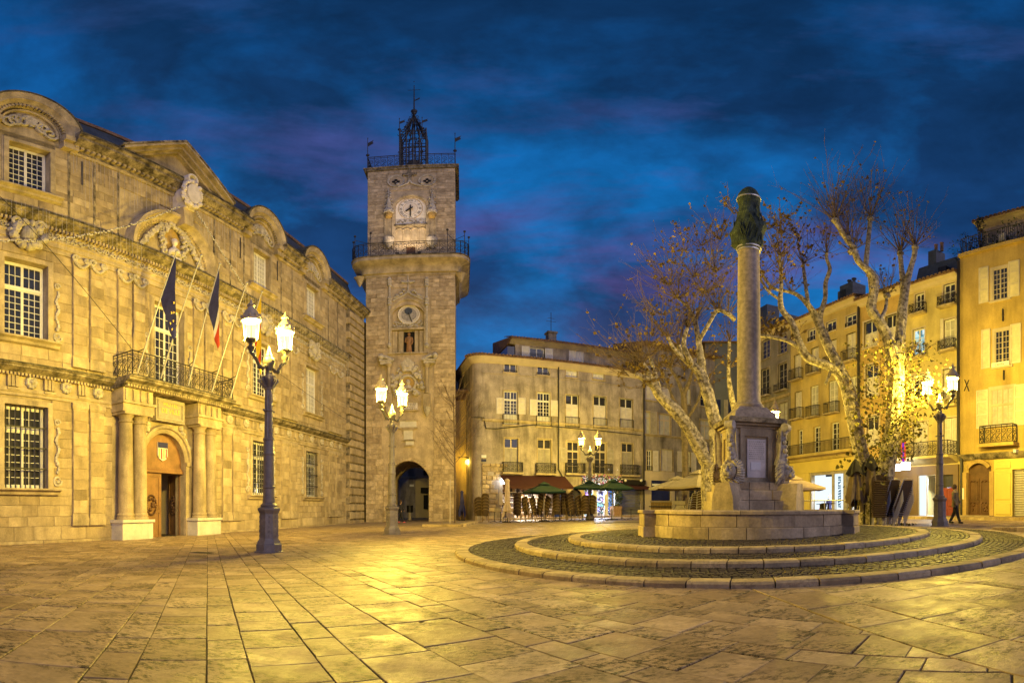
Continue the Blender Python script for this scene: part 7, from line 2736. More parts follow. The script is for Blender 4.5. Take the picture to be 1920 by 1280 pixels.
# A: leaning plane left of the column
r = 21
A = Tree('leaning pale plane tree left of the granite column, dry brown leaves', foot(1338, r))
A.limb([(1338, 975, r, .62), (1336, 905, r, .55), (1334, 868, r, .50)])
A.limb([(1336, 880, r, .46), (1318, 848, r, .40), (1290, 800, r - .5, .34), (1262, 765, r - 1, .30), (1238, 742, r - 1, .25), (1222, 718, r - 1.2, .20), (1205, 708, r - 1.3, .15), (1190, 700, r - 1.4, .10)])
A.limb([(1222, 718, r - 1.2, .17), (1214, 695, r - 1.3, .12), (1205, 680, r - 1.5, .08)])
A.limb([(1238, 742, r - 1, .14), (1228, 700, r - .6, .10), (1218, 668, r - .6, .07)])
A.limb([(1340, 880, r, .44), (1345, 810, r, .36), (1338, 780, r, .32), (1326, 735, r, .30), (1314, 700, r, .28), (1300, 686, r, .22), (1288, 676, r, .18), (1277, 660, r, .12), (1272, 648, r, .10)])
A.limb([(1317, 708, r, .24), (1315, 678, r, .20), (1310, 640, r, .15), (1303, 600, r, .11)])
A.limb([(1300, 688, r, .16), (1284, 655, r - .4, .13), (1283, 635, r - .5, .11), (1289, 615, r - .5, .08)])
A.limb([(1288, 678, r, .14), (1265, 655, r - .6, .10), (1252, 632, r - .8, .08)])
A.limb([(1310, 640, r, .11), (1330, 605, r - .3, .10), (1345, 582, r - .4, .10), (1365, 588, r - .4, .12), (1376, 598, r, .12)])
A.limb([(1303, 600, r, .10), (1290, 575, r, .08), (1272, 560, r, .06)])
for (px, py, dr, N, L, sp, lv) in ((1190, 700, -1.4, 14, 2.2, .75, .4), (1205, 680, -1.5, 14, 2.6, .6, .4), (1218, 668, -.6, 14, 2.6, .6, .45), (1272, 648, 0, 18, 2.6, .6, .5), (1303, 600, 0, 22, 3.2, .5, .55), (1289, 615, -.5, 20, 3.0, .5, .55), (1252, 632, -.8, 18, 2.8, .65, .5), (1345, 582, -.4, 22, 3.2, .5, .55), (1272, 560, 0, 22, 2.8, .6, .6), (1365, 588, -.4, 16, 3.0, .55, .55), (1240, 590, -1, 14, 2.2, .9, .6), (1320, 550, .3, 22, 3.2, .5, .55), (1300, 520, .3, 20, 2.6, .6, .6), (1255, 535, -.3, 16, 2.2, .8, .65), (1340, 510, .3, 20, 2.8, .5, .6), (1222, 630, -.9, 10, 1.8, .9, .7), (1315, 460, .3, 12, 1.9, .7, .75), (1350, 450, .3, 14, 2.2, .5, .7), (1285, 470, .2, 12, 1.6, .8, .75), (1375, 400, .4, 9, 1.5, .6, .8)):
    A.fan(at(px, py, r + dr), int(N * 1.35), L, sp, .95, .015, lv * .55, .08)
for (px, py) in ((1190, 700), (1200, 690), (1180, 705), (1215, 690)):
    A.fan(at(px, py, r - 1.4), 9, 2.6, .35, .8, .012, .15, .08, bias=(-.75, .3, 0))
for i in range(34):
    A.fan(at(random.uniform(1170, 1250), random.uniform(695, 735), r - 1.3 + random.uniform(-.6, .6)), 1, 1.2, .8, .2, .012, .8, .085)
A.done()
# B: big forked plane at the right
r = 21.6
B = Tree('tall forked plane tree at the right with bare pollard shoots', foot(1652, r))
B.limb([(1652, 985, r, .62), (1655, 930, r, .52), (1664, 860, r, .46), (1676, 790, r, .44), (1681, 720, r, .42), (1680, 668, r, .42)])
B.limb([(1680, 690, r, .38), (1667, 640, r - .2, .32), (1650, 605, r - .3, .28), (1634, 580, r - .4, .26), (1637, 553, r - .4, .25), (1640, 525, r - .5, .22), (1632, 510, r - .5, .20), (1610, 490, r - .6, .17), (1600, 465, r - .6, .15), (1585, 445, r - .8, .14), (1572, 425, r - 1, .12), (1566, 412, r - 1, .13)])
B.limb([(1637, 545, r - .5, .22), (1633, 515, r - .2, .18), (1624, 500, r - .1, .14), (1625, 480, r - .1, .13), (1628, 450, r, .12), (1632, 410, r, .11)])
B.limb([(1681, 690, r, .36), (1687, 640, r + .2, .30), (1691, 590, r + .4, .28), (1695, 555, r + .5, .25), (1700, 530, r + .5, .20), (1708, 500, r + .5, .15), (1714, 480, r + .5, .14), (1716, 462, r + .5, .13)])
B.limb([(1695, 560, r + .5, .20), (1693, 525, r + .7, .17), (1690, 500, r + .8, .14), (1688, 475, r + .8, .13)])
B.limb([(1650, 600, r - .3, .12), (1660, 580, r + .2, .10), (1663, 555, r + .4, .08)])
for (px, py, dr, N, L, sp) in ((1566, 412, -1, 34, 4.0, .38), (1590, 445, -.7, 16, 3.6, .35), (1632, 408, 0, 26, 3.3, .33), (1716, 462, .5, 30, 3.2, .45), (1688, 473, .8, 26, 3.3, .40), (1663, 553, .4, 26, 1.9, .6), (1600, 462, -.6, 14, 3.8, .3), (1596, 470, -.6, 10, 2.5, .6)):
    B.fan(at(px, py, r + dr), N, L, sp, 1.15, .017, .17, .085)
    B.knob(at(px, py + 2, r + dr), .17)
    if (px, py) != (1600, 462):
        B.fan(at(px, py, r + dr), 10, L * .5, .9, .5, .012, .2, .08)
# yellow-green foliage round the trunk
for i in range(2600):
    u = random.random()
    py = 968 - 330 * u
    w = 48 * (1 - .25 * u) if u < .62 else 60
    px = 1662 + 22 * u + random.gauss(0, 1) * w * (.55 if u < .7 else .75) + (20 if .45 < u < .75 else 0)
    if abs(px - 1676) > 105 or (px > 1664 and py > 862):
        continue
    B.leaf(at(px, py, r + random.gauss(-.5, .8)) - B.o, .074, B.lg)
for i in range(70):
    u = random.uniform(.36, 1)
    B.fan(at(1660 + 25 * u + random.gauss(0, 22), 950 - 300 * u, r - .3 + random.gauss(0, .4)), 1, 1.5, .9, .35, .012, .3, .09)
for i in range(120):
    q_ = foot(1655 + random.gauss(0, 28), r + random.gauss(0, .5))
    B.leaf(q_ + Vector((0, 0, .03)) - B.o, .08, B.lg)
B.done()
# C: second plane, behind, leaning left
r = 22.6
C = Tree('plane tree leaning left between the column and the forked tree', foot(1630, r))
C.limb([(1630, 985, r, .55), (1625, 900, r, .46), (1612, 840, r, .42), (1600, 780, r, .40), (1588, 725, r, .38), (1570, 690, r, .36)])
C.limb([(1585, 718, r, .30), (1560, 690, r - .3, .26), (1530, 678, r - .5, .24), (1512, 668, r - .6, .24), (1500, 645, r - .7, .20), (1485, 605, r - .8, .17), (1467, 582, r - .9, .16), (1463, 562, r - .9, .13), (1465, 535, r - .9, .10), (1464, 505, r - .9, .09), (1462, 480, r - .9, .07)])
C.limb([(1575, 690, r, .30), (1556, 655, r + .2, .28), (1545, 630, r + .3, .27), (1532, 600, r + .4, .22), (1520, 578, r + .4, .18), (1505, 560, r + .4, .14), (1485, 548, r + .4, .11), (1450, 540, r + .3, .09), (1430, 515, r + .3, .08), (1418, 492, r + .3, .07)])
C.limb([(1540, 615, r + .3, .17), (1538, 590, r + .5, .15), (1547, 560, r + .5, .13), (1548, 530, r + .5, .12), (1556, 505, r + .5, .11), (1550, 485, r + .5, .10), (1550, 475, r + .5, .09)])
C.limb([(1515, 570, r + .4, .12), (1512, 545, r + .6, .10), (1508, 515, r + .6, .10), (1506, 495, r + .6, .08)])
C.limb([(1505, 655, r - .6, .13), (1480, 640, r - .8, .11), (1450, 632, r - .9, .10), (1420, 628, r - 1, .08)])
C.limb([(1560, 690, r - .3, .1), (1548, 720, r - .5, .07)])
C.limb([(1463, 562, r - .9, .08), (1440, 545, r - 1, .07), (1425, 520, r - 1, .05)])
for (px, py, dr, N, L, sp, lv) in ((1462, 480, -.9, 22, 2.6, .5, .5), (1418, 492, .3, 20, 2.6, .55, .55), (1430, 515, .3, 16, 2.2, .6, .6), (1506, 495, .6, 26, 2.6, .4, .4), (1550, 475, .5, 24, 2.4, .5, .12), (1464, 510, -.9, 18, 2.6, .6, .5), (1485, 548, .4, 16, 2.2, .6, .5), (1440, 545, -1, 16, 2.0, .7, .6), (1420, 628, -1, 18, 1.2, .9, .8), (1450, 632, -.9, 16, 1.2, .9, .8), (1480, 640, -.8, 10, 1.0, .9, .7), (1465, 440, -.6, 18, 1.9, .6, .5), (1440, 430, .2, 16, 2.0, .6, .5), (1500, 450, .5, 14, 2.2, .5, .4)):
    C.fan(at(px, py, r + dr), N, L, sp, .95, .016, lv, .09)
for i in range(240):
    C.leaf(at(random.gauss(1615, 20), random.uniform(720, 960), r + random.gauss(-.4, .5)) - C.o, .1, C.lg)
C.done()
# D: darker plane trees farther back
r = 31
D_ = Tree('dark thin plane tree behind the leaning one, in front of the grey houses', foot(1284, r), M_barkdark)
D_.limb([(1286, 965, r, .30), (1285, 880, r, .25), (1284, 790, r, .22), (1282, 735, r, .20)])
D_.limb([(1283, 745, r, .16), (1270, 710, r, .13), (1258, 690, r, .11), (1262, 660, r, .09)])
D_.limb([(1282, 740, r, .16), (1294, 712, r, .13), (1300, 690, r, .10), (1312, 672, r, .08)])
D_.limb([(1284, 780, r, .12), (1262, 745, r, .10), (1250, 715, r, .08), (1236, 690, r, .07)])
D_.limb([(1284, 790, r, .12), (1305, 760, r, .10), (1318, 725, r, .08)])
for (px, py) in ((1262, 660), (1312, 672), (1236, 690), (1318, 725), (1282, 690), (1258, 690)):
    D_.fan(at(px, py, r), 26, 2.2, .7, .6, .018, .35, .1)
D_.done()
T = Tree('pale slender pollard limbs of the plane tree beside the column base', foot(1388, 30), None)
r = 30
T.limb([(1388, 965, r, .34), (1388, 870, r, .30), (1384, 800, r, .26), (1372, 745, r, .20), (1366, 700, r, .14), (1368, 640, r, .10)])
T.fan(at(1368, 640, r), 24, 2.4, .5, .9, .016, .45, .09)
T.fan(at(1366, 690, r), 18, 1.8, .7, .7, .016, .45, .09)
T.done()
# young bare tree at the tower
r = 34.5
Y = Tree('young bare tree tied to a stake in front of the tower right edge', foot(853, r), M_twig, 'young_tree')
Y.limb([(853, 983, r, .09), (853, 900, r, .08), (852, 820, r, .06), (850, 740, r, .03)], 7)
for i in range(30):
    py = random.uniform(745, 880)
    sg = random.choice((-1, 1))
    p = at(852, py, r) - Y.o
    l = random.uniform(1.2, 2.8) * (1 if py > 780 else .7)
    d = Vector((sg * random.uniform(.4, .9), random.gauss(0, .4), random.uniform(.4, 1.0))).normalized()
    pts = [p, p + d * l * .5 + Vector((0, 0, -.05)), p + d * l + Vector((0, 0, .25))]
    Y.tw.tube(pts, [.028, .018, .008], 4, False)
    for k in range(6):
        b = pts[0].lerp(pts[2], random.uniform(.3, .95))
        dd = (d + Vector((random.gauss(0, .5), random.gauss(0, .5), random.gauss(.2, .4)))).normalized() * l * .3
        Y.tw.tube([b, b + dd], [.011, .005], 3, False)
Y.done()
MB().tube([(-.32, -.1, 0), (-.32, -.1, 3.0)], .045, 6).tube([(-.32, -.1, 2.8), (0, 0, 2.8)], .03, 5).build('stake', M_plaster, Y.t, True)

# ================================================================== CAFE FURNITURE
UP = ['lowest', 'second', 'third', 'fourth', 'fifth', 'sixth', 'seventh', 'eighth', 'ninth', 'tenth', 'eleventh', 'twelfth', 'thirteenth', 'fourteenth', 'fifteenth', 'sixteenth', 'seventeenth']
def nth(k, n):
    return 'topmost' if k == n - 1 else UP[k] + ('' if k == 0 else '-up')
# wicker chair
def wicker_chair(label, loc, rz, group):
    t = thing('wicker_chair', label, 'chair', loc, rz, group)
    bk = MB()
    for j in range(6):
        for i in range(9):
            a = PI * i / 8
            q = j / 5
            zz = .46 + q * (.46 * (.55 + .45 * sin(a)) )
            bk.v.append((.27 * cos(a), .02 + .25 * sin(a) + .05 * q, zz))
    for j in range(5):
        for i in range(8):
            bk.f.append((j * 9 + i, j * 9 + i + 1, j * 9 + 10 + i, j * 9 + 9 + i))
    bk.build('backrest', M_wicker, t, True)
    MB().prismz([(.25 * cos(a), -.02 + .25 * sin(a)) for a in [2 * PI * i / 12 for i in range(12)]], .43, .47).build('seat', M_wicker, t)
    f = MB()
    f.tube([(.27 * cos(PI * i / 10), .07 + .25 * sin(PI * i / 10), .46 + .46 * (.55 + .45 * sin(PI * i / 10))) for i in range(11)], .018, 5)
    f.tube([(.27, .02, .72), (.27, -.2, .66), (.25, -.22, .45)], .016, 5).tube([(-.27, .02, .72), (-.27, -.2, .66), (-.25, -.22, .45)], .016, 5)
    f.build('cane_rim', M_cane, t, True)
    for sx in (-.22, .22):
        MB().tube([(sx, -.2, .45), (sx * 1.05, -.22, 0)], .018, 5).build('leg', M_cane, t)
        MB().tube([(sx, .2, .45), (sx * 1.1, .27, 0)], .018, 5).build('leg', M_cane, t)
    return t
stk = [(897, 36.8, 'leftmost wicker chair stack, half behind its neighbour by the rubble corner', .3), (910, 36.0, 'wicker chair stack in front of the rubble corner', 0),
       (970, 36.6, 'wicker chair stack just right of the furled pale parasol', 0), (985, 37.2, 'wicker chair stack under the left edge of the dark green parasol', .9), (999, 36.3, 'wicker chair stack left of the dark green parasol pole', 1.2),
       (1013, 36.9, 'wicker chair stack under the middle of the dark green parasol', -1.0), (1027, 36.4, 'wicker chair stack right of the dark green parasol pole', -1.1), (1044, 36.3, 'wicker chair stack under the right edge of the dark green parasol', .1),
       (1057, 36.8, 'wicker chair stack in front of the arched doorway, left side', -.2), (1071, 36.4, 'wicker chair stack in front of the arched doorway, middle', .8), (1085, 36.8, 'wicker chair stack in front of the arched doorway, right side', 1.0), (1098, 36.3, 'wicker chair stack left of the lit gift shop door', .2), (1110, 36.7, 'rightmost wicker chair stack, beside the lit gift shop door', -.3)]
proto = None
for (px, r, lb, tw_) in stk:
    b = foot(px, r)
    ang = face(px, PI + tw_)
    n = random.choice((5, 5, 6))
    for k in range(n):
        back = Vector((sin(ang), -cos(ang), 0)) * (.05 * k)
        loc = b + back + Vector((0, 0, .225 * k))
        l_ = nth(k, n) + ' chair, ' + lb
        gname = lb
        if proto is None:
            proto = wicker_chair(l_, loc, ang, gname)
            pk_ = None
        else:
            if pk_ is None:
                pk_ = [(c, []) for c in COL.objects if c.parent == proto]
            dup(proto, pk_, loc, ang, l_, gname)
# bistro tables and bare table feet
def table(label, loc, top, group, w=.35):
    t = thing('bistro_table' if top else 'table_base', label, 'table' if top else 'table base', loc, random.uniform(0, 2), group)
    MB().tube([(0, 0, .05), (0, 0, .72)], .022, 6).lathe([(.05, .70), (.09, .71), (.09, .73), (.05, .735)], (0, 0, 0), 10).build('column', M_black, t)
    for k in range(3):
        a = 2 * PI * k / 3
        MB().tube([(0, 0, .10), (.12 * cos(a), .12 * sin(a), .07), (.30 * cos(a), .30 * sin(a), .02)], [.025, .022, .018], 5).build('foot', M_black, t)
    if top:
        MB().lathe([(w, .735), (w, .76)], (0, 0, 0), 20).build('table_top', M_cane, t, True)
    return t
for px, r, top, lb in ((927, 34.8, True, 'small round table right of the wicker stack by the rubble corner'), (939, 34.6, True, 'small round table left of the furled pale parasol'), (948, 33.6, True, 'small round table at the foot of the furled pale parasol'),
                       (962, 35.2, False, 'bare table foot right of the furled pale parasol'), (986, 35.0, False, 'bare table foot before the left edge of the green parasol'), (998, 33.9, True, 'small round table in front of the chair stacks under the green parasol'),
                       (1015, 34.9, False, 'bare table foot in front of the green parasol'), (1023, 34.9, False, 'bare table foot right of the green parasol pole'), (1041, 33.9, True, 'small round table at the right edge of the green parasol'),
                       (1049, 35.3, False, 'bare table foot behind the round table right of the green parasol'), (1071, 34.6, False, 'bare table foot in front of the arched doorway'), (1092, 34.4, True, 'small round table left of the gift shop'),
                       (1128, 36.4, False, 'bare table foot straight in front of the gift shop door'), (1134, 34.6, False, 'nearer bare table foot right of the gift shop door'), (1147, 36.2, False, 'foot stand under the right green parasol'),
                       (1166, 36.0, False, 'bare table foot left in front of the roller shutter'), (1183, 35.3, False, 'bare table foot right in front of the roller shutter')):
    table(lb, foot(px, r), top, 'cafe tables and bare table feet')
# parasols
def parasol(label, base, hw, ze_, za, m, rot, group=None, vent=True, cat='parasol', sides=4, off=0):
    t = thing('parasol', label, cat, base, rot, group)
    cn = MB()
    n = sides
    drop = .10
    pts = []
    for i in range(n):
        a = 2 * PI * i / n + PI / n
        pts.append((hw * 1.0 / cos(PI / n) * cos(a), hw / cos(PI / n) * sin(a)))
    K = 8
    for rr, zz in ((1.0, ze_ - drop), (1.0, ze_), (.55, ze_ + (za - ze_) * .50), (.22, ze_ + (za - ze_) * .86), (.03, za - .02)):
        for i in range(n):
            p, q = pts[i], pts[(i + 1) % n]
            for k in range(K):
                u = k / K
                sag = 1 - .045 * sin(PI * u) * (1 if rr > .3 else 0)
                cn.v.append(((p[0] + (q[0] - p[0]) * u) * rr * sag, (p[1] + (q[1] - p[1]) * u) * rr * sag, zz - .05 * sin(PI * u) * rr))
    N_ = n * K
    for j in range(4):
        for i in range(N_):
            cn.f.append((j * N_ + i, j * N_ + (i + 1) % N_, (j + 1) * N_ + (i + 1) % N_, (j + 1) * N_ + i))
    c = cn.build('canopy', m, t)
    if vent:
        v = MB()
        for rr, zz in ((.30, za - (za - ze_) * .12), (.28, za - (za - ze_) * .05), (.02, za + .16)):
            for p in pts:
                v.v.append((p[0] * rr, p[1] * rr, zz))
        for j in range(2):
            for i in range(n):
                v.f.append((j * n + i, j * n + (i + 1) % n, (j + 1) * n + (i + 1) % n, (j + 1) * n + i))
        v.build('vent_cap', m, c)
    rb = MB()
    for p in pts:
        rb.tube([(0, 0, za - .06), (p[0] * .98, p[1] * .98, ze_ - .02)], .018, 4)
        rb.tube([(0, 0, ze_ - .25), (p[0] * .5, p[1] * .5, (ze_ + za) / 2 - .08)], .014, 4)
    rb.build('ribs', M_shutgrey, c)
    MB().tube([(0, 0, 0), (0, 0, za)], .035, 8).build('pole', M_shutgrey, t, True)
    MB().cbox(-.3, .3, -.3, .3, 0, .08, .02).build('base_plate', M_black, t)
    return t
def para_px(label, px, r, hwpx, py_edge, py_apex, m, rot, group, **k):
    b = foot(px, r)
    return parasol(label, b, hwpx * r / FPX, at(px, py_edge, r).z - b.z, at(px, py_apex, r).z - b.z, m, rot, group, **k)
GP = 'open parasols on the cafe terrace'
para_px('dark green parasol in front of the red awning', 1020, 35.4, 33, 921, 907, M_canopy, R(12), GP)
para_px('middle green parasol, partly behind the lamp post', 1105, 36.6, 30, 914, 904, M_canopy, R(-6), GP)
para_px('right green parasol, in front of the roller shutter', 1149, 36.0, 29, 915, 901.5, M_canopy, R(14), GP)
GB = 'beige parasols left of the fountain pedestal'
para_px('nearer wide beige parasol left of the fountain pedestal', 1311, 26.5, 48, 912, 886, M_beige, R(20), GB)
para_px('lower beige parasol half behind the wide one', 1270, 28.5, 46, 914, 897, M_beige, R(-4), GB)
para_px('cream parasol just right of the fountain pedestal', 1490, 27.5, 50, 915, 897, M_cream, R(-25), GB, vent=True)
def closed_parasol(label, px, r, ytop, yhem, wtop, wmid, m, mcap, ybase, seed, group=None):
    b = foot(px, r)
    zt, zh = at(px, ytop, r).z - b.z, at(px, yhem, r).z - b.z
    t = thing('closed_parasol', label, 'parasol', b, 0, group)
    rd = random.Random(seed)
    mb = MB()
    nn, lv = 26, 12
    ph = rd.uniform(0, 6)
    for j in range(lv + 1):
        q = j / lv
        rad = wtop + (wmid - wtop) * (q ** .8 if mcap else q ** 2)
        if not mcap and abs(q - .58) < .06:
            rad *= .72
        for i in range(nn):
            a = 2 * PI * i / nn
            f = 1 + (.30 * sin(5 * a + ph + 1.5 * q) + .20 * sin(9 * a - ph * 2 + 2.5 * q) + .10 * sin(14 * a + q)) * (.12 + 1.0 * q)
            z = zt - (zt - zh) * q + (.26 * sin(3 * a + ph) + .16 * sin(7 * a) if j == lv else 0)
            mb.v.append((rad * f * cos(a), rad * f * sin(a), z))
    for j in range(lv):
        for i in range(nn):
            mb.f.append((j * nn + i, j * nn + (i + 1) % nn, (j + 1) * nn + (i + 1) % nn, (j + 1) * nn + i))
    mb.f.append(tuple(range(nn - 1, -1, -1)))
    c = mb.build('folded_canopy', m, t, True)
    if mcap:
        cp = MB()
        h = (zt - zh) * .30
        for j in range(7):
            q = j / 6
            for i in range(nn):
                a = 2 * PI * i / nn
                rr = (.04 + (wmid * 1.02) * q ** .8) * (1 + .12 * sin(5 * a + ph) * q)
                cp.v.append((rr * cos(a), rr * sin(a), zt + .12 - (h + .12) * q + .10 * sin(3 * a + ph) * q))
        for j in range(6):
            for i in range(nn):
                cp.f.append((j * nn + i, j * nn + (i + 1) % nn, (j + 1) * nn + (i + 1) % nn, (j + 1) * nn + i))
        cp.build('hood', mcap, c, True)
    else:
        MB().lathe([(wtop * 1.15, zt - .10), (wtop * 1.25, zt), (wtop * .6, zt + .1), (.02, zt + .13)], (0, 0, 0), 12).build('hood', m, c, True)
        MB().lathe([(wtop * 1.2, zt - (zt - zh) * .56), (wtop * 1.2, zt - (zt - zh) * .59)], (0, 0, 0), 12).build('tie', m, c, True)
    MB().tube([(0, 0, 0), (0, 0, zt)], .055 if mcap else .035, 8).build('pole', M_black, t, True)
    MB().cbox(-.28, .28, -.28, .28, 0, .07, .02).build('base_plate', M_black, t)
    return t
closed_parasol('furled pale pink parasol in front of the red awning', 951, 34.5, 900, 972, .15, .28, M_cream, None, 975, 3)
GC = 'furled brown parasols beside the big plane tree'
closed_parasol('left furled brown parasol with black hood', 1604, 19.9, 866, 944, .10, .30, M_brownc, M_blackc, 978, 4, GC)
closed_parasol('middle furled brown parasol, set back between the two others', 1620, 20.9, 871, 935, .10, .20, M_brownc, M_blackc, 978, 5, GC)
closed_parasol('right furled brown parasol with tall black hood', 1633, 20.0, 858, 930, .10, .23, M_brownc, M_blackc, 978, 6, GC)
# stacked metal chairs
def metal_chair(label, loc, rz, group, seatm, back=True):
    t = thing('metal_chair', label, 'chair', loc, rz, group)
    f = MB()
    for sx in (-.22, .22):
        f.tube([(sx * 1.05, -.24, 0), (sx, -.21, .44), (sx, -.15, .64), (sx, .17, .66), (sx, .21, .44), (sx * 1.05, .30, 0)], .016, 6)
    f.tube([(-.22, .17, .60), (-.22, .24, .78)] + [(-.22 * cos(PI * i / 8), .26, .80 + .10 * sin(PI * i / 8)) for i in range(9)] + [(.22, .24, .78), (.22, .17, .60)], .016, 6)
    f.build('frame', M_alu, t, True)
    MB().box(-.20, .20, -.2, .2, .43, .455).build('seat', seatm, t)
    MB().prismx([(.245, .58), (.27, .84), (.255, .84), (.23, .58)], -.18, .18).build('backrest', seatm, t)
    return t
mproto = [None, None]
def stack(lb, px, py, n, rz, lean, dz, seatm, key=0, r=None):
    b = foot(px, r) if r else on_ground(px, py)
    for k in range(n):
        loc = b + Vector((lean[0] * k, lean[1] * k, dz * k))
        l_ = nth(k, n) + ' chair, ' + lb
        if mproto[key] is None:
            o = metal_chair(l_, loc, rz, lb, seatm)
            mproto[key] = (o, None)
        else:
            o, pk = mproto[key]
            if pk is None:
                pk = [(c, []) for c in COL.objects if c.parent == o]
                mproto[key] = (o, pk)
            dup(o, pk, loc, rz, l_, lb)
ux = Vector((cos(.73), -sin(.73), 0))
stack('left silvery metal chair stack in front of the big plane tree', 1659, 988, 15, face(1659, R(-155)), (.022 * ux.x, .022 * ux.y), .072, M_wicker, 0)
stack('right silvery metal chair stack in front of the big plane tree', 1680, 988, 15, face(1680, R(-155)), (.026 * ux.x, .026 * ux.y), .072, M_wicker, 0)
stack('lower silvery chair stack under the beige parasol', 1297, 960, 7, face(1297, R(200)), (.03, .012), .12, M_navy, 0, 26)
stack('middle silvery chair stack under the beige parasol', 1314, 960, 7, face(1314, R(180)), (.012, .012), .13, M_navy, 0, 25.6)
stack('tallest silvery chair stack, close to the pedestal', 1324, 960, 12, face(1324, R(190)), (.014, .012), .115, M_navy, 0, 25)
# dark stacked armchairs seen from the side
def dark_stack(lb, px, r, n):
    b = foot(px, r)
    for k in range(n):
        t = thing('stacked_armchair', nth(k, n) + ' chair, ' + lb, 'chair', b + Vector((.012 * k, .008 * k, .085 * k)), face(px, R(6)), lb)
        if k == 0:
            dark_stack.m = getattr(dark_stack, 'm', None) or (
                MB().cbox(-.26, .26, -.26, .26, .40, .47, .02).box(-.26, .26, .20, .26, .47, .72).mesh('seat_shell', M_wicker),
                MB().box(-.29, -.25, -.24, .24, .60, .64).box(.25, .29, -.24, .24, .60, .64).mesh('armrest', M_wicker),
                [MB().tube([(x * .24, y * .24, .4), (x * .25, y * .25, 0)], .018, 5).mesh('leg', M_alu) for x in (-1, 1) for y in (-1, 1)])
        a_, b_, lg = dark_stack.m
        link('seat_shell', a_, t)
        link('armrest', b_, t)
        if k == 0:
            for q in lg:
                link('leg', q, t)
dark_stack('dark armchair stack between the furled parasols and the metal chairs', 1648, 19.6, 17)
dark_stack('second dark armchair stack, behind the metal chairs', 1671, 20.6, 15)
# bar counter, grey box, rails, planter, air unit
bx = foot(1240, 28)
t = thing('bar_counter', 'slatted wooden bar counter in front of the blue board', 'bar counter', bx, face(1240, 0))
w = 40 * 28 / FPX / 2
h = at(1240, 938, 28).z - bx.z
for i in range(14):
    x = -w + 2 * w * i / 14
    MB().cbox(x + .01, x + 2 * w / 14 - .012, -.03, .03, .03, h - .10, .006).build('slat', M_cane, t)
MB().box(-w, w, .03, .5, .03, h - .1).build('body', M_barkdark, t)
MB().box(-w - .04, w + .04, -.08, .56, h - .09, h - .03).build('counter_top', M_beige, t)
MB().box(-w - .1, w + .1, -.12, -.08, h - .36, h - .31).build('foot_rail', M_iron, t)
bx2 = foot(1273, 27.5)
t = thing('counter_unit', 'grey boxy counter unit with curved side brackets, right of the slatted bar', 'counter', bx2, face(1273, 0))
MB().cbox(-.32, .32, -.3, .3, .02, h - .28, .03).build('body', M_shutgrey, t)
MB().cbox(-.36, .36, -.34, .34, h - .26, h - .04, .02).build('top', M_shutgrey, t)
for sg in (-1, 1):
    MB().tube([(sg * .34, -.34, .1), (sg * .36, -.34, h - .3)], .02, 5).tube([(sg * .34, -.34, h - .5), (sg * .2, -.34, h - .3)], .02, 5).build('bracket', M_alu, t)
px0, px1 = foot(1489, 23.5), foot(1605, 21.0)
t = thing('barrier', 'low pale metal barrier rail behind the right side of the basin', 'barrier', px0)
v = px1 - px0
hh = at(1489, 939, 23.5).z - px0.z
MB().tube([(0, 0, hh), v + Vector((0, 0, hh))], .025, 6).tube([(0, 0, .12), v + Vector((0, 0, .12))], .02, 6).build('rail', M_alu, t)
for q in (0, .17, .35, .52, .7, .86, 1):
    MB().tube([v * q, v * q + Vector((0, 0, hh))], .02, 6).build('post', M_alu, t)
for k, (px, r_, lb) in enumerate(((1543, 24, 'round dark table before the boutique window, left'), (1553, 23.4, 'round dark table before the boutique window, right'))):
    b = foot(px, r_)
    t = thing('cafe_table', lb, 'table', b, 0, 'tables behind the barrier')
    hh2 = at(px, 944 if k == 0 else 943, r_).z - b.z
    MB().lathe([(.32, hh2 - .03), (.32, hh2)], (0, 0, 0), 18).build('table_top', M_black, t, True)
    MB().lathe([(.2, 0), (.2, .03), (.04 if k else .16, .08), (.04 if k else .16, hh2 - .03)], (0, 0, 0), 12).build('column', M_black, t, True)
b = foot(1496, 27)
t = thing('air_unit', 'cream outdoor air conditioning unit with a dark fan opening', 'air unit', b, face(1496, 0))
MB().cbox(-.24, .24, -.16, .16, .1, 1.0, .02).build('case', M_plaster, t)
MB().prism([(.02 + .15 * cos(2 * PI * i / 16), .58 + .22 * sin(2 * PI * i / 16)) for i in range(16)], -.175, -.16).build('fan_opening', M_black, t)
for sx in (-.2, .2):
    MB().box(sx - .03, sx + .03, -.14, .14, 0, .1).build('foot', M_iron, t)
b = RW.world(RW.s(1697), .7, gz(16, 0) + .14)
t = thing('air_unit', 'grey outdoor unit on a dark stand left of the glass shop door', 'air unit', b, -RW.th)
MB().cbox(-.42, .42, -.18, .18, .18, 1.15, .02).build('case', M_shutgrey, t)
MB().box(-.4, .4, -.15, .15, 0, .17).build('stand', M_iron, t)
b = CW.world(CW.s(1146), .9, gz(7, 0) + .14)
t = thing('planter', 'wooden tub with a leafy green shrub beside the lit gift shop', 'planter', b, -CW.th)
MB().prism([(-.36, 0), (.36, 0), (.42, .85), (-.42, .85)], -.36, .36).build('tub', M_terra, t)
f = MB()
for i in range(420):
    a, q = random.uniform(0, 2 * PI), random.random()
    rr = .62 * math.sqrt(random.random()) * (.6 + .6 * sin(PI * q))
    c = Vector((rr * cos(a), rr * sin(a) * .7, .85 + 1.6 * q))
    u = Vector((random.gauss(0, 1), random.gauss(0, 1), random.gauss(0, .7))).normalized() * .11
    v2 = u.orthogonal().normalized() * .06
    f.add([c - u, c + v2, c + u, c - v2], [(0, 1, 2, 3)])
f.build('foliage', M_green, t)
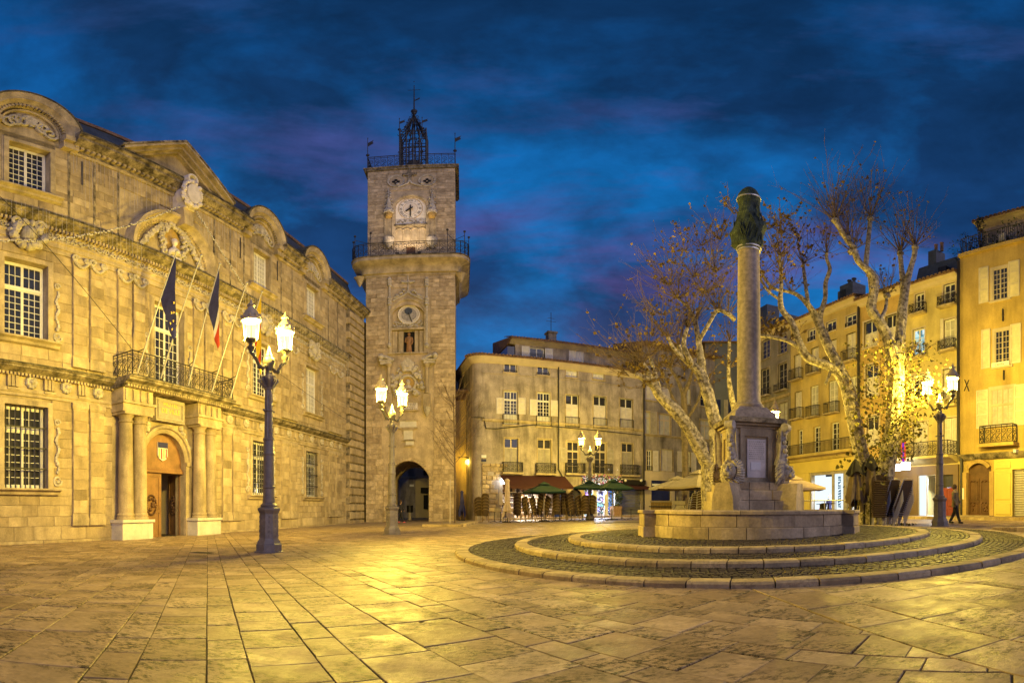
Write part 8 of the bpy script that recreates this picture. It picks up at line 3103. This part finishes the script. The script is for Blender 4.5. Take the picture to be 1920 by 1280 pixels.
for k, px in enumerate((866, 872)):
    closed_parasol(['nearer', 'farther'][k] + ' furled dark blue parasol in the narrow street by the tower', px, 42 + 3 * k, 922, 962, .12, .28, M_navy, None, 970, 20 + k, 'furled parasols in the narrow street')

# ================================================================== PEOPLE
def person(label, base, rz, coat, trouser, shoe, hair, stride=.22, h=1.70):
    t = thing('person', label, 'person', base, rz)
    k = h / 1.70
    me = bpy.data.meshes.new('body')
    V = [(0, 0, .92), (0, .01, 1.15), (0, .01, 1.38), (0, 0, 1.47), (0, -.01, 1.56), (0, -.01, 1.68),
         (-.09, 0, .88), (-.10, -stride * .45, .48), (-.10, -stride, .08), (-.10, -stride - .16, .03),
         (.09, 0, .88), (.10, stride * .25, .48), (.10, stride * 1.1, .10), (.10, stride * 1.1 - .15, .03),
         (-.19, .01, 1.38), (-.25, .06, 1.12), (-.24, -.06, .90), (-.24, -.11, .81),
         (.19, .01, 1.38), (.25, -.05, 1.12), (.24, -.16, .92), (.24, -.21, .84)]
    E = [(0, 1), (1, 2), (2, 3), (3, 4), (4, 5), (0, 6), (6, 7), (7, 8), (8, 9), (0, 10), (10, 11), (11, 12), (12, 13), (2, 14), (14, 15), (15, 16), (16, 17), (2, 18), (18, 19), (19, 20), (20, 21)]
    rad = [.15, .13, .14, .055, .085, .075, .085, .06, .045, .035, .085, .06, .045, .035, .06, .045, .035, .03, .06, .045, .035, .03]
    me.from_pydata([tuple(c * k for c in v) for v in V], E, [])
    o = link('body', me, t)
    me.materials.append(M_skin)
    sm = o.modifiers.new('skin', 'SKIN')
    for i, q in enumerate(rad):
        me.skin_vertices[0].data[i].radius = (q * k, q * k * .9)
    me.skin_vertices[0].data[0].use_root = True
    o.modifiers.new('smooth', 'SUBSURF').levels = 1
    o.modifiers['smooth'].render_levels = 2
    S3 = lambda i: Vector(V[i]) * k
    c = MB().lathe([(.20, .72), (.21, .85), (.18, 1.02), (.19, 1.2), (.21, 1.36), (.14, 1.44), (.075, 1.48), (.07, 1.50)], (0, .005, 0), 14, 1.05 * k, .72 * k)
    c.v = [(x, y, z * k) for x, y, z in c.v]
    for a, b, d in ((14, 15, 16), (18, 19, 20)):
        c.tube([S3(a) * .96, S3(a), S3(b), S3(d)], [.06, .075, .062, .05], 8)
    c.build('coat', coat, t, True)
    q = MB()
    for a, b, d in ((6, 7, 8), (10, 11, 12)):
        q.tube([S3(a) + Vector((0, 0, .05)), S3(b), S3(d)], [.105, .08, .06], 8)
    q.build('trousers', trouser, t, True)
    for d, e in ((8, 9), (12, 13)):
        MB().tube([S3(d) + Vector((0, .06, -.04)), S3(d) + Vector((0, 0, -.035)), S3(e)], [.045, .055, .04], 7).build('shoe', shoe, t, True)
    hz = MB().lathe([(.03, 1.52), (.10, 1.55), (.105, 1.62), (.095, 1.69), (.05, 1.745), (.01, 1.755)], (0, .02, 0), 12, k, k * 1.05)
    hz.v = [(x, y + .012, z * k) for x, y, z in hz.v]
    hz.build('hair', hair, t, True)
    fc = MB()
    for sx in (-.032, .032):
        fc.ball((sx * k, -.082 * k, 1.635 * k), .011, 6, 4)
    fc.tube([(0, -.085 * k, 1.63 * k), (0, -.105 * k, 1.595 * k)], .012, 5)
    fc.build('face', M_skin, t, True)
    return t
b = foot(752, 38.5)
person('person in dark coat and pink shoes walking by the tower archway', b, face(752, R(75)), M_coat, M_coat, M_pink, M_hair)
b = foot(1791, 22.6)
person('person in an olive coat walking past the red door', b, face(1791, R(80)), M_coat2, M_coat, M_black, M_hair)

# dry leaves blown onto the paving and the cobbles
fl = MB()
for i in range(80):
    if i < 40:
        a, q = random.uniform(-.2, 1.05), random.uniform(3.5, 13)
        p = Vector((q * sin(a), q * cos(a), 0))
    else:
        p = foot(random.uniform(1560, 1740), random.uniform(17, 21))
    d = math.hypot(p.x - FC.x, p.y - FC.y)
    z = gz(p.x, 0) + .012 + STEP * (3 if d < FR[2] else 2 if d < FR[1] else 1 if d < FR[0] else 0)
    if d < 3.1:
        continue
    s_ = random.uniform(.018, .035)
    t_ = random.uniform(0, 2 * PI)
    u, w = Vector((cos(t_), sin(t_), random.uniform(-.15, .35))) * s_, Vector((-sin(t_), cos(t_), random.uniform(-.1, .3))) * s_ * .7
    c = Vector((p.x, p.y, z))
    fl.add([c - u, c + w, c + u, c - w, c + Vector((0, 0, .012))], [(0, 4, 1), (1, 4, 2), (2, 4, 3), (3, 4, 0)])
fl.build('fallen_leaves', M_leaf, None, kind='stuff', label='few dry brown leaves scattered on the paving and cobbled steps', category='fallen leaves')
